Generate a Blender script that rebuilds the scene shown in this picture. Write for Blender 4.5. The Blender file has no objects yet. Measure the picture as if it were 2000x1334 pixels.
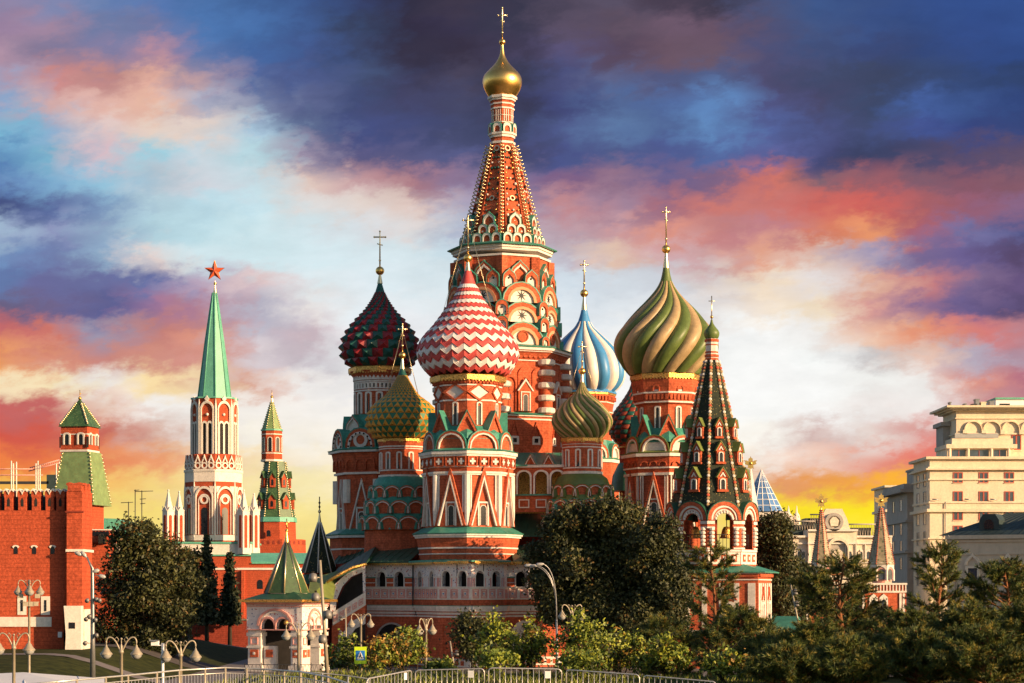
import bpy, math, random
import numpy as np
from mathutils import Vector, Matrix
R = math.radians
scene = bpy.context.scene
COL = scene.collection
ZC = 7.0                       # eye height above the cathedral square
FPX, HOR = 4000.0, 1150.0      # focal length and horizon measured on the 2000 px wide photograph

# ------------------------------------------------------------------ camera
cam_data = bpy.data.cameras.new("camera")
cam = bpy.data.objects.new("camera", cam_data)
COL.objects.link(cam)
cam.location = (0, 0, ZC)
cam.rotation_euler = (R(90), 0, 0)
cam_data.sensor_width = 36
cam_data.lens = 36 * FPX / 2000
cam_data.shift_y = (HOR - 667) / 2000
cam_data.clip_start = 1
cam_data.clip_end = 9000
scene.camera = cam

# ------------------------------------------------------------------ light
SUN_AZ, SUN_EL = 60.0, 14.0     # azimuth measured from the view's back (-Y) towards +X
sd = Vector((math.sin(R(SUN_AZ)) * math.cos(R(SUN_EL)), -math.cos(R(SUN_AZ)) * math.cos(R(SUN_EL)), math.sin(R(SUN_EL))))
sl = bpy.data.lights.new("sun", 'SUN')
sl.energy = 5.0
sl.angle = R(0.5)
sl.color = (1.0, 0.66, 0.36)
sun = bpy.data.objects.new("sun", sl)
COL.objects.link(sun)
sun.rotation_euler = sd.to_track_quat('Z', 'Y').to_euler()
scene.view_settings.view_transform = 'Standard'
scene.view_settings.look = 'None'
scene.view_settings.gamma = 1
EXPO = 0.75                    # exposed for the shaded brick; the cloud colours below are divided by it
scene.view_settings.exposure = EXPO

# ------------------------------------------------------------------ sky (world): sunset clouds by direction, Nishita elsewhere
SKYX = [100 * i for i in range(21)]
SKY = [
 (0,    "8f85a8 7f86b0 6880b0 5277b5 4470ac 3c64a0 36558f 34406c 333048 40384e 3a3850 50465c 5a5068 4c4055 3f3a50 4a5580 38568e 34508a 2f4f90 2b4e92 2e539a"),
 (50,   "9a80a0 a286a0 6f7ca8 7078a6 4878b8 4270b0 3a5a94 364468 352f48 3a3450 3a3850 5a4d66 5e4e62 6e566c 6a5268 4d5078 3f5588 35508a 2e4b88 2c4c90 2c4f94"),
 (100,  "b090a5 8a7c9c 7f7ca4 b58a9c 5a76ac 3f68a8 3f5a96 3a4870 36324a 3a3248 423c58 585078 5a4860 6e5568 6a5468 50507a 3f5080 38487a 304880 2d4a8a 2a4a8c"),
 (150,  "9aa0c0 cc8a88 c08886 e0ac9c a08fa5 5068a2 4a5a90 405078 3c3c5c 48425c 3a3c58 4a5082 5d648f 50557f 4f6090 4f4c74 404a70 3b4668 364a78 30487c 2c4270"),
 (200,  "8fa8cc d2aaa8 e2b4a8 e6b6a2 b0b0c2 7a86aa 5a6594 404d7c 44466e 45486c 3a3a58 424a80 50699c 4d69a2 5c88c2 4f5488 48486e 3c4a70 4060a5 35528f 2c4580"),
 (250,  "78b8d4 90b0d0 e2c8c4 e8d2c4 e0d0c8 a8c4d8 5f7099 445088 444d80 444a72 3c4468 4c5a90 5878a8 4e689e 5f8cc4 5062a0 4a5286 424e7c 405498 35488a 344680"),
 (300,  "5585bb 78b0cc d8bcc4 a0d0e0 c8d4dc b4d4de 9c90a8 5c5a8a 5a5a88 545a8c 46486f 4a5590 4e5c90 4c5a96 5068a4 5a62a0 454a7c 3c446c 464870 5a4c70 64506c"),
 (350,  "5c80b8 7aa8cc 92c0d8 b8c8d4 d0d4dc c8dce4 e0c8be c49ca0 b07c86 8f7494 8078a0 805f88 94708a 6c6090 866486 d47468 80606f a05c68 80586c 8a5568 8a5a6c"),
 (400,  "46568c 5a6ea4 7f9cc0 b0ccd8 b8d8e4 c8e2ea dedad8 e0d0c8 dcc4bc a69cb4 a090ac c48a90 a08098 a46c80 cf7870 cb7670 d0665e d26058 a85c64 985c74 8c6488"),
 (450,  "a0b8d0 8f98c0 8fa8c4 b0d0dc bedde6 cce4ea d2e4ea d8dfe4 e2dad8 b0b8cc c8b8c4 b8a0ac cc9ca0 dc9484 c48080 c07e86 d87c60 e8966a b4606c 7470a4 55588f"),
 (500,  "6f90c0 7080b0 90acc8 e0d0cc cde2e8 cfe6ec d4e8ee d8e8ee d4e4ea c8dce6 c0c4d0 c0b4c0 e4c4b0 d4acb0 cca0a0 e0a088 dcc0b4 a89cb8 7f6c98 6a5c94 5a4870"),
 (550,  "6078ac 6a6ba0 6a70a4 6a74aa b4a0b8 e0c8c8 dce8ec dce8ee dae8ee d8e6ec d4e0e8 d0dce6 d4dce4 ccd0d8 d8ccc8 f0dcc4 e4dcda dcac98 c87c80 806890 6a5484"),
 (600,  "6c6288 70648f 5f629a a8789a b8828f b8b4c4 e4dedc e4ecf0 e4ecf0 e2eaee e0e8ee e0e8ee dfe6ec dfe3e8 e4dcd8 f4e4d0 f0dcc0 d89c94 8f6c94 6c5c90 5c4c78"),
 (650,  "c8686a d07468 9c94ac c88078 dc9480 bcb8c6 c8b4bc e8e6e8 ebedf0 ebedf0 eceef0 edeff0 edeff0 eef0f0 eeefee f6f6f4 ece8e4 ecc4ac e89878 d87c78 c08088"),
 (700,  "f0a060 dc9078 c8847c d08c7c d49488 d8ccd0 c4b8c0 e0e2e4 f0f2f2 f1f3f2 f2f3f2 f3f4f3 f3f4f3 f4f5f4 f6f7f5 f8f8f6 f2f4f2 ccc8c8 e8c4b4 b8acbc b090a0"),
 (750,  "f6e0b8 f4e0b4 ece4dc f8dca4 ecd0a8 dca894 eeeae6 e8e6e6 f4f4f2 f5f5f3 f5f5f3 f5f5f3 f6f6f4 f6f6f4 f8f8f6 f8f8f6 f8f8f6 f4f4f0 ece8e4 e09888 b87080"),
 (800,  "c8605c c66460 e4bca8 f2ece6 f4f0ea f6f0e8 f6f1ea f6f2ec f6f2ec f6f3ee f6f3ee f7f4ef f7f5f0 f8f6f2 f8f8f5 f8f8f5 f8f7f4 ece6e2 f0eae6 d0a8a4 c08088"),
 (850,  "d85440 d85844 cc6c5c dcb4a4 ece4dc f6efe0 f7f0e4 f7f1e6 f7f1e6 f8f2e8 f8f2e8 f8f3ea f9f4ec faf6ee fbf8f0 fbf7ee d4b8b2 e8d8d0 dc9c94 d8847c d07c78"),
 (900,  "f08040 ec7840 e88858 eca070 f4d0a0 f8e0b4 f8ead0 f8ecd4 f8ecd4 f8eed8 f8eed8 f8eedc f8eedc faeedc fbeed8 f4e2d4 f2c8b4 e89480 e87c6c d87468 cc6c60"),
 (950,  "f8b850 f8b850 f4c068 f4d080 f6dc98 f8e4a4 f8e8b0 f8e8b8 f8e8b8 f8e8bc f8e8bc f8e8bc f8e8bc f9e4b8 fbe0b0 e49c68 f0a050 fbb038 ffb830 f4a840 e89848"),
 (1000, "f8d468 f8d468 f8dc74 f8dc78 f8e080 f8e48c f8e494 f8e49c f8e49c f8e49c f8e49c f8e49c f8e49c f8e090 f8d880 f8d828 ffe818 ffe418 ffe418 ffd828 f8c838"),
 (1060, "f8dc74 f8dc74 f8dc74 f8dc78 f8e080 f8e084 f8e088 f8e088 f8e088 f8e088 f8e088 f8e088 f8e088 f8e080 f8d870 ffe038 ffe838 ffe838 ffe838 ffe038 ffd840"),
]
def lin(c):
    return c / 12.92 if c <= 0.04045 else ((c + 0.055) / 1.055) ** 2.4
def hexc(h):
    return tuple(lin(int(h[i:i + 2], 16) / 255) for i in (0, 2, 4))
def soft(c, k=0.19):
    g = 0.3 * c[0] + 0.55 * c[1] + 0.15 * c[2]
    k *= max(0.1, 1 - 2.2 * g)
    return tuple(x + (g - x) * k for x in c)
world = bpy.data.worlds.new("World")
scene.world = world
world.use_nodes = True
NT = world.node_tree
for n in list(NT.nodes):
    NT.nodes.remove(n)
def nd(t, **k):
    n = NT.nodes.new(t)
    for a, b in k.items():
        setattr(n, a, b)
    return n
def mth(op, a, b=None, c=None, clamp=False):
    n = nd('ShaderNodeMath', operation=op, use_clamp=clamp)
    for i, x in enumerate((a, b, c)):
        if x is None:
            continue
        if isinstance(x, (int, float)):
            n.inputs[i].default_value = x
        else:
            NT.links.new(x, n.inputs[i])
    return n.outputs[0]
tc = nd('ShaderNodeTexCoord')
sp = nd('ShaderNodeSeparateXYZ')
NT.links.new(tc.outputs['Generated'], sp.inputs[0])
yy = mth('MAXIMUM', sp.outputs[1], 0.05)
pu = mth('MULTIPLY_ADD', mth('DIVIDE', sp.outputs[0], yy), FPX, 1000.0)
pv = mth('MULTIPLY_ADD', mth('DIVIDE', sp.outputs[2], yy), -FPX, HOR)
def warp_noise(su, sv, off, detail, rough=0.55):
    cb = nd('ShaderNodeCombineXYZ')
    NT.links.new(mth('MULTIPLY_ADD', pv, 0.35 / su, mth('MULTIPLY', pu, 1.0 / su)), cb.inputs[0])
    NT.links.new(mth('MULTIPLY', pv, 1.0 / sv), cb.inputs[1])
    cb.inputs[2].default_value = off
    n = nd('ShaderNodeTexNoise')
    n.inputs['Scale'].default_value = 1.0
    n.inputs['Detail'].default_value = detail
    n.inputs['Roughness'].default_value = rough
    NT.links.new(cb.outputs[0], n.inputs['Vector'])
    return mth('SUBTRACT', n.outputs[0], 0.5)
w1 = warp_noise(190, 80, 1.3, 5)
w2 = warp_noise(170, 70, 7.7, 5)
w3 = warp_noise(62, 34, 3.1, 6, 0.6)
w5 = warp_noise(95, 52, 21.7, 7, 0.6)
w4 = warp_noise(130, 50, 12.4, 8, 0.62)
def edge(n, k):          # firm up the noise so that cloud edges read
    m = nd('ShaderNodeMapRange', interpolation_type='SMOOTHSTEP')
    m.inputs[1].default_value = -k; m.inputs[2].default_value = k; m.inputs[3].default_value = -0.5; m.inputs[4].default_value = 0.5
    NT.links.new(n, m.inputs[0]); return m.outputs[0]
e3, e5 = edge(w3, 0.10), edge(w5, 0.09)
U_ = mth('ADD', mth('ADD', mth('MULTIPLY_ADD', w1, 80.0, pu), mth('MULTIPLY', e3, 26.0)), mth('MULTIPLY', e5, 24.0))
V_ = mth('ADD', mth('ADD', mth('MULTIPLY_ADD', w2, 42.0, pv), mth('MULTIPLY', e3, 14.0)), mth('MULTIPLY', e5, -16.0))
uf = mth('DIVIDE', U_, 2000.0, clamp=True)
prev = None
for i, (y, cols) in enumerate(SKY):
    rmp = nd('ShaderNodeValToRGB')
    cr = rmp.color_ramp
    cr.interpolation = 'LINEAR'
    cs = cols.split()
    while len(cr.elements) < len(cs):
        cr.elements.new(0.5)
    for k, h in enumerate(cs):
        cr.elements[k].position = SKYX[k] / 2000.0
        cr.elements[k].color = (*soft(hexc(h)), 1)
    NT.links.new(uf, rmp.inputs[0])
    if prev is None:
        prev = rmp.outputs[0]
    else:
        y0 = SKY[i - 1][0]
        mr = nd('ShaderNodeMapRange', interpolation_type='SMOOTHSTEP')
        mr.inputs[1].default_value = y0
        mr.inputs[2].default_value = y
        NT.links.new(V_, mr.inputs[0])
        mx = nd('ShaderNodeMix', data_type='RGBA')
        NT.links.new(mr.outputs[0], mx.inputs[0])
        NT.links.new(prev, mx.inputs[6])
        NT.links.new(rmp.outputs[0], mx.inputs[7])
        prev = mx.outputs[2]
# wisps: thin brighter and darker streaks
gain = mth('MULTIPLY_ADD', w4, 0.32, 1.0)
vm = nd('ShaderNodeVectorMath', operation='SCALE')
NT.links.new(prev, vm.inputs[0])
NT.links.new(gain, vm.inputs['Scale'])
nish = nd('ShaderNodeTexSky', sky_type='NISHITA')
nish.sun_disc = False
nish.sun_elevation = R(SUN_EL)
nish.sun_rotation = R(180 - SUN_AZ)
SKY_STRENGTH = 0.085
vm2 = nd('ShaderNodeVectorMath', operation='SCALE')
NT.links.new(nish.outputs[0], vm2.inputs[0])
vm2.inputs['Scale'].default_value = 1.0
# the cloud bank fills the part of the sky in front; Nishita takes over to the sides, overhead and behind
mf = nd('ShaderNodeMapRange', interpolation_type='SMOOTHSTEP')
NT.links.new(sp.outputs[1], mf.inputs[0])
mf.inputs[1].default_value = 0.62
mf.inputs[2].default_value = 0.86
vm3 = nd('ShaderNodeVectorMath', operation='SCALE')
NT.links.new(vm.outputs[0], vm3.inputs[0])
vm3.inputs['Scale'].default_value = 1.0 / SKY_STRENGTH / 2 ** EXPO
mx = nd('ShaderNodeMix', data_type='RGBA')
NT.links.new(mf.outputs[0], mx.inputs[0])
NT.links.new(vm2.outputs[0], mx.inputs[6])
NT.links.new(vm3.outputs[0], mx.inputs[7])
bg = nd('ShaderNodeBackground')
bg.inputs[1].default_value = SKY_STRENGTH
NT.links.new(mx.outputs[2], bg.inputs[0])
wo = nd('ShaderNodeOutputWorld')
NT.links.new(bg.outputs[0], wo.inputs[0])

# ------------------------------------------------------------------ measuring
def Xp(px, Y): return (px - 1000.0) * Y / FPX
def Zp(py, Y): return ZC + (HOR - py) * Y / FPX
def Sp(d, Y): return d * Y / FPX
def P(px, py, Y): return Vector((Xp(px, Y), Y, Zp(py, Y)))

# ------------------------------------------------------------------ materials
M = {}
def mat(name, col, rough=0.7, metal=0.0, var=0.25, scale=1.2, bump=0.0, bscale=14.0, spec=0.4, brick=None, dirt=0.0, speck=None, grain=0.0, ga=1.0):
    m = bpy.data.materials.new(name)
    m.use_nodes = True
    t = m.node_tree
    b = t.nodes['Principled BSDF']
    b.inputs['Roughness'].default_value = rough
    b.inputs['Metallic'].default_value = metal
    b.inputs['Specular IOR Level'].default_value = spec
    L = t.links.new
    co = t.nodes.new('ShaderNodeTexCoord')
    col = hexc(col) if isinstance(col, str) else col
    no = t.nodes.new('ShaderNodeTexNoise')
    no.inputs['Scale'].default_value = scale
    no.inputs['Detail'].default_value = 7
    no.inputs['Roughness'].default_value = 0.65
    L(co.outputs['Object'], no.inputs['Vector'])
    r = t.nodes.new('ShaderNodeValToRGB')
    r.color_ramp.elements[0].position = 0.3
    r.color_ramp.elements[1].position = 0.7
    r.color_ramp.elements[0].color = (*[c * (1 - var) for c in col], 1)
    r.color_ramp.elements[1].color = (*[min(1, c * (1 + var * 0.8)) for c in col], 1)
    L(no.outputs[0], r.inputs[0])
    out = r.outputs[0]
    def mixer(fac, a, colb, mode='MIX'):
        x = t.nodes.new('ShaderNodeMix'); x.data_type = 'RGBA'; x.blend_type = mode
        if isinstance(fac, float): x.inputs[0].default_value = fac
        else: L(fac, x.inputs[0])
        L(a, x.inputs[6])
        if isinstance(colb, tuple): x.inputs[7].default_value = (*colb, 1)
        else: L(colb, x.inputs[7])
        return x.outputs[2]
    if dirt:
        n2 = t.nodes.new('ShaderNodeTexNoise')
        n2.inputs['Scale'].default_value = 0.35
        n2.inputs['Detail'].default_value = 9
        n2.inputs['Roughness'].default_value = 0.75
        mp = t.nodes.new('ShaderNodeMapping')
        mp.inputs['Scale'].default_value = (3.0, 3.0, 0.7)
        L(co.outputs['Object'], mp.inputs[0]); L(mp.outputs[0], n2.inputs['Vector'])
        r2 = t.nodes.new('ShaderNodeValToRGB')
        r2.color_ramp.elements[0].position = 0.5
        r2.color_ramp.elements[1].position = 0.72
        r2.color_ramp.elements[0].color = (0, 0, 0, 1)
        r2.color_ramp.elements[1].color = (dirt, dirt, dirt, 1)
        L(n2.outputs[0], r2.inputs[0])
        out = mixer(r2.outputs[0], out, tuple(c * 0.45 for c in col))
    if grain:
        n4 = t.nodes.new('ShaderNodeTexNoise'); n4.inputs['Scale'].default_value = grain; n4.inputs['Detail'].default_value = 3; n4.inputs['Roughness'].default_value = 0.7
        L(co.outputs['Object'], n4.inputs['Vector'])
        r4 = t.nodes.new('ShaderNodeValToRGB'); r4.color_ramp.elements[0].position = 0.36; r4.color_ramp.elements[1].position = 0.66
        g0, g1 = 1 - 0.34 * ga, 1 + 0.18 * ga
        r4.color_ramp.elements[0].color = (g0, g0, g0, 1); r4.color_ramp.elements[1].color = (g1, g1, g1, 1)
        L(n4.outputs[0], r4.inputs[0]); out = mixer(1.0, out, r4.outputs[0], 'MULTIPLY')
    if brick:
        # courses of brick from the height, joints paler or darker
        sx = t.nodes.new('ShaderNodeSeparateXYZ'); L(co.outputs['Object'], sx.inputs[0])
        w = t.nodes.new('ShaderNodeMath'); w.operation = 'FRACT'
        w0 = t.nodes.new('ShaderNodeMath'); w0.operation = 'MULTIPLY'; w0.inputs[1].default_value = 1 / brick
        L(sx.outputs[2], w0.inputs[0]); L(w0.outputs[0], w.inputs[0])
        g = t.nodes.new('ShaderNodeMath'); g.operation = 'GREATER_THAN'; g.inputs[1].default_value = 0.78
        L(w.outputs[0], g.inputs[0])
        g2 = t.nodes.new('ShaderNodeMath'); g2.operation = 'MULTIPLY'; g2.inputs[1].default_value = 0.4
        L(g.outputs[0], g2.inputs[0])
        out = mixer(g2.outputs[0], out, tuple(c * 0.45 for c in col))
    if speck:
        vs, vcol, thr = speck
        vo = t.nodes.new('ShaderNodeTexVoronoi'); vo.inputs['Scale'].default_value = vs
        L(co.outputs['Object'], vo.inputs['Vector'])
        lt = t.nodes.new('ShaderNodeMath'); lt.operation = 'LESS_THAN'; lt.inputs[1].default_value = thr
        L(vo.outputs['Distance'], lt.inputs[0])
        if vcol == 'multi':
            hs = t.nodes.new('ShaderNodeValToRGB'); hs.color_ramp.interpolation = 'CONSTANT'
            hs.color_ramp.elements[0].color = (0.45, 0.09, 0.07, 1)
            hs.color_ramp.elements[1].position = 0.5; hs.color_ramp.elements[1].color = (0.10, 0.16, 0.30, 1)
            sc = t.nodes.new('ShaderNodeSeparateColor'); L(vo.outputs['Color'], sc.inputs[0]); L(sc.outputs[0], hs.inputs[0])
            out = mixer(lt.outputs[0], out, hs.outputs[0])
        else:
            out = mixer(lt.outputs[0], out, vcol)
    L(out, b.inputs['Base Color'])
    if bump:
        bn = t.nodes.new('ShaderNodeBump'); bn.inputs['Strength'].default_value = bump
        bn.inputs['Distance'].default_value = 0.08
        n3 = t.nodes.new('ShaderNodeTexNoise'); n3.inputs['Scale'].default_value = bscale; n3.inputs['Detail'].default_value = 4
        L(co.outputs['Object'], n3.inputs['Vector']); L(n3.outputs[0], bn.inputs['Height']); L(bn.outputs[0], b.inputs['Normal'])
    M[name] = m
    return m
mat('brick', (0.54, 0.122, 0.056), 0.85, var=0.30, scale=1.6, bump=0.35, brick=0.24, dirt=0.5, spec=0.15, grain=5.0)
mat('brick_dark', (0.30, 0.055, 0.035), 0.85, var=0.25, bump=0.3, brick=0.24, dirt=0.5, spec=0.15, grain=5.0)
mat('white', (0.72, 0.66, 0.60), 0.75, var=0.12, bump=0.15, dirt=0.4, spec=0.2, grain=5.0, ga=0.35)
mat('white_pattern', (0.72, 0.68, 0.68), 0.75, var=0.1, dirt=0.25, spec=0.2, speck=(4.2, 'multi', 0.26), grain=5.0, ga=0.35)
mat('pink', (0.66, 0.32, 0.28), 0.8, var=0.2, spec=0.2)
mat('teal_roof', (0.055, 0.26, 0.19), 0.45, var=0.3, scale=0.8, bump=0.1, spec=0.4, dirt=0.3, grain=5.0, ga=0.6)
mat('dark_roof', (0.022, 0.085, 0.050), 0.5, var=0.35, scale=0.8, bump=0.15, spec=0.35, dirt=0.4, grain=5.0, ga=0.6)
mat('olive_roof', (0.15, 0.19, 0.05), 0.5, var=0.3, spec=0.35)
mat('gold', (0.95, 0.56, 0.17), 0.33, metal=1.0, var=0.12, scale=3, bump=0.05)
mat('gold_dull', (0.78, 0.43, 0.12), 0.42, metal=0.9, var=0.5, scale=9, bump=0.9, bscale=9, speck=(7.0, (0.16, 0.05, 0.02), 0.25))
mat('gold_pale', (0.86, 0.70, 0.42), 0.35, metal=1.0, var=0.1)
mat('dark', (0.012, 0.013, 0.018), 0.25, var=0.5, scale=3, spec=0.5)
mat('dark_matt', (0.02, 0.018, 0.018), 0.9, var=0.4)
mat('dome_red', (0.53, 0.070, 0.066), 0.55, var=0.3, scale=1.0, bump=0.12, bscale=2.5, dirt=0.45)
mat('dome_white', (0.72, 0.66, 0.64), 0.55, var=0.14, scale=1.0, bump=0.12, bscale=2.5, dirt=0.4)
mat('dome_deep_red', (0.25, 0.018, 0.026), 0.4, var=0.35, scale=2)
mat('dome_deep_green', (0.013, 0.088, 0.075), 0.4, var=0.3, scale=2)
mat('dome_yellow', (0.62, 0.28, 0.028), 0.45, var=0.25, scale=2)
mat('dome_green', (0.025, 0.16, 0.085), 0.42, var=0.25, scale=2)
mat('dome_moss', (0.105, 0.150, 0.038), 0.45, var=0.22, scale=1.5, dirt=0.35)
mat('dome_tan', (0.40, 0.285, 0.150), 0.45, var=0.2, scale=1.5, dirt=0.45)
mat('dome_blue', (0.055, 0.235, 0.50), 0.42, var=0.12, scale=1.5)
mat('dome_cream', (0.72, 0.66, 0.60), 0.42, var=0.1, scale=1.5, dirt=0.2)
mat('scale_red', (0.26, 0.050, 0.030), 0.5, var=0.3, scale=2)
mat('dome_orange', (0.50, 0.10, 0.05), 0.45, var=0.25, scale=2)
mat('tent_tile', (0.018, 0.026, 0.014), 0.6, var=0.5, scale=5, bump=0.4, bscale=12, speck=(5.0, (0.36, 0.26, 0.08), 0.17), spec=0.2)
mat('tile_green', (0.035, 0.080, 0.025), 0.5, var=0.4, scale=3, bump=0.3, spec=0.5, speck=(2.6, (0.30, 0.28, 0.16), 0.1))
mat('kremlin_green', (0.19, 0.28, 0.11), 0.45, var=0.3, scale=1.2, speck=(3.2, (0.20, 0.24, 0.09), 0.3))
mat('kremlin_tile', (0.05, 0.11, 0.045), 0.4, var=0.4, scale=1, speck=(2.8, (0.09, 0.15, 0.06), 0.3))
mat('copper_green', (0.13, 0.42, 0.30), 0.5, var=0.14, scale=0.5, dirt=0.3, grain=5.0, ga=0.6)
mat('kremlin_brick', (0.48, 0.090, 0.040), 0.88, var=0.18, scale=0.8, bump=0.4, bscale=5, brick=0.35, dirt=0.45, spec=0.15, grain=5.0)
mat('kremlin_white', (0.75, 0.68, 0.60), 0.8, var=0.1, dirt=0.3, grain=5.0, ga=0.35)
mat('star_glass', (0.60, 0.10, 0.035), 0.15, var=0.3, scale=2, spec=0.7)
mat('cream', (0.76, 0.63, 0.46), 0.85, var=0.12, scale=0.3, bump=0.1, dirt=0.3, grain=2.5, ga=0.35)
mat('cream_far', (0.74, 0.63, 0.49), 0.85, var=0.12, scale=0.3, dirt=0.3, grain=2.5, ga=0.35)
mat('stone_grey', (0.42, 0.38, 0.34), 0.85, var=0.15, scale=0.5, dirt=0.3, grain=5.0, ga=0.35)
mat('window_glass', (0.05, 0.07, 0.10), 0.12, var=0.5, scale=0.7, spec=0.8)
mat('blue_glass', (0.09, 0.20, 0.42), 0.25, var=0.25, scale=0.2, spec=0.6)
mat('red_frame', (0.42, 0.08, 0.05), 0.6, var=0.15)
mat('slate', (0.035, 0.055, 0.055), 0.5, var=0.3, scale=0.8)
mat('lamp_paint', (0.36, 0.31, 0.23), 0.45, metal=0.2, var=0.15, scale=5)
mat('steel', (0.30, 0.30, 0.30), 0.38, metal=0.6, var=0.15, scale=6)
mat('barrier_steel', (0.62, 0.60, 0.56), 0.34, metal=0.6, var=0.12, scale=6)
mat('floodlight_grey', (0.20, 0.19, 0.18), 0.5, metal=0.3, var=0.2)
mat('dark_iron', (0.05, 0.05, 0.055), 0.5, metal=0.3, var=0.2)
mat('lamp_glass', (0.36, 0.36, 0.35), 0.15, var=0.1, spec=0.6)
mat('canvas', (0.72, 0.72, 0.74), 0.8, var=0.06)
mat('sign_yellow', (0.55, 0.75, 0.02), 0.5, var=0.05)
mat('sign_blue', (0.02, 0.18, 0.60), 0.5, var=0.05)
mat('plain_white', (0.8, 0.8, 0.8), 0.5, var=0.04)
mat('plain_black', (0.02, 0.02, 0.02), 0.6, var=0.1)
mat('bark', (0.055, 0.040, 0.028), 0.95, var=0.35, scale=4, bump=0.6)
mat('pine_bark', (0.24, 0.095, 0.038), 0.9, var=0.35, scale=6, bump=0.5)
mat('leaf_dark', (0.036, 0.044, 0.013), 0.6, var=0.45, scale=0.9)
mat('leaf_olive', (0.072, 0.074, 0.018), 0.6, var=0.4, scale=0.9)
mat('leaf_rust', (0.10, 0.060, 0.014), 0.6, var=0.4, scale=0.9)
mat('leaf_lime', (0.26, 0.29, 0.030), 0.55, var=0.35, scale=2)
mat('leaf_green', (0.12, 0.165, 0.022), 0.55, var=0.35, scale=2)
mat('leaf_orange', (0.30, 0.17, 0.030), 0.55, var=0.35, scale=2)
mat('needle_dark', (0.040, 0.066, 0.018), 0.6, var=0.35, scale=2)
mat('needle', (0.11, 0.14, 0.026), 0.6, var=0.35, scale=2)
mat('needle_gold', (0.26, 0.21, 0.035), 0.6, var=0.35, scale=2)
mat('spruce', (0.025, 0.038, 0.018), 0.7, var=0.35, scale=2)
mat('grass', (0.085, 0.115, 0.022), 0.9, var=0.5, scale=1.6, bump=0.6)
mat('paving', (0.17, 0.155, 0.16), 0.85, var=0.2, scale=1.2, bump=0.2)
mat('asphalt', (0.085, 0.075, 0.075), 0.85, var=0.2, scale=0.6)
mat('stone_wall', (0.20, 0.15, 0.12), 0.9, var=0.3, scale=0.8, bump=0.5)

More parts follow.
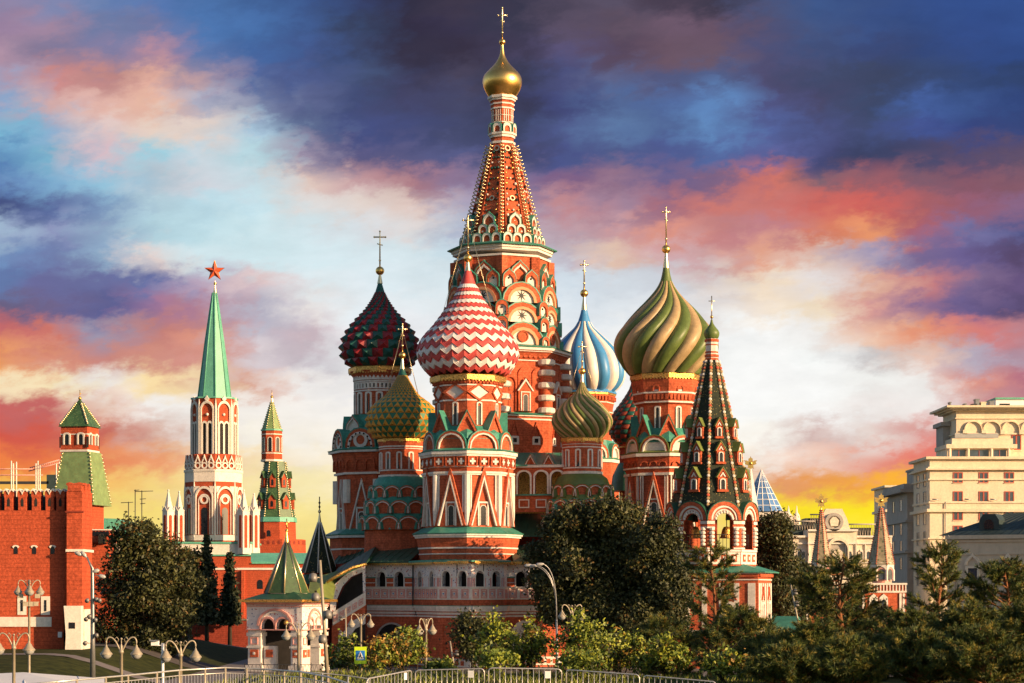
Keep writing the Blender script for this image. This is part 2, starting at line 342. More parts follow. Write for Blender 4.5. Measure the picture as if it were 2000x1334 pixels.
# ------------------------------------------------------------------ mesh builder
class MB:
    def __init__(s):
        s.v = []; s.f = []; s.m = []; s.s = []; s.mats = []
    def mi(s, name):
        if name not in s.mats: s.mats.append(name)
        return s.mats.index(name)
    def add(s, vs, fs, m, smooth=False):
        b = len(s.v); k = s.mi(m)
        s.v.extend([tuple(x) for x in vs])
        for f in fs:
            s.f.append([b + i for i in f]); s.m.append(k); s.s.append(smooth)
    def loft(s, cx, cy, prof, n, m, a0=-90.0, smooth=False, cap=True):
        vs = []
        for r, z in prof:
            for k in range(n):
                a = R(a0 + 360.0 * k / n)
                vs.append((cx + r * math.cos(a), cy + r * math.sin(a), z))
        fs = []
        for i in range(len(prof) - 1):
            for k in range(n):
                k2 = (k + 1) % n
                fs.append([i * n + k, i * n + k2, (i + 1) * n + k2, (i + 1) * n + k])
        s.add(vs, fs, m, smooth)
        if cap:
            b = len(vs)
            s.add(vs[:n], [list(range(n))[::-1]], m)
            s.add(vs[-n:], [list(range(n))], m)
    def P3(s, fr, u, v, d):
        o, U, V, N = fr
        return o + U * u + V * v + N * d
    def plate(s, fr, out, d0, d1, m, side=None):
        n = len(out)
        a = [s.P3(fr, u, v, d1) for u, v in out]; b = [s.P3(fr, u, v, d0) for u, v in out]
        s.add(a, [list(range(n))], m)
        s.add(a + b, [[i, n + i, n + (i + 1) % n, (i + 1) % n] for i in range(n)], side or m)
    def band(s, fr, o, i_, d0, d1, m, closed=False):
        n = len(o)
        vs = [s.P3(fr, u, v, d1) for u, v in o] + [s.P3(fr, u, v, d1) for u, v in i_] + \
             [s.P3(fr, u, v, d0) for u, v in o] + [s.P3(fr, u, v, d0) for u, v in i_]
        fs = []
        for k in range(n if closed else n - 1):
            j = (k + 1) % n
            fs += [[k, j, n + j, n + k], [k, 2 * n + k, 2 * n + j, j], [n + k, n + j, 3 * n + j, 3 * n + k]]
        if not closed:
            fs += [[0, n, 3 * n, 2 * n], [n - 1, 3 * n - 1, 4 * n - 1, 2 * n - 1]]
        s.add(vs, fs, m)
    def box(s, fr, u0, u1, v0, v1, d0, d1, m):
        vs = [s.P3(fr, u, v, d) for d in (d0, d1) for u, v in ((u0, v0), (u1, v0), (u1, v1), (u0, v1))]
        s.add(vs, [[3, 2, 1, 0], [4, 5, 6, 7], [0, 1, 5, 4], [1, 2, 6, 5], [2, 3, 7, 6], [3, 0, 4, 7]], m)
    def abox(s, x0, x1, y0, y1, z0, z1, m):
        s.box((Vector((0, 0, 0)), Vector((1, 0, 0)), Vector((0, 1, 0)), Vector((0, 0, 1))), x0, x1, y0, y1, z0, z1, m)
    def tube(s, pts, r, m, n=6, smooth=True):
        pts = [Vector(p) for p in pts]
        rs = r if isinstance(r, (list, tuple)) else [r] * len(pts)
        vs = []
        for i, p in enumerate(pts):
            t = (pts[min(i + 1, len(pts) - 1)] - pts[max(i - 1, 0)])
            t = t.normalized() if t.length > 1e-9 else Vector((0, 0, 1))
            up = Vector((0, 0, 1)) if abs(t.z) < 0.95 else Vector((0, 1, 0))
            a = t.cross(up).normalized(); b = a.cross(t)
            for k in range(n):
                th = 2 * math.pi * k / n
                vs.append(p + (a * math.cos(th) + b * math.sin(th)) * rs[i])
        fs = [[i * n + k, i * n + (k + 1) % n, (i + 1) * n + (k + 1) % n, (i + 1) * n + k] for i in range(len(pts) - 1) for k in range(n)]
        fs += [list(range(n))[::-1], [(len(pts) - 1) * n + k for k in range(n)]]
        s.add(vs, fs, m, smooth)
    def ball(s, c, r, m, n=12, squash=1.0):
        prof = [(max(1e-3, r * math.sin(math.pi * i / 8)), c[2] - r * squash * math.cos(math.pi * i / 8)) for i in range(9)]
        s.loft(c[0], c[1], prof, n, m, smooth=True)
    def build(s, name, parent=None, origin=None):
        me = bpy.data.meshes.new(name)
        o0 = Vector(origin) if origin is not None else Vector((0, 0, 0))
        me.from_pydata([(x - o0.x, y - o0.y, z - o0.z) for x, y, z in s.v], [], s.f)
        for m in s.mats: me.materials.append(M[m])
        me.polygons.foreach_set('material_index', s.m)
        me.polygons.foreach_set('use_smooth', s.s)
        me.update()
        o = bpy.data.objects.new(name, me)
        COL.objects.link(o)
        if parent is not None: o.parent = parent
        return o
def tag(o, label=None, cat=None, group=None, kind=None):
    if label: o['label'] = label
    if cat: o['category'] = cat
    if group: o['group'] = group
    if kind: o['kind'] = kind
    return o
def thing(name, loc, label, cat, group=None, rz=0.0):
    o = bpy.data.objects.new(name, None); COL.objects.link(o)
    o.location = loc; o.rotation_euler = (0, 0, rz)
    return tag(o, label, cat, group)
def copy_tree(o, parent=None):
    c = o.copy(); COL.objects.link(c)
    if parent is not None: c.parent = parent
    for ch in o.children: copy_tree(ch, c)
    return c
def frame(cx, cy, ang, ap, z):
    a = R(ang)
    N = Vector((math.cos(a), math.sin(a), 0))
    return (Vector((cx, cy, z)) + N * ap, Vector((-math.sin(a), math.cos(a), 0)), Vector((0, 0, 1)), N)
def slope_frame(cx, cy, ang, ap0, z0, ap1, z1, t):
    """frame lying in a sloping face running from apothem ap0 at z0 to ap1 at z1"""
    a = R(ang); H = Vector((math.cos(a), math.sin(a), 0))
    p0 = Vector((cx, cy, z0)) + H * ap0; p1 = Vector((cx, cy, z1)) + H * ap1
    V = (p1 - p0).normalized(); U = Vector((-math.sin(a), math.cos(a), 0))
    return (p0.lerp(p1, t), U, V, U.cross(V))
def arch(w, h, kind='round', n=9):
    """open outline from bottom left up over the arch to bottom right"""
    r = w / 2
    if kind == 'tri': return [(-r, 0), (0, h), (r, 0)]
    if kind == 'ogee':
        s = h - r * 1.35
        p = [(-r, 0), (-r * 1.06, s * 0.6), (-r, s + r * .25), (-r * .86, s + r * .55), (-r * .5, s + r * .88), (-r * .2, s + r * 1.1), (0, h)]
        return p + [(-a, b) for a, b in p[-2::-1]]
    s = max(0.0, h - r)
    k = (h - s) / r
    if kind == 'point':
        p = [(-r, 0)]
        for i in range(n):
            t = i / (n - 1)
            p.append((-r * math.cos(t * math.pi / 2) ** 1.0 if False else -r * (1 - t ** 1.5), s + (h - s) * math.sin(t * math.pi / 2)))
        return p + [(-a, b) for a, b in p[-2::-1]]
    p = [(-r, 0)] if s > 1e-4 else []
    for i in range(n):
        t = math.pi * (1 - i / (n - 1))
        p.append((r * math.cos(t), s + k * r * math.sin(t)))
    if s > 1e-4: p.append((r, 0))
    return p
def scl(out, k, base=0.0, h=None):
    return [(u * k, base + (v - base) * k) for u, v in out]
def shift(out, du, dv): return [(u + du, v + dv) for u, v in out]
def catmull(pts, n):
    """dense smooth sampling of a list of (r, y)"""
    res = []
    m = len(pts)
    for i in range(m - 1):
        p0, p1, p2, p3 = pts[max(i - 1, 0)], pts[i], pts[i + 1], pts[min(i + 2, m - 1)]
        for k in range(n):
            t = k / n
            res.append(tuple(0.5 * (2 * p1[j] + (p2[j] - p0[j]) * t + (2 * p0[j] - 5 * p1[j] + 4 * p2[j] - p3[j]) * t * t + (3 * p1[j] - p0[j] - 3 * p2[j] + p3[j]) * t ** 3) for j in (0, 1)))
    res.append(pts[-1])
    return res
def resample(pts, n=None, ts=None):
    """by arc length; returns (r, z) at n even stations or at fractions ts"""
    d = [0.0]
    for a, b in zip(pts, pts[1:]): d.append(d[-1] + math.hypot(b[0] - a[0], b[1] - a[1]))
    T = [x / d[-1] for x in d]
    ts = ts if ts is not None else [i / (n - 1) for i in range(n)]
    rr = np.interp(ts, T, [p[0] for p in pts]); zz = np.interp(ts, T, [p[1] for p in pts])
    return list(zip(rr.tolist(), zz.tolist()))
# ================================================================== the cathedral
CAT_O = Vector((0.5, 197, 0))
cathedral = thing("cathedral", CAT_O, "huge red brick cathedral with many differently coloured onion domes around a tall tented tower", "cathedral")
def cpart(mb, name, parent=None, label=None):
    o = mb.build(name, parent if parent is not None else cathedral, CAT_O)
    if label: o['label'] = label
    return o
def gable(parent, fr, w, h, depth=1.0, kind='round', body='brick', field='brick', roof='teal_roof', ring='white', proj=0.22, thick=0.2, extra=None, mk=None):
    mb = MB(); o = arch(w, h, kind)
    a = scl(o, 1.045); b = scl(o, 0.985)
    if roof: mb.band(fr, a, b, -depth, proj + 0.03, roof)
    mb.band(fr, scl(o, 0.99), scl(o, 1 - thick), -0.05, proj, body)
    if ring: mb.band(fr, scl(o, 1 - thick * .62), scl(o, 1 - thick * 1.02), 0.0, proj + 0.04, ring)
    mb.plate(fr, scl(o, 1 - thick * .98), -0.1, 0.03, field)
    if extra: extra(mb, fr, w, h)
    return (mk or cpart)(mb, "gable", parent)
def window(parent, fr, w, h, kind='round', fw=0.22, pane='dark', proj=0.12, frm='white', mk=None, name="window"):
    mb = MB(); o = arch(w, h, kind)
    k = 1 + 2 * fw
    oo = [(u * k, v if v <= 0 else v + (fw * w if v > h * .5 else 0)) for u, v in o]
    oo = [(u * (1 + 0), v) for u, v in oo]
    if len(o) > 2 and o[0][1] > 0: pass
    mb.band(fr, oo, o, 0.0, proj, frm)
    mb.plate(fr, o, -0.05, 0.025, pane)
    return (mk or cpart)(mb, name, parent)
def star8(mb, fr, r, v0, m='dark'):
    pts = []
    for k in range(16):
        rr = r if k % 2 == 0 else r * 0.28
        a = math.pi * k / 8
        pts.append((rr * math.sin(a), v0 + rr * math.cos(a)))
    mb.plate(fr, pts, 0.02, 0.07, m)
def wall_holes(mb, fr, u0, u1, v0, v1, holes, d0, d1, m, kind='round'):
    """a wall with arched openings: holes = (centre, width, sill, top)"""
    x = u0
    for c, w, s, t in sorted(holes):
        if c - w / 2 > x: mb.box(fr, x, c - w / 2, v0, v1, d0, d1, m)
        x = c + w / 2
        if s > v0: mb.box(fr, c - w / 2, x, v0, s, d0, d1, m)
        a = shift(arch(w, t - s, kind, 11), c, s)
        a = [p for p in a if not (abs(p[1] - s) < 1e-6 and len(a) > 4)] if a[0][1] <= s + 1e-6 and kind != 'round' else a
        n = len(a)
        vs = []
        for u, v in a:
            for d in (d1, d0):
                vs.append(mb.P3(fr, u, v, d)); vs.append(mb.P3(fr, u, v1, d))
        fs = []
        for i in range(n - 1):
            p, q = 4 * i, 4 * (i + 1)
            fs += [[p, q, q + 1, p + 1], [p + 2, p + 3, q + 3, q + 2], [p, p + 2, q + 2, q]]
        mb.add(vs, fs, m)
    if x < u1: mb.box(fr, x, u1, v0, v1, d0, d1, m)

class Tower:
    FACES = [-112.5, -67.5, -157.5, -22.5, 22.5, 157.5]
    def __init__(s, px, Y, label, cy=None):
        s.px, s.Y, s.cx, s.cy = px, Y, Xp(px, Y), Y
        s.w = MB(); s.c = MB(); s.cl = []; s.gl = []; s.label = label; s.node = None
    def z(s, y): return Zp(y, s.Y)
    def r(s, x): return Sp(x, s.Y)
    def wall(s, prof, m='brick', n=8): s.w.loft(s.cx, s.cy, [(s.r(a), s.z(b)) for a, b in prof], n, m)
    def trim(s, y0, y1, x, m='white', n=8, x1=None):
        if s.cl and abs(s.cl[-1][1] - y0) < .6: mb = s.cl[-1][0]
        else: mb = MB(); s.cl.append([mb, 0])
        s.cl[-1][1] = y1; mb.loft(s.cx, s.cy, [(s.r(x), s.z(y0)), (s.r(x1 or x), s.z(y1))], n, m)
    def roof(s, prof, m='teal_roof', n=8, smooth=False): mb = MB(); mb.loft(s.cx, s.cy, [(s.r(a), s.z(b)) for a, b in prof], n, m, smooth=smooth); s.gl.append(mb)
    def start(s):
        s.node = cpart(s.w, "tower", label=s.label)
        if s.c.v: cpart(s.c, "dentils", s.node)
        for mb, _ in s.cl: cpart(mb, "cornice", s.node)
        for mb in s.gl: cpart(mb, "roof", s.node)
        return s.node
    def fr(s, ang, R_, y): return frame(s.cx, s.cy, ang, s.r(R_) * math.cos(R(22.5)), s.z(y))
    def dentils(s, y0, y1, R_, n_per, m='brick', faces=None):
        for a in faces or s.FACES:
            f = s.fr(a, R_, y1); W = s.r(R_) * 0.765; st = W / n_per
            for i in range(n_per):
                u = -W / 2 + st * (i + .5)
                s.c.box(f, u - st * .25, u + st * .25, 0, s.z(y0) - s.z(y1), -0.1, 0.18, m)

def finial(t, y_cross, y_arm, y_ball, rb, y_c0, y_c1, rc=6.0, arm=11, coneM='gold_pale', chains=False):
    mb = MB(); cx, cy = t.cx, t.cy
    z = t.z; r = t.r
    mb.loft(cx, cy, [(r(rc), z(y_c1)), (r(rc * .45), z(y_c0)), (r(rc * .4), z(y_ball + rb * .8))], 12, coneM, smooth=True)
    mb.ball((cx, cy, z(y_ball)), r(rb), 'gold', 16)
    zb = z(y_ball - rb * .9)
    mb.tube([(cx, cy, zb), (cx, cy, z(y_cross + 3)), (cx, cy, z(y_cross))], [r(1.5), r(1.1), r(.4)], 'gold_pale')
    mb.ball((cx, cy, z(y_ball - rb - 12 if y_ball - y_arm > 40 else y_ball - rb - 5)), r(2.4), 'gold_pale', 8)
    za = z(y_arm)
    mb.tube([(cx - r(arm), cy, za), (cx + r(arm), cy, za)], r(1.5), 'gold_pale')
    for sx in (-1, 1): mb.ball((cx + sx * r(arm), cy, za), r(2.0), 'gold_pale', 6)
    mb.ball((cx, cy, z(y_cross)), r(2.0), 'gold_pale', 6)
    zl = za - r((y_ball - y_arm) * .22)
    mb.tube([(cx - r(arm * .5), cy, zl + r(1.5)), (cx + r(arm * .5), cy, zl - r(1.5))], r(1.1), 'gold_pale')
    if chains:
        for a in (30, 150, 210, 330):
            mb.tube([(cx, cy, za), (cx + r(chains[0]) * math.cos(R(a)), cy + r(chains[0]) * math.sin(R(a)), z(chains[1]))], 0.02, 'gold_pale', 3)
    return cpart(mb, "cross", t.node)
def prof_m(t, pts): return [(t.r(a), t.z(b)) for a, b in catmull(pts, 8)]
def dome_plain(t, pts, m, n=48):
    mb = MB(); mb.loft(t.cx, t.cy, prof_m(t, pts), n, m, smooth=True); return mb
def dome_lobes(t, pts, mats, lobes, twist, amp=0.085, N=60, per=8, step=0, tp=1.0):
    """gored onion: each gore a rounded rib; twist in degrees from top to bottom; optional scale steps"""
    mb = MB(); st = resample(prof_m(t, pts), N)
    n = lobes * per; V = []
    for i, (r, z) in enumerate(st):
        f = i / (N - 1)
        for k in range(n):
            q = (k % per) / per
            a = R(twist * f ** tp) + 2 * math.pi * k / n
            rr = r * (1 + amp * (math.sqrt(max(0, math.sin(math.pi * q))) - 0.6))
            if step: rr *= 1 + step * ((f * N / 4) % 1.0)
            V.append((t.cx + rr * math.cos(a), t.cy + rr * math.sin(a), z))
    for li in range(len(mats)):
        fs = []
        for i in range(N - 1):
            for k in range(n):
                c = ((k // per) + (i // 4 if step else 0)) % len(mats)
                if c == li: fs.append([i * n + k, (i + 1) * n + k, (i + 1) * n + (k + 1) % n, i * n + (k + 1) % n])
        used = sorted({j for f in fs for j in f}); ix = {j: q for q, j in enumerate(used)}
        mb.add([V[j] for j in used], [[ix[j] for j in f] for f in fs], mats[li], smooth=True)
    return mb
def dome_zigzag(t, pts, ys, mats, nz, amp, step):
    """bands of sheet metal with zigzag lower edges, each overlapping the next"""
    mb = MB(); base = catmull(pts, 10)
    Y = [p[1] for p in base]; Rr = [p[0] for p in base]
    rad = lambda y: float(np.interp(y, Y, Rr))
    n = nz * 2
    for b in range(len(ys) - 1):
        y0, y1 = ys[b], ys[b + 1]
        rows = []
        for j in range(4):
            row = []
            for k in range(n):
                sgn = 1 if k % 2 else -1
                h = y0 + (y1 - y0) * j / 3
                am = amp * min(1, rad(h) / 95) ** 1.3
                if b == 0 and j == 0: am = 0
                y = h + sgn * am
                rr = rad(y) + step * (j / 3) - (0.8 if j == 0 else 0)
                if j == 0: y -= 1.0
                a = 2 * math.pi * k / n + R(4)
                row.append((t.cx + t.r(rr) * math.cos(a), t.cy + t.r(rr) * math.sin(a), t.z(y)))
            rows.append(row)
        # underside lip back to the body
        row = []
        for k in range(n):
            sgn = 1 if k % 2 else -1
            y = y1 + sgn * amp * min(1, rad(y1) / 95) ** 1.3
            a = 2 * math.pi * k / n + R(4); rr = rad(y) - 2
            row.append((t.cx + t.r(rr) * math.cos(a), t.cy + t.r(rr) * math.sin(a), t.z(y)))
        rows.append(row)
        V = [v for r_ in rows for v in r_]
        fs = [[i * n + k, (i + 1) * n + k, (i + 1) * n + (k + 1) % n, i * n + (k + 1) % n] for i in range(4) for k in range(n)]
        mb.add(V, fs, mats[b % len(mats)])
    return mb
def dome_spikes(t, pts, cols, mats, height, ratio, tri=False):
    """rows of small pyramids; square ones in staggered colours, or triangular ones over a flat ground"""
    base = catmull(pts, 10); Y = [p[1] for p in base]; Rr = [p[0] for p in base]
    rad = lambda y: float(np.interp(y, Y, Rr))
    ys = [Y[0]]; 
    while ys[-1] < Y[-1] - 1.5:
        h = max(2.6, rad(ys[-1]) * 2 * math.pi / cols * ratio)
        ys.append(ys[-1] + h)
    k = (Y[-1] - Y[0]) / (ys[-1] - Y[0]); ys = [Y[0] + (y - Y[0]) * k for y in ys]
    mb = MB()
    def pt(rr, a, y): return (t.cx + t.r(rr) * math.cos(a), t.cy + t.r(rr) * math.sin(a), t.z(y))
    A = 2 * math.pi / cols
    for i in range(len(ys) - 1):
        y0, y1 = ys[i], ys[i + 1]; r0, r1 = rad(y0), rad(y1); rm = (r0 + r1) / 2
        cw = rm * A
        off = (i % 2) * A / 2
        for c in range(cols):
            a0 = off + c * A; a1 = a0 + A; am = (a0 + a1) / 2
            if not tri:
                ap = pt(rm + height * cw, am, (y0 + y1) / 2 + (r1 - r0) * -0.3 * 0)
                m = mats[(c + (i + 1) // 2) % 2]
                mb.add([pt(r0, a0, y0), pt(r0, a1, y0), pt(r1, a1, y1), pt(r1, a0, y1), ap], [[0, 4, 1], [1, 4, 2], [2, 4, 3], [3, 4, 0]], m)
            else:
                top = pt(r0, am, y0); ap = pt(rm + height * cw, am, y0 + (y1 - y0) * .72)
                mb.add([pt(r1, a0, y1), pt(r1, a1, y1), top, ap], [[0, 1, 3], [1, 2, 3], [2, 0, 3]], mats[0])
                mb.add([pt(r0, am, y0), pt(r0, am + A, y0), pt(r1, a1, y1)], [[0, 1, 2]], mats[1])
    mb.loft(t.cx, t.cy, [(t.r(a) * .97, t.z(b)) for a, b in base], cols, mats[1])
    return mb
def gold_collar(t, y0, y1, r, n=64, m='gold_dull'):
    """pierced gilt fringe under a dome"""
    mb = MB(); V = []
    mb.loft(t.cx, t.cy, [(t.r(r * .97), t.z(y0)), (t.r(r), t.z(y0 + 2)), (t.r(r), t.z(y1 - 3)), (t.r(r * .985), t.z(y1 - 3))], 8, m)
    for k in range(n):
        a = 360.0 / n * k; q = (k % (n // 8)) / (n // 8)
        a = -90 + 45 * (k // (n // 8)) + 45 * (q + .5 / (n // 8))
        al = R((a + 90) % 45 - 22.5); ap = t.r(r) * math.cos(R(22.5)) / math.cos(al)
        c = Vector((t.cx + ap * math.cos(R(a)), t.cy + ap * math.sin(R(a)), t.z(y1 - 3)))
        w = t.r(r) * 0.765 * 8 / n * .5
        f = (c, Vector((-math.sin(R(a)), math.cos(R(a)), 0)), Vector((0, 0, 1)), Vector((math.cos(R(a)), math.sin(R(a)), 0)))
        mb.plate(f, [(-w, 0), (0, -t.r(3.5)), (w, 0)], -0.08, -0.02, m)
    return cpart(mb, "gilt_collar", t.node)
def cross_relief(mb, fr, s, m='white'):
    for (a, b, c, d) in ((-.17, .17, -.5, .5), (-.5, .5, -.17, .17)):
        mb.box(fr, a * s, b * s, c * s, d * s, 0, 0.06 + (0.003 if a < -.3 else 0), m)

# ---------------- south tower (red and white zigzag dome)
S = t = Tower(914, 186, "front tower under the red and white zigzag dome")
t.wall([(73, 742), (72, 748), (65, 758), (64, 852), (64, 858)])
t.wall([(93, 888), (91, 900), (88, 925), (86, 932), (86, 1034)])
t.wall([(101, 1050), (99, 1062), (96, 1072), (94, 1096), (92, 1180)])
for a in ((756, 758.5, 67), (785, 788, 66.5), (886, 892, 97), (892, 896, 94), (914, 917, 91), (925, 929, 92), (929, 932, 90), (1044, 1048, 107), (1048, 1052, 104), (1070, 1073, 98), (1082, 1084, 96.5)): t.trim(*a)
t.dentils(749, 754, 67, 7)
t.roof([(66, 836), (80, 850), (84, 862)]); t.roof([(99, 884.5), (97.5, 886), (86, 880)])
t.roof([(86, 1031), (109, 1043), (108, 1045)])
t.start()
cpart(dome_zigzag(t, [(16, 557), (22, 570), (29, 584), (47, 609), (67, 636), (84, 655), (95, 672), (98.5, 688), (96, 703), (89, 717), (78, 730), (70, 737)],
      [557, 564, 571, 579, 587, 595.5, 604, 613, 622, 631, 640.5, 650.5, 661, 672.5, 684.5, 697, 710, 722, 732], ['dome_white', 'dome_red'], 26, 4.6, 2.4), "onion_dome", t.node, "red and white zigzag banded onion dome")
mb = dome_plain(t, [(6, 529), (9, 538), (13, 550), (16.5, 559)], 'dome_red', 24); cpart(mb, "dome_tip", t.node)
finial(t, 422, 430, 504, 8.5, 513, 531, 6.5, 10, chains=(62, 636))
gold_collar(t, 736, 750, 75)
for a in t.FACES:
    f = t.fr(a, 65.2, 771); mb = MB()
    dm = [(-.9, 0), (0, .62), (.9, 0), (0, -.62)]
    mb.band(f, [(u * 1.35, v * 1.35) for u, v in dm], dm, 0, .14, 'brick', True); mb.plate(f, dm, -.05, .03, 'white'); cpart(mb, "diamond_panel", t.node)
    window(t.node, t.fr(a, 64, 834), .30, 1.95, fw=.4)
    gable(t.node, t.fr(a, 83, 884), 2.95, 1.75, 1.3, 'round')
    f = t.fr(a, 91.5, 906); mb = MB()
    for u in (-1.1, 0, 1.1):
        g = (f[0] + f[1] * u, f[1], f[2], f[3])
        sq = [(-.36, -.36), (.36, -.36), (.36, .36), (-.36, .36)]
        mb.band(g, [(x * 1.25, y * 1.25) for x, y in sq], sq, 0, .1, 'brick', True); cross_relief(mb, g, .55)
    cpart(mb, "cross_panel", t.node)
    # tall triangular gable with a framed window
    f = t.fr(a, 86, 1029); mb = MB(); H = t.z(915) - t.z(1029)
    o = [(-1.5, 0), (0, H), (1.5, 0)]
    mb.band(f, o, [(-1.14, 0), (0, H * .80), (1.14, 0)], 0, .30, 'brick'); mb.band(f, [(-1.24, 0), (0, H * .85), (1.24, 0)], [(-1.12, 0), (0, H * .775), (1.12, 0)], 0, .34, 'white')
    cpart(mb, "pointed_gable", t.node)
    window(t.node, t.fr(a, 86, 1028), .50, 1.75, fw=.1, proj=.1)
    mb = MB(); sq = [(-.52, 0), (-.52, 2.15), (.52, 2.15), (.52, 0)]
    mb.band(f, sq, [(-.38, 0), (-.38, 2.0), (.38, 2.0), (.38, 0)], 0, .14, 'white'); cpart(mb, "window_surround", t.node)
    mb = MB()
    for u in (-1.42, -1.18, 1.18, 1.42): mb.box(f, u - .06, u + .06, 1.2, H * .9, 0, .13, 'white')
    cpart(mb, "pilaster", t.node)
for v in (-135, -90, -45, 0):
    mb = MB(); a = R(v); rr = t.r(86)
    c = Vector((t.cx + rr * math.cos(a), t.cy + rr * math.sin(a), t.z(1029)))
    mb.loft(c.x, c.y, [(.2, c.z), (.26, t.z(1000)), (.26, t.z(931))], 8, 'white'); cpart(mb, "pilaster", t.node)
for v in (-135, -90, -45, 0, 180):     # triangular gables standing on the corners
    f = frame(t.cx, t.cy, v, t.r(72), t.z(852)); gable(t.node, f, 2.1, 2.05, 1.0, 'tri', ring=None, thick=.25)

# ---------------- west tower (dark red and green pyramids)
W = t = Tower(742, 205, "left tower under the dark red and green spiked dome")
t.wall([(60, 728), (50, 742), (49, 832)], n=16); t.wall([(95, 886), (92, 900), (86, 926)]); t.wall([(84, 928), (84, 1040)]); t.wall([(98, 1050), (95, 1290)])
for a in ((747, 750, 51.5, 'white', 16), (765, 768, 51.5, 'white', 16), (884, 888, 101), (926, 930, 90), (1046, 1052, 106), (1072, 1075, 99)): t.trim(*a)
t.roof([(52, 812), (62, 822), (70, 850)]); t.roof([(103, 882), (101, 884), (88, 876)]); t.roof([(84, 1034), (108, 1045), (107, 1047)])
t.start()
pts = [(9.5, 571), (16, 585), (30, 607), (47, 626), (63, 648), (71.5, 668), (74, 684), (71, 700), (64, 712), (54, 719)]
cpart(dome_spikes(t, pts, 22, ['dome_deep_red', 'dome_deep_green'], .44, .86), "onion_dome", t.node, "dark red and dark green spiked onion dome")
cpart(dome_plain(t, [(4, 553), (6, 560), (9.7, 572)], 'dome_deep_green', 20), "dome_tip", t.node)
finial(t, 452, 463, 529, 8.5, 538, 554, 5.5, 11); gold_collar(t, 719, 733, 62)
mb = MB()
for k in range(20):
    a = -180 + 9 * k + 4.5 - 5
    f = frame(t.cx, t.cy, a, t.r(49), t.z(757)); sq = [(-.2, -.2), (.2, -.2), (.2, .2), (-.2, .2)]
    mb.band(f, [(x * 1.6, y * 1.6) for x, y in sq], sq, 0, .1, 'white', True); mb.plate(f, sq, 0, .03, 'dark')
    mb.plate(frame(t.cx, t.cy, a, t.r(50), t.z(746)), [(-.28, 0), (0, .5), (.28, 0)], 0, .12, 'white')
cpart(mb, "drum_frieze", t.node)
for k in range(8):
    window(t.node, frame(t.cx, t.cy, -202.5 + 25 * k + 15, t.r(48.7), t.z(811)), .38, 2.0, fw=.45)
def dots(mb, f, w, h):
    for k in range(9):
        a = math.pi * (k + .5) / 9; mb.ball(mb.P3(f, .39 * w * math.cos(a), .39 * w * math.sin(a) * 2 * h / w * .98, .27), .1, 'dark_matt', 6)
    mb.band(f, [(.24 * w * math.cos(a), .9 + .24 * w * math.sin(a)) for a in [2 * math.pi * i / 16 for i in range(16)]], [(.14 * w * math.cos(a), .9 + .14 * w * math.sin(a)) for a in [2 * math.pi * i / 16 for i in range(16)]], .03, .14, 'white', True)
for a in t.FACES:
    gable(t.node, t.fr(a, 89, 882), 3.3, 2.05, 1.4, 'round', ring='white', thick=.28, extra=dots)
    f = t.fr(a, 89, 922); mb = MB()
    for u in (-1.05, 0, 1.05):
        o = shift(arch(.85, 1.0), u, 0); mb.band(f, shift(scl(arch(.85, 1.0), 1.3), u, 0), o, 0, .22, 'brick')
    cpart(mb, "blind_arcade", t.node)
    f = t.fr(a, 84, 1036); H = t.z(938) - t.z(1036); mb = MB()
    mb.band(f, [(-1.35, 0), (0, H), (1.35, 0)], [(-1.2, 0), (0, H * .90), (1.2, 0)], 0, .2, 'white'); cpart(mb, "pointed_gable", t.node)
    window(t.node, f, .6, 1.7, fw=.15); mb = MB(); sq = [(-.6, 0), (-.6, 2.2), (.6, 2.2), (.6, 0)]
    mb.band(f, sq, [(-.46, 0), (-.46, 2.05), (.46, 2.05), (.46, 0)], 0, .14, 'white'); cpart(mb, "window_surround", t.node)
for v in (-135, -90, -45, 180, 0):
    gable(t.node, frame(t.cx, t.cy, v, t.r(66), t.z(846)), 2.0, 1.6, 1.2, 'ogee', field='white')
    mb = MB(); a = R(v); rr = t.r(84)
    mb.loft(t.cx + rr * math.cos(a), t.cy + rr * math.sin(a), [(.42, t.z(985)), (.42, t.z(940))], 8, 'white'); cpart(mb, "pilaster", t.node)

# ---------------- east tower (green and tan swirls)
E = t = Tower(1301, 194, "right tower under the green and tan swirled dome")
t.wall([(69, 742), (68, 750), (62, 792), (56, 794), (56, 866)]); t.wall([(84, 896), (82, 918), (78, 925), (79, 1040)]); t.wall([(90, 1048), (86, 1290)])
for a in ((749, 752, 67), (770, 773, 66), (788, 791, 63.5), (890, 896, 89), (916, 919, 84), (927, 932, 83)): t.trim(*a)
t.dentils(775, 785, 62, 6)
t.roof([(60, 840), (72, 856), (78, 868)]); t.roof([(90, 888), (88, 890), (76, 884)], 'olive_roof'); t.roof([(78, 1036), (98, 1047), (97, 1049)])
t.start()
cpart(dome_lobes(t, [(11.5, 550), (18, 563), (31, 580), (56, 607), (80, 636), (93, 656), (97.5, 676), (93, 697), (81, 718), (68, 734)], ['dome_moss', 'dome_tan'], 18, -80, .12, tp=1.15), "onion_dome", t.node, "swirled green and tan onion dome")
cpart(dome_plain(t, [(6, 523), (7, 530), (9.5, 542), (12, 551)], 'dome_moss', 20), "dome_tip", t.node)
finial(t, 405, 414, 487, 8.5, 497, 524, 6.5, 7); gold_collar(t, 733, 746, 71)
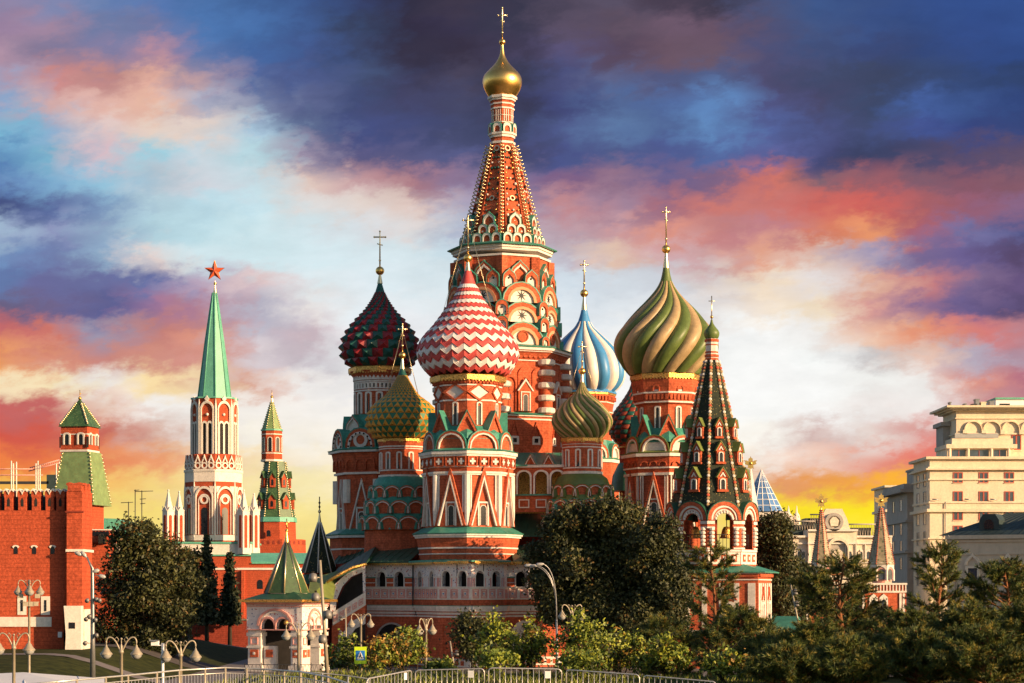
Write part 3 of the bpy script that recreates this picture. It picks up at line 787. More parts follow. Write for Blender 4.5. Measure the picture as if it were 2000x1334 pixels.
for a in t.FACES:
    for u in (-.75, 0, .75):
        f = t.fr(a, 65, 769); g = (f[0] + f[1] * u, *f[1:])
        gable(t.node, g, .68, .75, .1, 'ogee', field='white', ring=None, roof=None, proj=.12, thick=.3) if u == 0 else None
    window(t.node, t.fr(a, 56, 840), .32, 1.95, fw=.42)
    gable(t.node, t.fr(a, 75, 888), 2.8, 1.6, 1.3, 'round', field='white', roof='olive_roof', thick=.24)
    f = t.fr(a, 83, 914); mb = MB()
    for u in (-.9, 0, .9): mb.band(f, shift(scl(arch(.66, .36), 1.25), u, 0), shift(arch(.66, .36), u, 0), 0, .14, 'brick')
    cpart(mb, "blind_arcade", t.node)
    f = t.fr(a, 79, 1030); H = t.z(925) - t.z(1030); mb = MB()
    mb.band(f, [(-1.35, 0), (0, H), (1.35, 0)], [(-1.05, 0), (0, H * .82), (1.05, 0)], 0, .28, 'brick'); mb.band(f, [(-1.12, 0), (0, H * .85), (1.12, 0)], [(-1.0, 0), (0, H * .77), (1.0, 0)], 0, .3, 'white'); cpart(mb, "pointed_gable", t.node)
    window(t.node, f, .5, 2.2, fw=.15); mb = MB(); sq = [(-.5, 0), (-.5, 2.6), (.5, 2.6), (.5, 0)]
    mb.band(f, sq, [(-.38, 0), (-.38, 2.45), (.38, 2.45), (.38, 0)], 0, .13, 'white')
    for u in (-1.3, -1.08, 1.08, 1.3): mb.box(f, u - .05, u + .05, .8, H * .93, 0, .12, 'white')
    cpart(mb, "window_surround", t.node)
for v in (-135, -90, -45, 0, 180):
    gable(t.node, frame(t.cx, t.cy, v, t.r(64), t.z(860)), 2.0, 2.15, 1.0, 'tri', ring=None, thick=.22)

# ---------------- north tower (blue and white)
N = t = Tower(1141, 214, "back tower under the blue and white ribbed dome")
t.wall([(61, 771), (60, 780), (56, 800), (54, 870), (54, 880)]); t.wall([(70, 905), (68, 960), (70, 1290)])
for a in ((770, 774, 62.5, 'gold_dull'), (788, 790, 60), (806, 808, 57), (838, 840, 56), (900, 906, 74)): t.trim(*a)
t.dentils(777, 785, 60, 7, 'brick'); t.roof([(61, 764), (64, 770)], 'dome_blue'); t.roof([(58, 862), (66, 900)]); t.roof([(76, 898), (74, 900), (66, 894)])
t.start()
cpart(dome_lobes(t, [(12.5, 629), (19, 640), (31, 652), (57, 678), (71, 698), (77, 722), (75.5, 742), (67, 757), (57, 766)], ['dome_blue', 'dome_cream'], 18, 14, .12), "onion_dome", t.node, "blue and white ribbed onion dome")
cpart(dome_plain(t, [(6, 606), (8, 615), (13, 631)], 'dome_blue', 20), "dome_tip", t.node)
finial(t, 510, 517, 573, 7.8, 582, 607, 6, 7)
for a in t.FACES:
    window(t.node, t.fr(a, 55, 834), .4, 1.0, fw=.35); gable(t.node, t.fr(a, 66, 898), 2.4, 1.6, 1, 'round', field='white', thick=.3)

# ---------------- south-west small tower (yellow and green pyramids)
SW = t = Tower(786, 195, "small tower under the yellow and green studded dome")
t.wall([(48, 864), (45, 876), (44, 940)], n=16); t.wall([(62, 972), (66, 1003), (74, 1040), (80, 1290)], n=16)
for a in ((873, 875.5, 46.5, 'white', 16), (878, 879.5, 46.5, 'white', 16), (919, 921.5, 46, 'white', 16), (929, 933, 47, 'white', 16)): t.trim(*a)
t.roof([(46, 932), (53, 937), (58, 948), (60, 975)], 'teal_roof', 24, True); t.roof([(61, 972), (70, 982), (70, 1004)], 'teal_roof', 24, True); t.roof([(68, 1003), (78, 1014), (80, 1036)], 'teal_roof', 24, True)
t.start()
cpart(dome_spikes(t, [(9.5, 733), (18, 750), (32, 771), (53, 787), (64, 803), (69.5, 822), (66, 840), (56, 853), (50, 858)], 28, ['dome_yellow', 'dome_green'], .36, .85, tri=True), "onion_dome", t.node, "yellow and green studded onion dome")
cpart(dome_plain(t, [(5, 721), (6.5, 727), (9.6, 734)], 'dome_deep_green', 20), "dome_tip", t.node)
finial(t, 633, 643, 694, 7, 702, 722, 5, 8, chains=(40, 787)); gold_collar(t, 857, 867, 49)
for k in range(7): window(t.node, frame(t.cx, t.cy, -180 + 30 * k - 5, t.r(43.3), t.z(918)), .27, 1.5, fw=.5)
for k in range(8):
    for (rr, y, w, h, o) in ((60, 974, 1.85, 1.15, 0), (69.5, 1005, 2.05, 1.25, 13), (79, 1036, 2.3, 1.3, 0)):
        gable(t.node, frame(t.cx, t.cy, -183 + 26 * k + o, t.r(rr), t.z(y)), w, h, .8, 'round', thick=.16)

# ---------------- south-east small tower (green swirl)
SE = t = Tower(1137, 190, "small tower under the thinly swirled green dome")
t.wall([(41, 864), (39, 874), (37.5, 935)], n=16); t.wall([(56, 970), (62, 1000), (68, 1040), (74, 1290)], n=16)
for a in ((868, 870, 40, 'white', 16), (874, 876, 39.5, 'white', 16), (914, 916.5, 39.5, 'white', 16), (922, 927, 40.5, 'white', 16)): t.trim(*a)
t.roof([(39, 927), (49, 934), (54, 946), (55, 972)], 'dome_moss', 24, True); t.roof([(56, 968), (63, 980), (64, 1002)], 'dome_moss', 24, True); t.roof([(62, 1000), (70, 1010), (72, 1034)], 'teal_roof', 24, True)
t.start()
cpart(dome_lobes(t, [(4.5, 747), (8, 757), (15, 768), (32, 783), (47, 799), (56, 813), (58.5, 825), (53, 839), (44, 850), (38, 856)], ['dome_moss', 'dome_tan'], 32, 100, .07, tp=1.1), "onion_dome", t.node, "small onion dome of thin green and tan swirls")
finial(t, 668, 677, 725, 7, 733, 748, 4.5, 7, chains=(33, 783)); gold_collar(t, 856, 867, 42)
for k in range(6): window(t.node, frame(t.cx, t.cy, -176 + 36 * k, t.r(37), t.z(913)), .27, 1.5, fw=.5)
for k in range(8):
    for (rr, y, w, h, o) in ((55, 972, 1.75, 1.15, 0), (63, 1003, 1.95, 1.25, 13), (71, 1036, 2.15, 1.3, 0)):
        gable(t.node, frame(t.cx, t.cy, -170 + 26 * k + o, t.r(rr), t.z(y)), w, h, .8, 'round', thick=.16, roof='dome_moss' if rr < 60 else 'teal_roof')

# ---------------- north-east small tower (red and green scales, half hidden)
NE = t = Tower(1238, 204, "small tower under the scaly green and red dome half hidden by the right tower")
t.wall([(31, 868), (28, 880), (28, 1290)], n=16); t.trim(873, 876, 33, 'gold_dull', 16); t.roof([(30, 905), (42, 930), (46, 960)], n=24, smooth=True)
t.start()
cpart(dome_lobes(t, [(4, 742), (9, 760), (22, 782), (36, 802), (45, 820), (48, 836), (44, 852), (35, 864), (28, 870)], ['dome_deep_green', 'scale_red'], 18, -60, .05, step=.06, N=64), "onion_dome", t.node, "scaly dark green and orange red onion dome")
finial(t, 668, 678, 718, 6, 726, 742, 4, 7)

mat('gold_ring', (0.62, 0.30, 0.16), 0.8, var=0.1)
# ---------------- central tented tower
C = t = Tower(981, 200, "tallest tower with the ornate red tent roof and small gold dome")
t.wall([(24, 196), (22.5, 204), (21, 245), (22, 284)]); t.wall([(23, 284), (62, 432), (76, 487)]); t.wall([(92, 514), (90, 690)]); t.wall([(134, 697), (128, 702), (119, 714), (118, 820)]); t.wall([(126, 822), (126, 1000), (130, 1290)])
for a in ((190, 195, 29), (195, 199, 26), (204, 207, 24), (213, 216, 24), (241, 243, 23), (262, 266, 28), (266, 271, 25), (279, 283.5, 25.5), (491, 497, 100), (497, 502, 97), (509, 513, 95), (690, 696, 136), (696, 699, 133), (714, 716, 122), (819, 822, 130), (826, 829, 127.5)): t.trim(*a)
t.dentils(700, 710, 121, 9); t.roof([(78, 482), (108, 490), (107, 492)]); t.roof([(105, 682), (139, 689), (138, 691)]); t.roof([(118, 814), (132, 819), (131, 820)])
t.start()
cpart(dome_plain(t, [(2.6, 88), (3.2, 96), (6, 110), (14, 124), (27, 138), (35.5, 148), (38.5, 159), (36.5, 171), (31, 182), (26, 190)], 'gold', 48), "onion_dome", t.node, "small gold onion dome")
finial(t, 15, 30, 82, 6.3, 88, 96, 3.4, 8)
for a in t.FACES:
    gable(t.node, t.fr(a, 26, 262), .85, .92, .3, 'round', body='white', field='brick', ring=None, thick=.35, proj=.12)
    f = t.fr(a, 21.6, 240); mb = MB()
    for u in (-.22, 0, .22): mb.box(f, u - .035, u + .035, 0, t.z(217) - t.z(240), 0, .05, 'white')
    mb.box(f, -.4, .4, .55, .6, 0, .06, 'white'); cpart(mb, "lantern_bars", t.node)
    # rows of little gables at the foot of the tent
    F0 = t.fr(a, 80, 484)
    for u in (-1, 0, 1): gable(t.node, (F0[0] + F0[1] * u, *F0[1:]), .92, .88, .5, 'round', body='white', ring=None, thick=.28)
    F1 = t.fr(a, 74, 466)
    for u in (-.5, .5): gable(t.node, (F1[0] + F1[1] * u, *F1[1:]), .92, .85, .5, 'round', body='white', ring=None, thick=.28)
    gable(t.node, t.fr(a, 68, 450), 1.15, 1.25, .9, 'ogee', body='white', ring=None, thick=.25)
    # frieze under the cornice: corner pilasters
    # tiers of big gables
    def starred(mb, f, w, h): star8(mb, f, .55, h * .34, 'plain_black')
    def ringed(mb, f, w, h):
        c = lambda r_: [(r_ * math.cos(x), h * .36 + r_ * math.sin(x)) for x in [2 * math.pi * i / 16 for i in range(16)]]
        mb.plate(f, c(.55), .03, .12, 'brick'); mb.band(f, c(.55), c(.44), .1, .2, 'brick', True)
    gable(t.node, t.fr(a, 104, 603), 3.95, 1.9, 1.6, 'round', field='white', thick=.36, ring='gold_ring', extra=starred)
    gable(t.node, t.fr(a, 107, 641), 4.05, 1.9, 1.2, 'round', field='white', thick=.36, ring='gold_ring', extra=starred)
    gable(t.node, t.fr(a, 111, 684), 4.2, 2.1, 1.2, 'round', field='white', thick=.36, ring='gold_ring', extra=ringed)
    def dot(mb, f, w, h): mb.ball(mb.P3(f, 0, h * .5, .06), .1, 'dark_matt', 6)
    F = t.fr(a, 101, 574)
    for u in (-1.25, 1.05): gable(t.node, (F[0] + F[1] * u, *F[1:]), 1.25, 1.7, .9, 'ogee', field='white', ring=None, thick=.3, extra=dot)
    F = t.fr(a, 94, 558); gable(t.node, F, 1.8, 1.8, .5, 'ogee', thick=.3, ring='white', field='brick')
    # blind pointed niches and a gabled window on the big octagon
    f = t.fr(a, 118, 812); H = t.z(728) - t.z(812); mb = MB()
    for u in (-1.45, 0, 1.45): mb.band(f, shift(arch(1.35, H, 'point', 7), u, 0), shift(scl(arch(1.35, H, 'point', 7), .76), u, 0), 0, .2, 'brick')
    cpart(mb, "blind_niche", t.node)
    mb = MB(); g = (f[0] + f[3] * .2, *f[1:])
    mb.plate(g, [(-.72, 0), (-.72, 2.0), (0, 2.95), (.72, 2.0), (.72, 0)], -.3, .2, 'brick'); mb.band(g, [(-.85, 1.9), (0, 3.1), (.85, 1.9)], [(-.7, 1.9), (0, 2.85), (.7, 1.9)], 0, .3, 'white')
    mb.band(g, [(-.5, 0), (-.5, 1.85), (.5, 1.85), (.5, 0)], [(-.4, 0), (-.4, 1.75), (.4, 1.75), (.4, 0)], .15, .28, 'white')
    cpart(mb, "window_surround", t.node); window(t.node, (g[0] + g[3] * .21, *g[1:]), .42, 1.55, fw=.1, proj=.05)
    f = t.fr(a, 126, 872)
    for u in (-1.1, 1.1):
        mb = MB(); g = (f[0] + f[1] * u, *f[1:]); sq = [(-.2, 0), (.2, 0), (.2, .4), (-.2, .4)]
        mb.band(g, [(x * 2, y * 2 - .2) for x, y in sq], sq, 0, .1, 'white', True); mb.plate(g, sq, 0, .03, 'dark')
        mb.band(g, [(-.5, .5), (0, 2.0), (.5, .5)], [(-.4, .5), (0, 1.7), (.4, .5)], 0, .14, 'brick'); cpart(mb, "small_window", t.node)
for v in (-135, -90, -45, 0, 180):
    for (rr, y, w, h) in ((112, 628, 1.2, 1.35), (115, 658, 1.15, 1.3), (118, 687, 1.0, .95)):
        gable(t.node, frame(t.cx, t.cy, v, t.r(rr) * .97, t.z(y)), w, h, 1.0, 'round', field='white', thick=.3, ring=None, extra=dot if y < 680 else None)
    a = R(v); mb = MB()
    px, py = t.cx + t.r(119) * math.cos(a), t.cy + t.r(119) * math.sin(a)
    mb.loft(px, py, [(.62, t.z(818)), (.62, t.z(714))], 12, 'brick', smooth=True)
    for y in (718, 738, 762, 786, 810): mb.loft(px, py, [(.70, t.z(y + 6)), (.88, t.z(y + 4)), (.88, t.z(y - 4)), (.70, t.z(y - 6))], 12, 'white', smooth=False)
    cpart(mb, "banded_column", t.node)
    a = R(v); mb = MB()
    mb.loft(t.cx + t.r(91) * math.cos(a), t.cy + t.r(91) * math.sin(a), [(.55, t.z(690)), (.55, t.z(514))], 4, 'brick', a0=v); cpart(mb, "pilaster", t.node)
# gilt curls up the edges of the tent, studs on its faces
for v in (-135, -90, -45, 0, 180):
    a = R(v); H = Vector((math.cos(a), math.sin(a), 0)); mb = MB(); pts = []
    p0 = Vector((t.cx, t.cy, t.z(470))) + H * t.r(73); p1 = Vector((t.cx, t.cy, t.z(286))) + H * t.r(25)
    n = 26 * 10
    T = Vector((-H.y, H.x, 0)); ax = (p1 - p0).normalized(); out = T.cross(ax); out = out if out.dot(H) > 0 else -out
    for i in range(n + 1):
        q = i / n; w = 2 * math.pi * i / 10
        pts.append(p0.lerp(p1, q) + out * (.20 + .19 * math.cos(w)) + T * (.19 * math.sin(w)) )
    mb.tube(pts, .055, 'gold_pale', 4); cpart(mb, "gilt_edging", t.node)
random.seed(5)
for a in t.FACES:
    mb = MB()
    apb, apt = t.r(73) * .924, t.r(25) * .924
    for i in range(16):
        q = .04 + i * .058; f = slope_frame(t.cx, t.cy, a, apb, t.z(470), apt, t.z(286), q); wd = (1 - q) * t.r(73) * .765 + q * t.r(25) * .765
        for u in ((-.27, .27) if i % 2 else (-.22, 0, .22)):
            if i in (5, 6) and u == 0: continue
            mb.ball(mb.P3(f, u * wd, 0, .06), .11 if i % 3 else .15, random.choice(['gold', 'dome_deep_green', 'white', 'dark_matt']), 6)
    for s_ in (-1, 1):
        L = []
        for q in (0.0, .96):
            f = slope_frame(t.cx, t.cy, a, apb, t.z(470), apt, t.z(286), q); wd = (1 - q) * t.r(73) * .765 + q * t.r(25) * .765; L.append(mb.P3(f, s_ * .36 * wd, 0, .05))
        mb.tube(L, .07, 'brick', 4)
    f = slope_frame(t.cx, t.cy, a, apb, t.z(470), apt, t.z(286), .40)
    ci = lambda r_: [(r_ * math.cos(x), r_ * math.sin(x)) for x in [2 * math.pi * i / 12 for i in range(12)]]
    mb.band(f, ci(.27), ci(.18), 0, .14, 'gold_pale', True)
    f = slope_frame(t.cx, t.cy, a, apb, t.z(470), apt, t.z(286), .95); mb.band(f, ci(.30), ci(.20), 0, .14, 'gold_pale', True)
    cpart(mb, "stud_ornament", t.node)
# ================================================================== galleries, stair and porch of the cathedral
EAVE, OT, SILL, BAL0, C1 = 9.25, 8.55, 7.12, 6.05, 4.75
def seg_frame(a, b, z=0.0):
    a = Vector((a[0], a[1], z)); b = Vector((b[0], b[1], z)); U = (b - a).normalized()
    return (a, U, Vector((0, 0, 1)), U.cross(Vector((0, 0, 1)))), (b - a).length
GP = [(Xp(p, y), y) for p, y in ((712, 187), (810, 184), (856, 178.5), (920, 176.5), (984, 179.3), (990, 181.8), (1100, 183.5), (1215, 184), (1330, 185))]
SEG = [ # openings, striped piers
    (2, True), (2, False), (2, False), (2, False), (0, False), (2, False), (2, False), (2, False)]
gallery = None
gal = MB()
for i, ((n, striped), a, b) in enumerate(zip(SEG, GP, GP[1:])):
    f, L = seg_frame(a, b)
    gal.box(f, 0, L, 0, C1, -.9, 0, 'brick')
    gal.box(f, 0, L, C1 + .75, BAL0, -.6, 0, 'brick')
gallery = cpart(gal, "gallery", label="arcaded white gallery round the foot of the towers")
for i, ((n, striped), a, b) in enumerate(zip(SEG, GP, GP[1:])):
    f, L = seg_frame(a, b)
    mb = MB()
    if n:
        ow = min(1.0, L / n * .50)
        cs = [L * (k + .5) / n for k in range(n)] if not striped else [L * .34, L * .70]
        if i >= 5: cs = [L * .25, L * .72]
        wall_holes(mb, f, 0, L, SILL, EAVE, [(c, ow, SILL, OT) for c in cs], -.45, .02, 'white_pattern')
        for c in cs:   # archivolts
            o = shift(arch(ow, OT - SILL, 'round', 11), c, SILL); o = [(u, v) for u, v in o]
            oo = shift([(u * 1.22, v + (.12 if v > .6 else 0)) for u, v in arch(ow, OT - SILL, 'round', 11)], c, SILL)
            mb.band(f, oo, o, .0, .09, 'white')
        edges = [0] + [x for c in cs for x in (c - ow * .62, c + ow * .62)] + [L]
        for k in range(0, len(edges), 2):
            u0, u1 = edges[k] + .02, edges[k + 1] - .02
            if u1 - u0 < .25: continue
            if striped or i >= 5:
                for z0, z1 in ((7.2, 7.5), (7.6, 7.95)): mb.box(f, u0, u1, z0, z1, .02, .07, 'brick')
                mb.box(f, u0 - .05, u1 + .05, 7.98, 8.06, .02, .12, 'teal_roof')
            else:
                mb.box(f, u0, u1, 7.95, 8.1, .02, .12, 'white'); mb.box(f, u0, u0 + .08, 7.15, 7.95, .02, .1, 'pink'); mb.box(f, u1 - .08, u1, 7.15, 7.95, .02, .1, 'pink')
    else:
        mb.box(f, 0, L, SILL, EAVE, -.45, 0.02, 'white_pattern')
    cpart(mb, "arcade", gallery)
    mb = MB(); mb.box(f, -.3, L + .3, SILL - .5, EAVE, -1.5, -1.4, 'dark_matt'); cpart(mb, "painted_backing", gallery)  # dark sheet puts the gallery's inner shade into colour behind the arches
    mb = MB()      # balustrade with square panels
    mb.box(f, 0, L, BAL0, SILL, -.35, .05, 'white'); mb.box(f, -.05, L + .05, SILL - .02, SILL + .07, -.3, .14, 'white')
    npn = max(1, int(L / .93))
    for k in range(npn):
        c = L * (k + .5) / npn; sq = [(-.38, -.40), (.38, -.40), (.38, .40), (-.38, .40)]
        g = (f[0] + f[1] * c + f[2] * (BAL0 + .52), *f[1:])
        mb.band(g, sq, [(x * .74, y * .76) for x, y in sq], .05, .11, 'pink', True); mb.band(g, [(x * .6, y * .6) for x, y in sq], [(x * .42, y * .42) for x, y in sq], .05, .10, 'pink', True)
        mb.ball(mb.P3(g, 0, 0, .05), .07, 'dome_blue', 6)
    cpart(mb, "balustrade", gallery)
    mb = MB()
    for z0, z1, d, m in ((C1, C1 + .2, .1, 'white'), (C1 + .2, C1 + .28, .16, 'brick'), (C1 + .28, C1 + .5, .24, 'white'), (C1 + .5, C1 + .75, .32, 'white'), (C1 - .25, C1 - .1, .07, 'white')):
        mb.box(f, -.04, L + .04, z0, z1, -.3, d, m)
    mb.box(f, -.04, L + .04, C1 + .75, C1 + .8, -.3, .36, 'teal_roof')
    cpart(mb, "cornice", gallery)
    mb = MB()      # gilt fringe under the eave
    mb.box(f, -.1, L + .1, EAVE - .02, EAVE + .16, -.2, .62, 'gold_dull')
    k = 0
    while k * .2 < L: mb.plate((f[0] + f[1] * (k * .2 + .1) + f[2] * EAVE, *f[1:]), [(-.09, 0), (0, -.16), (.09, 0)], .56, .6, 'gold_dull'); k += 1
    cpart(mb, "gilt_fringe", gallery)
# base: big round arch on the left, blind panels and a white framed window to the right
f, L = seg_frame(GP[0], GP[1]); mb = MB()
o = shift(arch(3.5, 3.8, 'round', 17), L * .56, 0)
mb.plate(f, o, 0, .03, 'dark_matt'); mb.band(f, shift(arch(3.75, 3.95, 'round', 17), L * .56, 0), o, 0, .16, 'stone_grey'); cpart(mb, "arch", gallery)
f, L = seg_frame(GP[3], GP[4]); mb = MB()
mb.band(f, [(.3, .8), (.3, 4.2), (L - .3, 4.2), (L - .3, .8)], [(.55, .8), (.55, 3.9), (L - .55, 3.9), (L - .55, .8)], 0, .12, 'brick'); mb.box(f, 1.4, 1.7, 1.2, 3.3, 0, .08, 'white'); cpart(mb, "blind_panel", gallery)
f, L = seg_frame(GP[2], GP[3]); mb = MB()
mb.band(f, [(.3, .8), (.3, 4.2), (L - .3, 4.2), (L - .3, .8)], [(.55, .8), (.55, 3.9), (L - .55, 3.9), (L - .55, .8)], 0, .12, 'brick'); cpart(mb, "blind_panel", gallery)
f, L = seg_frame(GP[5], GP[6]); mb = MB()
mb.plate(f, shift(arch(2.7, 3.2, 'round', 15), 1.7, 1.0), 0, .1, 'white'); mb.plate(f, shift(arch(.7, 1.9, 'point', 7), 2.0, 1.3), .1, .13, 'dark'); mb.band(f, shift(arch(1.0, 2.2, 'point', 7), 2.0, 1.2), shift(arch(.7, 1.9, 'point', 7), 2.0, 1.3), .1, .2, 'brick'); cpart(mb, "window", gallery)
mb = MB()
for i in (1, 2, 3, 4, 5):
    f, L = seg_frame(GP[i], GP[i + 1]); mb.box(f, 0, L, .2, .95, 0, .12, 'white')
    for k in range(int(L / .6)): mb.box(f, .1 + k * .6, .45 + k * .6, .35, .75, .12, .15, 'brick')
cpart(mb, "plinth", gallery)
mb = MB()
mb.tube([Vector((GP[1][0] - .15, GP[1][1] - .25, z)) for z in (9.3, 6.0)] + [Vector((GP[1][0] - .15, GP[1][1] - .5, 5.6)), Vector((GP[1][0] + .25, GP[1][1] - .55, 4.5)), Vector((GP[1][0] + .45, GP[1][1] - .3, 4.0)), Vector((GP[1][0] + .45, GP[1][1] - .3, .3))], .07, 'dark_iron'); cpart(mb, "drainpipe", gallery)
# body of the building behind the galleries
mb = MB()
def prism(mb, pts, z0, z1, m):
    n = len(pts); vs = [(x, y, z0) for x, y in pts] + [(x, y, z1) for x, y in pts]
    mb.add(vs, [list(range(n))[::-1], [n + i for i in range(n)]] + [[i, (i + 1) % n, n + (i + 1) % n, n + i] for i in range(n)], m)
core = [(Xp(640, 200), 200), (Xp(720, 190), 190), (Xp(812, 187.5), 187.5), (Xp(860, 182), 182), (Xp(920, 180), 180), (Xp(980, 183), 183), (Xp(1000, 185), 185), (Xp(1100, 187), 187), (Xp(1330, 188), 188), (Xp(1370, 215), 215), (Xp(640, 218), 218)]
prism(mb, core, 0, 9.4, 'brick_dark'); core_o = cpart(mb, "wall", label="brick core behind the galleries, coloured dark for their shaded inside")  # brick tone darkened to imitate the shade inside the galleries
def roofstrip(eave, ridge, m, name="roof", seams=True, parent=None, e=.0):
    mb = MB(); n = len(eave)
    vs = [tuple(p) for p in eave] + [tuple(p) for p in ridge] + [(p[0], p[1], p[2] - .12) for p in eave]
    mb.add(vs, [[i, i + 1, n + i + 1, n + i] for i in range(n - 1)] + [[2 * n + i, 2 * n + i + 1, i + 1, i] for i in range(n - 1)], m)
    if seams:
        for i in range(n - 1):
            a, b, c, d = Vector(eave[i]), Vector(eave[i + 1]), Vector(ridge[i]), Vector(ridge[i + 1])
            k = max(2, int((b - a).length / .75))
            for j in range(k + 1): mb.tube([a.lerp(b, j / k), c.lerp(d, j / k)], .035, m, 4)
    return cpart(mb, name, parent if parent is not None else gallery)
def out(i, d=.7):
    """eave point i pushed outwards"""
    ns = []
    for j in (i - 1, i):
        if 0 <= j < len(GP) - 1: ns.append(seg_frame(GP[j], GP[j + 1])[0][3])
    nn = sum(ns, Vector((0, 0, 0))).normalized(); p = Vector((GP[i][0], GP[i][1], EAVE + .2)) + nn * d; return p
ev = [out(i) for i in range(len(GP))]
roofstrip([ev[0], ev[1]], [P(750, 1062, 196), P(838, 1062, 193)], 'dark_roof')
roofstrip([ev[1], ev[2], ev[3], ev[4]], [P(850, 1092, 186.5), P(872, 1092, 182.5), P(920, 1093, 181), P(970, 1092, 182.5)], 'teal_roof')
roofstrip([ev[5], ev[6], ev[7], ev[8]], [P(1000, 1068, 190), P(1100, 1045, 192), P(1215, 1040, 192), P(1330, 1040, 193)], 'dark_roof')
roofstrip([P(640, 1112, 199), P(750, 1064, 196), P(835, 1040, 192)], [P(668, 1078, 203), P(750, 1048, 203), P(835, 1030, 196)], 'dark_roof')
roofstrip([P(990, 1046, 189), P(1100, 1046, 189)], [P(1005, 990, 196), P(1100, 990, 196)], 'dark_roof')
roofstrip([P(1060, 1050, 186), P(1220, 1050, 187)], [P(1080, 1000, 192), P(1215, 1000, 193)], 'dark_roof')
# open arcade between the front tower and the green-domed small tower
A0, A1 = (Xp(996, 190.5), 190.5), (Xp(1112, 189.5), 189.5)
f, L = seg_frame(A0, A1); z = lambda y: Zp(y, 190)
mb = MB(); s = Sp(1, 190); hol = [((1024 - 996) * s, 24 * s, z(965), z(921)), ((1058 - 996) * s, 24 * s, z(965), z(921)), ((1090 - 996) * s, 24 * s, z(965), z(921))]
wall_holes(mb, f, 0, L, z(1000), z(912), hol, -.5, 0, 'brick')
loggia = cpart(mb, "loggia", label="open brick arcade between the towers")
mb = MB()
for c, w, a, b in hol:
    mb.band(f, shift([(u * 1.28, v + (.16 if v > 1 else 0)) for u, v in arch(w, b - a, 'round', 11)], c, a), shift(arch(w, b - a, 'round', 11), c, a), 0, .12, 'white')
    sq = [(c - .5, z(992)), (c + .5, z(992)), (c + .5, z(975)), (c - .5, z(975))]
    mb.band(f, sq, [(c + (x - c) * .8, (y - z(983)) * .75 + z(983)) for x, y in sq], 0, .08, 'white', True)
mb.box(f, 0, L, z(913), z(908), -.1, .2, 'white'); mb.box(f, 0, L, z(968), z(965), -.1, .15, 'teal_roof'); cpart(mb, "cornice", loggia)
mb = MB()   # gold sheet stands in for the yellow light seen through the openings
mb.box(f, -.5, L, z(1000), z(912), -3.4, -3.2, 'gold_dull'); cpart(mb, "painted_backing", loggia)
for px in (1037, 1073): gable(loggia, (f[0] + f[1] * (px - 996) * s + f[2] * z(907), *f[1:]), 1.15, 1.0, 1.4, 'tri', ring='white', thick=.25)
roofstrip([P(990, 908, 190), P(1112, 908, 190)], [P(1000, 884, 194.5), P(1112, 884, 194.5)], 'teal_roof', parent=loggia)
# covered stair coming down to the left
YS = 183.5; fs = (Vector((0, YS, 0)), Vector((1, 0, 0)), Vector((0, 0, 1)), Vector((0, -1, 0)))
q = lambda px, py: (Xp(px, YS), Zp(py, YS))
mb = MB()
mb.plate(fs, [q(648, 1290), q(713, 1290), q(713, 1180), q(648, 1222)], -2.5, 0, 'brick')
stair = cpart(mb, "stair", label="covered stair descending to the left porch")
mb = MB(); mb.plate(fs, [q(650, 1222), q(714, 1182), q(714, 1156), q(650, 1196)], -.3, .06, 'white')
for k in range(5):
    x = 656 + k * 12.3; y = 1209 - (x - 650) * .62
    sq = [q(x - 4.3, y + 9.5), q(x + 4.3, y + 4.2), q(x + 4.3, y - 7), q(x - 4.3, y - 2)]
    c = (sum(p[0] for p in sq) / 4, sum(p[1] for p in sq) / 4); mb.band(fs, sq, [(c[0] + (p[0] - c[0]) * .7, c[1] + (p[1] - c[1]) * .7) for p in sq], .06, .12, 'pink', True)
    mb.plate(fs, [(c[0] + (p[0] - c[0]) * .38, c[1] + (p[1] - c[1]) * .38) for p in sq], .05, .1, 'pink')
cpart(mb, "balustrade", stair)
mb = MB(); ou = [q(645, 1196), q(645, 1150), q(668, 1128), (Xp(690, YS), Zp(1112, YS)), q(713, 1103), q(714, 1156)]
inn = [q(655, 1193), q(657, 1172), q(668, 1146), q(685, 1127), q(708, 1117), q(709, 1158)]
mb.band(fs, ou, inn, -.3, .04, 'white_pattern'); cpart(mb, "arch", stair)
mb = MB(); mb.plate(fs, inn, -2.4, -2.2, 'dark_matt'); cpart(mb, "painted_backing", stair)  # near-black sheet painted in for the shade inside the stair arch
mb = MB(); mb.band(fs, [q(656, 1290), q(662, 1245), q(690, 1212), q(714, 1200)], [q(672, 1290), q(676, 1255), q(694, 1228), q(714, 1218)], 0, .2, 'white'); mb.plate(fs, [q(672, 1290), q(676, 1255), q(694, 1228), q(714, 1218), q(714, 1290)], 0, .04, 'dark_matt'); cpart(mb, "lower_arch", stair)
roofstrip([P(638, 1136, 182.3), P(714, 1101, 182.6), P(716, 1100, 184)], [P(662, 1108, 190), P(735, 1066, 193), P(750, 1062, 196)], 'dark_roof', parent=stair)
mb = MB(); mb.tube([P(638, 1137, 182.2), P(664, 1121, 182.3), P(690, 1108, 182.5), P(716, 1102, 182.6)], .16, 'gold_dull', 6); cpart(mb, "gilt_fringe", stair)
roofstrip([P(600, 1170, 178), P(650, 1172, 181)], [P(607, 1130, 184), P(660, 1115, 186)], 'olive_roof', parent=stair)
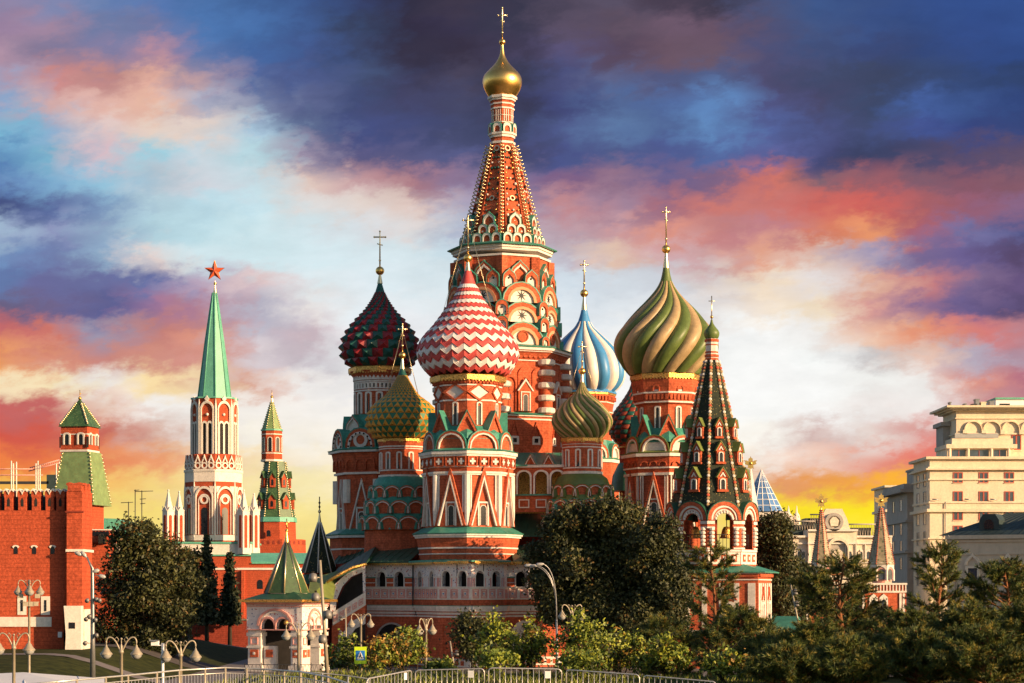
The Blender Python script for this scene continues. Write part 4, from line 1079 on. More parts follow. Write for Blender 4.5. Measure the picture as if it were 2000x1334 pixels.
# porch with a tiled tent
PC = (Xp(590, 171), 171.0); PL = (Xp(482, 173), 173.0); PR = (Xp(640, 176), 176.0); PB = (PL[0] + PR[0] - PC[0], PL[1] + PR[1] - PC[1])
zq = lambda y: Zp(y, 172)
mb = MB(); prism(mb, [(p[0] * .94 + .06 * (PL[0] + PR[0]) / 2, p[1] + .25) for p in (PL, PC, PR, PB)], zq(1182), zq(1174), 'white'); 
porch = cpart(mb, "porch", label="white and red porch with a green tiled tent roof")
for (a, b, hs) in ((PL, PC, [(.385, .21, 0), (.655, .21, 0)]), (PC, PR, [(.32, .14, 0), (.6, .14, 0)])):
    f, L = seg_frame(a, b); mb = MB()
    wall_holes(mb, f, 0, L, zq(1230), zq(1177), [(c * L, w * L * 1.15, zq(1230), zq(1208)) for c, w, _ in hs], -.5, 0, 'white_pattern')
    for c, w, _ in hs:
        w_ = w * L * 1.15; mb.band(f, shift(arch(w_ * 1.25, zq(1204) - zq(1230)), c * L, zq(1230)), shift(arch(w_ * 1.0, zq(1208) - zq(1230)), c * L, zq(1230)), 0, .12, 'pink')
    w2 = (hs[1][0] - hs[0][0] + hs[0][1] * 1.6) * L; c2 = (hs[0][0] + hs[1][0]) / 2 * L
    mb.band(f, shift(arch(w2 * 1.08, zq(1188) - zq(1222)), c2, zq(1222)), shift(arch(w2 * .95, zq(1192) - zq(1222)), c2, zq(1222)), 0, .16, 'pink')
    mb.band(f, shift(arch(w2 * .93, zq(1193) - zq(1222)), c2, zq(1222)), shift(arch(w2 * .86, zq(1196) - zq(1222)), c2, zq(1222)), 0, .12, 'white')
    for z0, z1, d, m in ((1181, 1177, .15, 'pink'), (1185, 1183, .1, 'pink'), (1177, 1174, .3, 'white'), (1231, 1229, .12, 'pink')): mb.box(f, -.05, L + .05, zq(z0), zq(z1), -.2, d, m)
    mb.box(f, -.4, L + .4, zq(1176), zq(1171), .2, .75, 'gold_dull')
    cpart(mb, "arcade", porch)
    edges = [0, hs[0][0] - hs[0][1] * .58, hs[0][0] + hs[0][1] * .58, hs[1][0] - hs[1][1] * .58, hs[1][0] + hs[1][1] * .58, 1]
    for e0, e1 in ((edges[0], edges[1]), (edges[4], edges[5])):
        mb = MB(); u0, u1 = e0 * L, e1 * L
        mb.box(f, u0 + .08, u1 - .08, 0, zq(1230), -.9, -.06, 'white'); mb.box(f, u0, u1, zq(1243), zq(1236), -1.0, .06, 'white'); mb.box(f, u0 - .05, u1 + .05, 0, .55, -1, .15, 'white'); mb.box(f, u0, u1, zq(1266), zq(1262), -1, .05, 'white')
        c = (u0 + u1) / 2; W_ = (u1 - u0)
        mb.box(f, c - W_ * .28, c + W_ * .28, zq(1284), zq(1269), -.1, 0, 'brick'); mb.box(f, c - .1, c + .1, zq(1279), zq(1274), -.05, .04, 'white')
        sq = [(c - W_ * .26, zq(1259)), (c + W_ * .26, zq(1259)), (c + W_ * .26, zq(1245)), (c - W_ * .26, zq(1245))]; cc = (c, zq(1252))
        mb.band(f, sq, [(cc[0] + (x - cc[0]) * .75, cc[1] + (y - cc[1]) * .75) for x, y in sq], -.06, .03, 'pink', True)
        cpart(mb, "pier", porch)
    mb = MB(); u0, u1 = edges[1] * L, edges[4] * L    # parapet between the piers
    mb.box(f, u0 + .1, u0 + (u1 - u0) * .45, 0, zq(1262), -.7, -.3, 'white'); mb.box(f, u0 + .3, u0 + (u1 - u0) * .35, zq(1284), zq(1269), -.32, -.22, 'brick'); cpart(mb, "parapet", porch)
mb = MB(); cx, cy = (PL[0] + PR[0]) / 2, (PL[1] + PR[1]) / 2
mb.abox(cx - 2.2, cx + 2.0, cy + 0.8, cy + 1.0, .1, zq(1190), 'dark_matt'); cpart(mb, "painted_backing", porch)  # dark sheet gives the porch's shaded inside as colour
mb = MB(); z1 = zq(1172)
ex = [Vector((p[0] + (p[0] - cx) * .14, p[1] + (p[1] - cy) * .14, z1)) for p in (PL, PC, PR, PB)]; tp = [Vector((cx + (p.x - cx) * .35, cy + (p.y - cy) * .35, z1 + .75)) for p in ex]
for i in range(4): mb.add([ex[i], ex[(i + 1) % 4], tp[(i + 1) % 4], tp[i]], [[0, 1, 2, 3]], 'dark_roof')
mb.add(ex, [[0, 1, 2, 3]], 'dark_roof'); cpart(mb, "roof", porch)
def tent(node, px, Y, y0, r0, y1, r1, m, rib, a0=-90, n=8, ribr=.05):
    mb = MB(); cx, z0, z1 = Xp(px, Y), Zp(y0, Y), Zp(y1, Y); ra, rb = Sp(r0, Y), Sp(r1, Y)
    mb.loft(cx, Y, [(rb, z1), (ra, z0)], n, m, a0=a0)
    for k in range(n):
        a = R(a0 + 360 / n * k); mb.tube([(cx + rb * math.cos(a), Y + rb * math.sin(a), z1), (cx + ra * math.cos(a), Y + ra * math.sin(a), z0)], ribr, rib, 5)
    return mb
def spirelet(px, Y, pts, balls, m='gold'):
    mb = MB(); mb.loft(Xp(px, Y), Y, [(Sp(a, Y), Zp(b, Y)) for a, b in pts], 10, m, smooth=True)
    for y, r in balls: mb.ball((Xp(px, Y), Y, Zp(y, Y)), Sp(r, Y), m, 10)
    return mb
YT = 174.5
mb = tent(porch, 560, YT, 1057, 3, 1158, 44, 'tile_green', 'gold_pale', ribr=.07); mb.loft(Xp(560, YT), YT, [(Sp(38, YT), Zp(1165, YT)), (Sp(41, YT), Zp(1157, YT))], 8, 'white'); cpart(mb, "tent_roof", porch)
mb = spirelet(560, YT, [(5, 1060), (3, 1046), (1.6, 1038)], [(1036, 3.2)]); x = Xp(560, YT)
mb.tube([(x, YT, Zp(1036, YT)), (x, YT, Zp(1013, YT))], .04, 'gold'); mb.tube([(x - .22, YT, Zp(1020, YT)), (x + .22, YT, Zp(1020, YT))], .035, 'gold'); mb.tube([(x - .12, YT, Zp(1026, YT)), (x + .12, YT, Zp(1028, YT))], .03, 'gold'); cpart(mb, "cross", porch)
mb = MB(); mb.ball(P(559, 1216, 170.8) + Vector((0, 0, 0)), .22, 'gold_dull', 6); mb.tube([P(559, 1212, 170.8), P(559, 1200, 170.8)], .02, 'dark_iron', 4); cpart(mb, "lantern", porch)
YU = 198
mb = tent(None, 624, YU, 1020, 3, 1119, 36, 'tent_tile', 'white', ribr=.06); mb.loft(Xp(624, YU), YU, [(Sp(30, YU), 0), (Sp(30, YU), Zp(1118, YU))], 8, 'brick_dark')
mb.loft(Xp(624, YU), YU, [(Sp(44, YU), Zp(1140, YU)), (Sp(31, YU), Zp(1122, YU))], 8, 'dark_roof'); turret = cpart(mb, "tented_turret", label="dark green tented turret behind the porch")
mb = spirelet(624, YU, [(4, 1022), (2.2, 1010), (1.2, 1002)], [(999, 3.2)], 'gold_pale'); x = Xp(624, YU)
mb.tube([(x, YU, Zp(999, YU)), (x, YU, Zp(970, YU))], .05, 'dark_iron'); 
for y in (990, 982): mb.ball((x, YU, Zp(y, YU)), .12, 'dark_iron', 6)
cpart(mb, "finial", turret)

# ================================================================== bell tower at the right end
BT = Vector((Xp(1390, 182), 182, 0))
bell = thing("bell_tower", BT, "octagonal bell tower with a dark tiled tent roof full of dormer windows", "bell tower")
def bpart(mb, name, parent=None, label=None):
    o = mb.build(name, parent if parent is not None else bell, BT)
    if label: o['label'] = label
    return o
YB = 182; bx = Xp(1390, YB); zb = lambda y: Zp(y, YB); rb_ = lambda x: Sp(x, YB); A0_ = -90 - 11
faces_b = [A0_ + 22.5 + 45 * k for k in (-2, -1, 0, 1, 2, -3)]
mb = MB(); mb.loft(bx, YB, [(rb_(80), zb(992)), (rb_(13.5), zb(704))], 8, 'tent_tile', a0=A0_)
tr = bpart(mb, "tent_roof", label="dark tiled tent roof with bead ribs")
for k in range(8):
    a = R(A0_ + 45 * k); p0 = Vector((bx + rb_(80) * math.cos(a), YB + rb_(80) * math.sin(a), zb(992))); p1 = Vector((bx + rb_(13.5) * math.cos(a), YB + rb_(13.5) * math.sin(a), zb(704)))
    mb = MB(); n = 46
    mb.tube([p0, p1], .09, 'dome_tan', 5)
    for i in range(n):
        c = p0.lerp(p1, (i + .5) / n); d = (p1 - p0) / n * .5
        mb.tube([c - d * .85, c - d * .4, c + d * .4, c + d * .85], [.09, .15, .15, .09], ['dome_tan', 'white', 'dome_tan', 'dome_orange'][i % 4], 6, smooth=False)
    bpart(mb, "rib", tr)
for a in faces_b:
    for (y, w, h) in ((848, .60, 1.55), (898, .72, 1.7), (952, .84, 1.85)):
        q_ = (992 - y - 8) / (992 - 704); ap = ((1 - q_) * rb_(80) + q_ * rb_(13.5)) * .924
        f = frame(bx, YB, a, ap + .02, zb(y + 10)); mb = MB()
        mb.plate(f, [(-w / 2, 0), (-w / 2, h * .68), (0, h), (w / 2, h * .68), (w / 2, 0)], -1.1, .2, 'brick')
        mb.box(f, -w * .62, w * .62, -.08, .1, -.5, .32, 'brick')
        mb.band(f, [(-w * .66, h * .62), (0, h * 1.10), (w * .66, h * .62)], [(-w * .52, h * .62), (0, h * .98), (w * .52, h * .62)], -.5, .32, 'brick')
        mb.band(f, [(-w * .72, h * .64), (0, h * 1.16), (w * .72, h * .64)], [(-w * .66, h * .62), (0, h * 1.10), (w * .66, h * .62)], -.8, .36, 'olive_roof')
        mb.band(f, [(-w * .34, h * .66), (0, h * .9), (w * .34, h * .66)], [(-w * .16, h * .68), (0, h * .8), (w * .16, h * .68)], .2, .28, 'white')
        d = bpart(mb, "dormer", tr)
        window(d, (f[0] + f[3] * .2 + f[2] * h * .08, *f[1:]), w * .42, h * .46, fw=.26, proj=.1, mk=bpart)
mb = MB()
mb.loft(bx, YB, [(rb_(12), zb(704)), (rb_(12), zb(662))], 8, 'white', a0=A0_)
for y0, y1, r in ((704, 700, 13.5), (698, 693, 14), (690, 687, 12.8), (675, 673, 12.7), (668, 663, 14)): mb.loft(bx, YB, [(rb_(r), zb(y0)), (rb_(r), zb(y1))], 8, 'brick', a0=A0_)
bpart(mb, "lantern")
mb = MB(); mb.loft(bx, YB, [(rb_(a), zb(b)) for a, b in catmull([(2, 625), (3.5, 632), (8, 639), (14, 647), (15, 653), (13, 660), (9.5, 664)], 6)], 20, 'dome_moss', smooth=True); bpart(mb, "onion_dome")
mb = MB(); mb.ball((bx, YB, zb(619)), rb_(3.2), 'gold', 10); mb.tube([(bx, YB, zb(626)), (bx, YB, zb(578))], .045, 'gold_pale'); mb.tube([(bx - .28, YB, zb(588)), (bx + .28, YB, zb(588))], .04, 'gold_pale'); bpart(mb, "cross")
# arched bell stage
ring = MB()
ring.loft(bx, YB, [(rb_(86), zb(1106)), (rb_(86), zb(1074))], 8, 'brick', a0=A0_)
stage = bpart(ring, "bell_stage", label="open arched bell stage in red and white")
for a in faces_b:
    f = frame(bx, YB, a, rb_(86) * .924, 0); hw = rb_(86) * .3827; mb = MB()
    hol = [(0, hw * 1.08, zb(1074), zb(1002))]
    wall_holes(mb, f, -hw, hw, zb(1074), zb(1000), hol, -.9, 0, 'brick')
    bpart(mb, "arch_wall", stage)
    mb = MB()
    o = arch(hw * 2.02, zb(983) - zb(1018), 'round', 15)
    f2 = (f[0] + f[2] * zb(1018), *f[1:])
    mb.band(f2, o, scl(o, .80), -.95, .28, 'brick'); mb.band(f2, scl(o, .79), scl(o, .68), -.1, .2, 'white'); mb.band(f2, scl(o, .67), scl(o, .60), -.1, .12, 'brick'); mb.band(f2, scl(o, .6), scl(o, .52), -.1, .09, 'white')
    for k in range(9):
        aa = math.pi * (k + .5) / 9; mb.ball(mb.P3(f2, hw * .52 * math.cos(aa), hw * .45 * math.sin(aa), .05), .14, 'white', 6)
    mb.band(f2, scl(o, 1.06), scl(o, 1.0), -1.4, .30, 'dark_roof')
    bpart(mb, "gable", stage)
    mb = MB()
    for s_ in (-1, 1):
        u0, u1 = (hw * .60, hw) if s_ > 0 else (-hw, -hw * .60)
        for y0, y1 in ((1026, 1020), (1074, 1071), (1034, 1031)): mb.box(f, u0 - .04, u1 + .04, zb(y0), zb(y1), -.2, .12, 'white')
        c = s_ * hw * .74
        for i in range(5):
            zz = zb(1068 - i * 7.3); p = mb.P3(f, c, zz, .06)
            mb.loft(p.x, p.y, [(.12, zz), (.24, zz + .06), (.24, zz + .22), (.12, zz + .3)], 8, 'white')
    mb.box(f, -hw, hw, zb(1079), zb(1075), -.1, .12, 'white'); mb.box(f, -hw * .98, hw * .98, zb(1103), zb(1080), -.05, .06, 'white')
    for c in (-.6, 0, .6): mb.box(f, hw * c - .26, hw * c + .26, zb(1098), zb(1084), 0, .1, 'brick'); mb.box(f, hw * c - .12, hw * c + .12, zb(1094), zb(1088), .05, .13, 'white')
    bpart(mb, "pier_trim", stage)
    mb = MB()
    for k in range(-2, 3): mb.tube([mb.P3(f, hw * .22 * k, zb(1074), -.3), mb.P3(f, hw * .22 * k, zb(1046), -.3)], .025, 'dark_iron', 4)
    mb.tube([mb.P3(f, -hw * .5, zb(1046), -.3), mb.P3(f, hw * .5, zb(1046), -.3)], .03, 'dark_iron', 4); bpart(mb, "railing", stage)
mb = MB(); mb.loft(bx, YB, [(rb_(80), zb(996)), (rb_(80), zb(990))], 8, 'dark_matt', a0=A0_); mb.loft(bx, YB, [(.5, zb(1074)), (.5, zb(996))], 8, 'brick_dark')
bpart(mb, "ceiling", stage)
for i, (dx, dy, rr) in enumerate(((-1.5, -.8, .55), (1.2, -1.2, .65), (0.1, 1.4, .5))):
    mb = MB(); zz = zb(1040)
    mb.loft(bx + dx, YB + dy, [(rr, zz - .55), (rr * .82, zz - .35), (rr * .62, zz + .2), (rr * .4, zz + .45), (.05, zz + .5)], 14, 'gold_dull', smooth=True); mb.tube([(bx + dx, YB + dy, zz + .45), (bx + dx, YB + dy, zb(998))], .04, 'dark_iron', 4); bpart(mb, "bell", stage)
# square block beneath, turned to the light
ang = -105.0
def rotpt(dx, dy):
    a = R(ang + 90); return (bx + dx * math.cos(a) - dy * math.sin(a), YB + dx * math.sin(a) + dy * math.cos(a))
sq = [rotpt(-4.8, -3.2), rotpt(4.6, -3.2), rotpt(4.6, 5.0), rotpt(-4.8, 5.0)]
mb = MB(); prism(mb, sq, 0, zb(1117), 'brick'); block = bpart(mb, "base_block", label="square red block under the bell stage")
mb = MB(); cxy = (bx, YB)
e = [Vector((bx + (x - bx) * 1.14, YB + (y - YB) * 1.14, zb(1117))) for x, y in sq]; tp = [Vector((bx + (x - bx) * .68, YB + (y - YB) * .68, zb(1102))) for x, y in sq]
for i in range(4): mb.add([e[i], e[(i + 1) % 4], tp[(i + 1) % 4], tp[i]], [[0, 1, 2, 3]], 'teal_roof')
mb.add([v - Vector((0, 0, .1)) for v in e], [[0, 1, 2, 3]], 'brick'); mb.add([p for v in e for p in (v, v - Vector((0, 0, .1)))], [[0, 2, 3, 1], [2, 4, 5, 3], [4, 6, 7, 5], [6, 0, 1, 7]], 'teal_roof')
bpart(mb, "roof", block)
for i in (0, 1):
    f, L = seg_frame(sq[i], sq[(i + 1) % 4])
    if i == 3: f, L = seg_frame(sq[3], sq[0])
    mb = MB()
    for z0, z1, d in ((8.3, 8.5, .14), (7.75, 7.85, .08), (8.05, 8.3, .22), (3.2, 3.4, .1)): mb.box(f, -.02, L + .02, z0, z1, -.1, d, 'white' if d < .2 else 'brick')
    for c in (.06, .2, .34, .5, .66, .8, .94):
        w = .32 if c in (.06, .94) else .22; mb.box(f, c * L - w, c * L + w, 3.6, 7.5, 0, .08, 'white')
    bpart(mb, "pilaster", block)
    for c in (.27, .73):
        g = (f[0] + f[1] * c * L + f[2] * 4.2, *f[1:])
        window(block, g, .7, 1.5, fw=.3, proj=.22, kind='round', mk=bpart); mb = MB()
        mb.band(g, [(-.75, 1.8), (0, 3.0), (.75, 1.8)], [(-.5, 1.9), (0, 2.6), (.5, 1.9)], 0, .2, 'brick'); mb.plate(g, [(-.3, 1.9), (0, 2.4), (.3, 1.9)], 0, .15, 'white'); bpart(mb, "pediment", block)
# low sacristy to the right
p = [(Xp(1485, 184), 184), (Xp(1556, 182), 182), (Xp(1570, 192), 192), (Xp(1490, 194), 194)]
BS = Vector((p[0][0], p[0][1], 0)); low = thing("low_annex", BS, "low brick annex with a bright green roof right of the bell tower", "annex")
mb = MB(); prism(mb, p, 0, Zp(1233, 183), 'brick'); w_ = mb.build("wall", low, BS)
mb = MB(); c = (sum(a for a, b in p) / 4, sum(b for a, b in p) / 4)
e = [Vector((c[0] + (x - c[0]) * 1.12, c[1] + (y - c[1]) * 1.12, Zp(1232, 183))) for x, y in p]; a_, b_ = (e[0] + e[3]) / 2, (e[1] + e[2]) / 2; a_ = a_ + (b_ - a_) * .2 + Vector((0, 0, 1.25)); b_ = b_ + Vector((-.4, 0, 1.25))
mb.add(e + [a_, b_], [[0, 1, 5, 4], [1, 2, 5], [2, 3, 4, 5], [3, 0, 4], [0, 3, 2, 1]], 'teal_roof'); mb.build("roof", low, BS)
f, L = seg_frame(p[0], p[1]); mb = MB(); mb.box(f, 0, L, 2.6, 2.9, 0, .1, 'white'); mb.box(f, 0, .3, 0, 2.6, 0, .08, 'white'); mb.build("cornice", low, BS)
mb = MB(); g = (f[0] + f[1] * (L * .45) + f[2] * .6, *f[1:]); o = arch(.8, 1.6); mb.band(g, scl(o, 1.3), o, 0, .12, 'white'); mb.plate(g, o, 0, .03, 'dark'); mb.build("window", low, BS)
# ================================================================== the old fortress on the left
def mk(root):
    o0 = root.location.copy()
    def f(mb, name, parent=None, label=None):
        o = mb.build(name, parent if parent is not None else root, o0)
        if label: o['label'] = label
        return o
    return f
def octo(mb, px, Y, prof, m, a0=-90, n=8, smooth=False): mb.loft(Xp(px, Y), Y, [(Sp(a, Y), Zp(b, Y)) for a, b in prof], n, m, a0=a0, smooth=smooth)
FX = (Vector((0, 0, 0)), Vector((1, 0, 0)), Vector((0, 0, 1)), Vector((0, -1, 0)))
def flat(Y): return (Vector((0, Y, 0)), *FX[1:])
def swallow(w, h, n=4):
    """swallow-tailed merlon outline"""
    r = w / 2; p = [(-r * .86, 0), (-r * .86, h * .62), (-r * 1.05, h * .72), (-r * 1.0, h * .92)]
    p += [(-r * .6, h), (-r * .2, h * .9), (0, h * .78)]
    return p + [(-a, b) for a, b in p[-2::-1]]
# --- battlemented wall tower
Y = 165; wt = thing("wall_tower", (Xp(60, Y), Y, 0), "massive red brick wall tower with swallow tailed battlements and a white stone corner base", "fortress tower"); K = mk(wt)
x0, x1, xr = Xp(-260, Y), Xp(135, Y), Xp(165, Y); zt = Zp(997, Y)
mb = MB(); mb.abox(x0, x1, Y, Y + 3.2, 0, zt, 'kremlin_brick'); wall = K(mb, "wall")
mb = MB(); mb.abox(x1, xr, Y - .9, Y + 3.0, 0, Zp(960, Y), 'kremlin_brick'); pier = K(mb, "corner_pier")
mb = MB(); mb.abox(Xp(133, Y), Xp(166.5, Y), Y - 1.6, Y - .7, 0, Zp(1183, Y), 'kremlin_white'); mb.plate(flat(Y - 1.6), [(Xp(131, Y), 0), (Xp(137, Y), Zp(1240, Y)), (Xp(133, Y), Zp(1183, Y)), (Xp(133, Y), 0)], -.8, 0, 'kremlin_white')
mb.abox(Xp(143, Y), Xp(155, Y), Y - 1.63, Y - 1.58, Zp(1227, Y), Zp(1215, Y), 'dark'); mb.abox(xr, Xp(168, Y), Y - .6, Y + 2.8, 0, Zp(1190, Y), 'kremlin_white'); K(mb, "stone_base", pier)
mb = MB(); fr_ = flat(Y)
mb.abox(x1 - .05, xr + .12, Y - 1.05, Y + 3.1, Zp(1078, Y), Zp(1073, Y), 'kremlin_white'); K(mb, "string_course", pier)
sp_ = 26.7 * Y / FPX
for i in range(14):
    c = Xp(125, Y) - sp_ * i - sp_ * .05
    if i == 0: c = Xp(118, Y)
    mb = MB(); f = (Vector((c, Y, zt)), *FX[1:]); hh = Zp(957, Y) - zt
    mb.plate(f, swallow(sp_ * .68, hh), -.9, .02, 'kremlin_brick'); mb.plate((f[0] + Vector((0, 0, hh * .2)), *f[1:]), [(-.11, 0), (-.11, .5), (0, .7), (.11, .5), (.11, 0)], 0, .04, 'dark_matt')
    top = swallow(sp_ * .72, hh)[3:-3]; mb.band(f, [(u, v + .12) for u, v in top], [(u, v - .02) for u, v in top], -.95, .1, 'kremlin_white')
    K(mb, "battlement", wall)
for i in range(1):
    f = (Vector((xr, Y + 1.2 + 4 * i, Zp(957, Y) - 2)), Vector((0, 1, 0)), Vector((0, 0, 1)), Vector((1, 0, 0))); mb = MB(); mb.plate(f, swallow(2.2, 2.6), -.9, .02, 'kremlin_brick'); K(mb, "battlement", pier)
mb = MB(); mb.plate((Vector((Xp(150, Y), Y - .9, Zp(961, Y))), *FX[1:]), swallow(Sp(31, Y), .75), -.9, 0, 'kremlin_brick'); mb.abox(x1 - .1, xr + .1, Y - 1.0, Y - .6, Zp(1002, Y), Zp(999, Y), 'brick_dark'); K(mb, "battlement", pier)
mb = MB(); mb.abox(x0, x1, Y + 2.0, Y + 3.1, zt - .2, Zp(968, Y), 'slate'); K(mb, "gap_shade_backing", wall)  # added dark box imitates the shade in the gaps between merlons
for px in (31, 67, 103):
    f = (Vector((Xp(px, Y), Y, Zp(1082, Y))), *FX[1:]); mb = MB(); o = arch(.32, .62); mb.plate(f, o, -.05, .03, 'dark'); mb.band(f, [(u * 1.7, v + .1) for u, v in o[1:-1]], o[1:-1], 0, .09, 'kremlin_white'); K(mb, "slit_window", wall)
for px in (43, 89):
    f = (Vector((Xp(px, Y), Y, Zp(1201, Y))), *FX[1:]); mb = MB(); mb.plate(f, [(-.36, 0), (.36, 0), (.36, 1.5), (-.36, 1.5)], 0, .05, 'kremlin_white'); mb.plate(f, [(-.09, .3), (.09, .3), (.09, 1.2), (-.09, 1.2)], 0, .08, 'dark'); K(mb, "slit_window", wall)
mb = MB(); mb.abox(x0, Xp(101, Y), Y - .12, Y + .1, Zp(1224, Y), Zp(1205, Y), 'kremlin_white'); K(mb, "stone_band", wall)
mb = MB(); mb.tube([(Xp(128, Y), Y - .3, Zp(1030, Y)), (Xp(131, Y), Y - .35, Zp(1036, Y)), (Xp(131, Y), Y - .3, .2)], .13, 'kremlin_brick'); K(mb, "drainpipe", wall)
mb = MB(); mb.abox(Xp(114, Y), Xp(122, Y), Y - .2, Y, Zp(1245, Y), Zp(1234, Y), 'plain_white'); K(mb, "cabinet", wall)
# lower side bastion
Y = 186; bs = thing("side_bastion", (Xp(200, Y), Y, 0), "lower red brick bastion with small battlements between wall tower and big tree", "fortress tower"); K = mk(bs)
mb = MB(); mb.abox(Xp(150, Y), Xp(212, Y), Y, Y + 2.4, 0, Zp(1060, Y), 'kremlin_brick'); mb.abox(Xp(148, Y), Xp(216, Y), Y - .5, Y + 2.8, Zp(1060, Y), Zp(1036, Y), 'kremlin_brick'); b_ = K(mb, "wall")
for i in range(5):
    mb = MB(); c = 186 + i * 6.5; f = (Vector((Xp(c, Y), Y - .5, Zp(1047, Y))), *FX[1:]); mb.plate(f, arch(.3, .45), 0, .03, 'dark'); K(mb, "loophole", b_)
mb = MB(); mb.abox(Xp(148, Y) - .1, Xp(216, Y) + .1, Y - .6, Y + 2.9, Zp(1036, Y), Zp(1034, Y), 'kremlin_white'); K(mb, "coping", b_)
f = (Vector((Xp(202, Y), Y - .5, Zp(1062, Y))), *FX[1:]); mb = MB(); mb.plate(f, arch(.5, .9), 0, .55, 'dark_matt'); K(mb, "window", b_)
# green hipped tower behind
Y = 262; gt = thing("hip_roof_tower", (Xp(160, Y), Y, 0), "square red tower with green tiled hip roof and twin arched lookout, behind the battlements", "fortress tower"); K = mk(gt)
A = -45 - 12
mb = MB(); octo(mb, 164, Y, [(34 * 1.2, 1200), (34 * 1.2, 983)], 'kremlin_brick', A, 4); body = K(mb, "wall")
mb = MB(); octo(mb, 160, Y, [(60, 984), (39.5, 884)], 'kremlin_green', A, 4); octo(mb, 160, Y, [(62, 988), (60, 984)], 'kremlin_green', A, 4); K(mb, "tiled_skirt")
mb = MB(); octo(mb, 156, Y, [(38.5, 884), (38.5, 833)], 'kremlin_brick', A, 4); lk = K(mb, "lookout")
mb = MB(); octo(mb, 156, Y, [(40.5, 884), (40.5, 880)], 'kremlin_white', A, 4); octo(mb, 156, Y, [(39.5, 851), (39.5, 849)], 'kremlin_white', A, 4); K(mb, "cornice", lk)
for a in (-102, -12):
    for u in (-.95, .95):
        f = frame(Xp(156, Y), Y, a, Sp(38.5, Y) * .7071, Zp(870, Y)); window(lk, (f[0] + f[1] * u, *f[1:]), .62, 1.35, fw=.3, proj=.16, mk=K)
        mb = MB(); g = (f[0] + f[1] * u * 2.0, *f[1:]); mb.box(g, -.09, .09, -.4, 1.0, 0, .03, 'dark_matt'); K(mb, "slit", lk)
mb = MB(); octo(mb, 156, Y, [(44, 835), (41, 831), (7, 787), (1.5, 780)], 'kremlin_tile', A, 4); tp_ = K(mb, "hip_roof")
mb = MB()
for k in range(4):
    a = R(A + 90 * k)
    for (r0, y0, r1, y1) in ((41, 831, 7, 787), (60, 984, 39.5, 884)):
        n = 14
        for i in range(n):
            q_ = (i + .5) / n; rr = Sp(r0 + (r1 - r0) * q_, Y); cx = Xp(156 if y0 == 831 else 160, Y); mb.ball((cx + rr * math.cos(a), Y + rr * math.sin(a), Zp(y0 + (y1 - y0) * q_, Y)), .16, 'gold_pale', 5)
K(mb, "ridge_beads", tp_)
mb = MB(); mb.ball(P(156, 778, Y), .22, 'gold_dull'); mb.tube([P(156, 783, Y), P(156, 762, Y)], .05, 'gold_dull', 4); mb.tube([P(156, 770, Y), P(158, 768, Y)], .06, 'gold_dull', 4); K(mb, "finial")
# --- gothic tower with star
Y = 380; st = thing("star_tower", (Xp(419, Y), Y, 0), "tall red and white gothic tower with pale green spire and a red star on top", "fortress tower"); K = mk(st); A = -90 + 11
mb = MB(); octo(mb, 417, Y, [(55, 1060), (55, 943)], 'kremlin_brick', A); lo = K(mb, "lower_octagon")
mb = MB(); octo(mb, 417, Y, [(56, 943), (56, 922)], 'kremlin_white', A); octo(mb, 417, Y, [(57.5, 924), (57.5, 921)], 'kremlin_white', A); octo(mb, 417, Y, [(54, 921), (54, 890)], 'kremlin_brick', A); ba = K(mb, "balcony")
mb = MB(); octo(mb, 419, Y, [(44, 890), (44, 778)], 'kremlin_brick', A); up = K(mb, "upper_octagon")
mb = MB(); octo(mb, 419, Y, [(46.5, 781), (46, 778), (34, 777)], 'copper_green', A); octo(mb, 419, Y, [(32, 777.5), (18.5, 670), (4.2, 572)], 'copper_green', A); spz = K(mb, "spire")
for k in range(8):
    a = R(A + 45 * k); mb = MB()
    mb.tube([(Xp(419, Y) + Sp(r_, Y) * math.cos(a), Y + Sp(r_, Y) * math.sin(a), Zp(y_, Y)) for r_, y_ in ((32, 777), (18.5, 670), (4.2, 572))], .13, 'copper_green', 5); K(mb, "rib", spz)
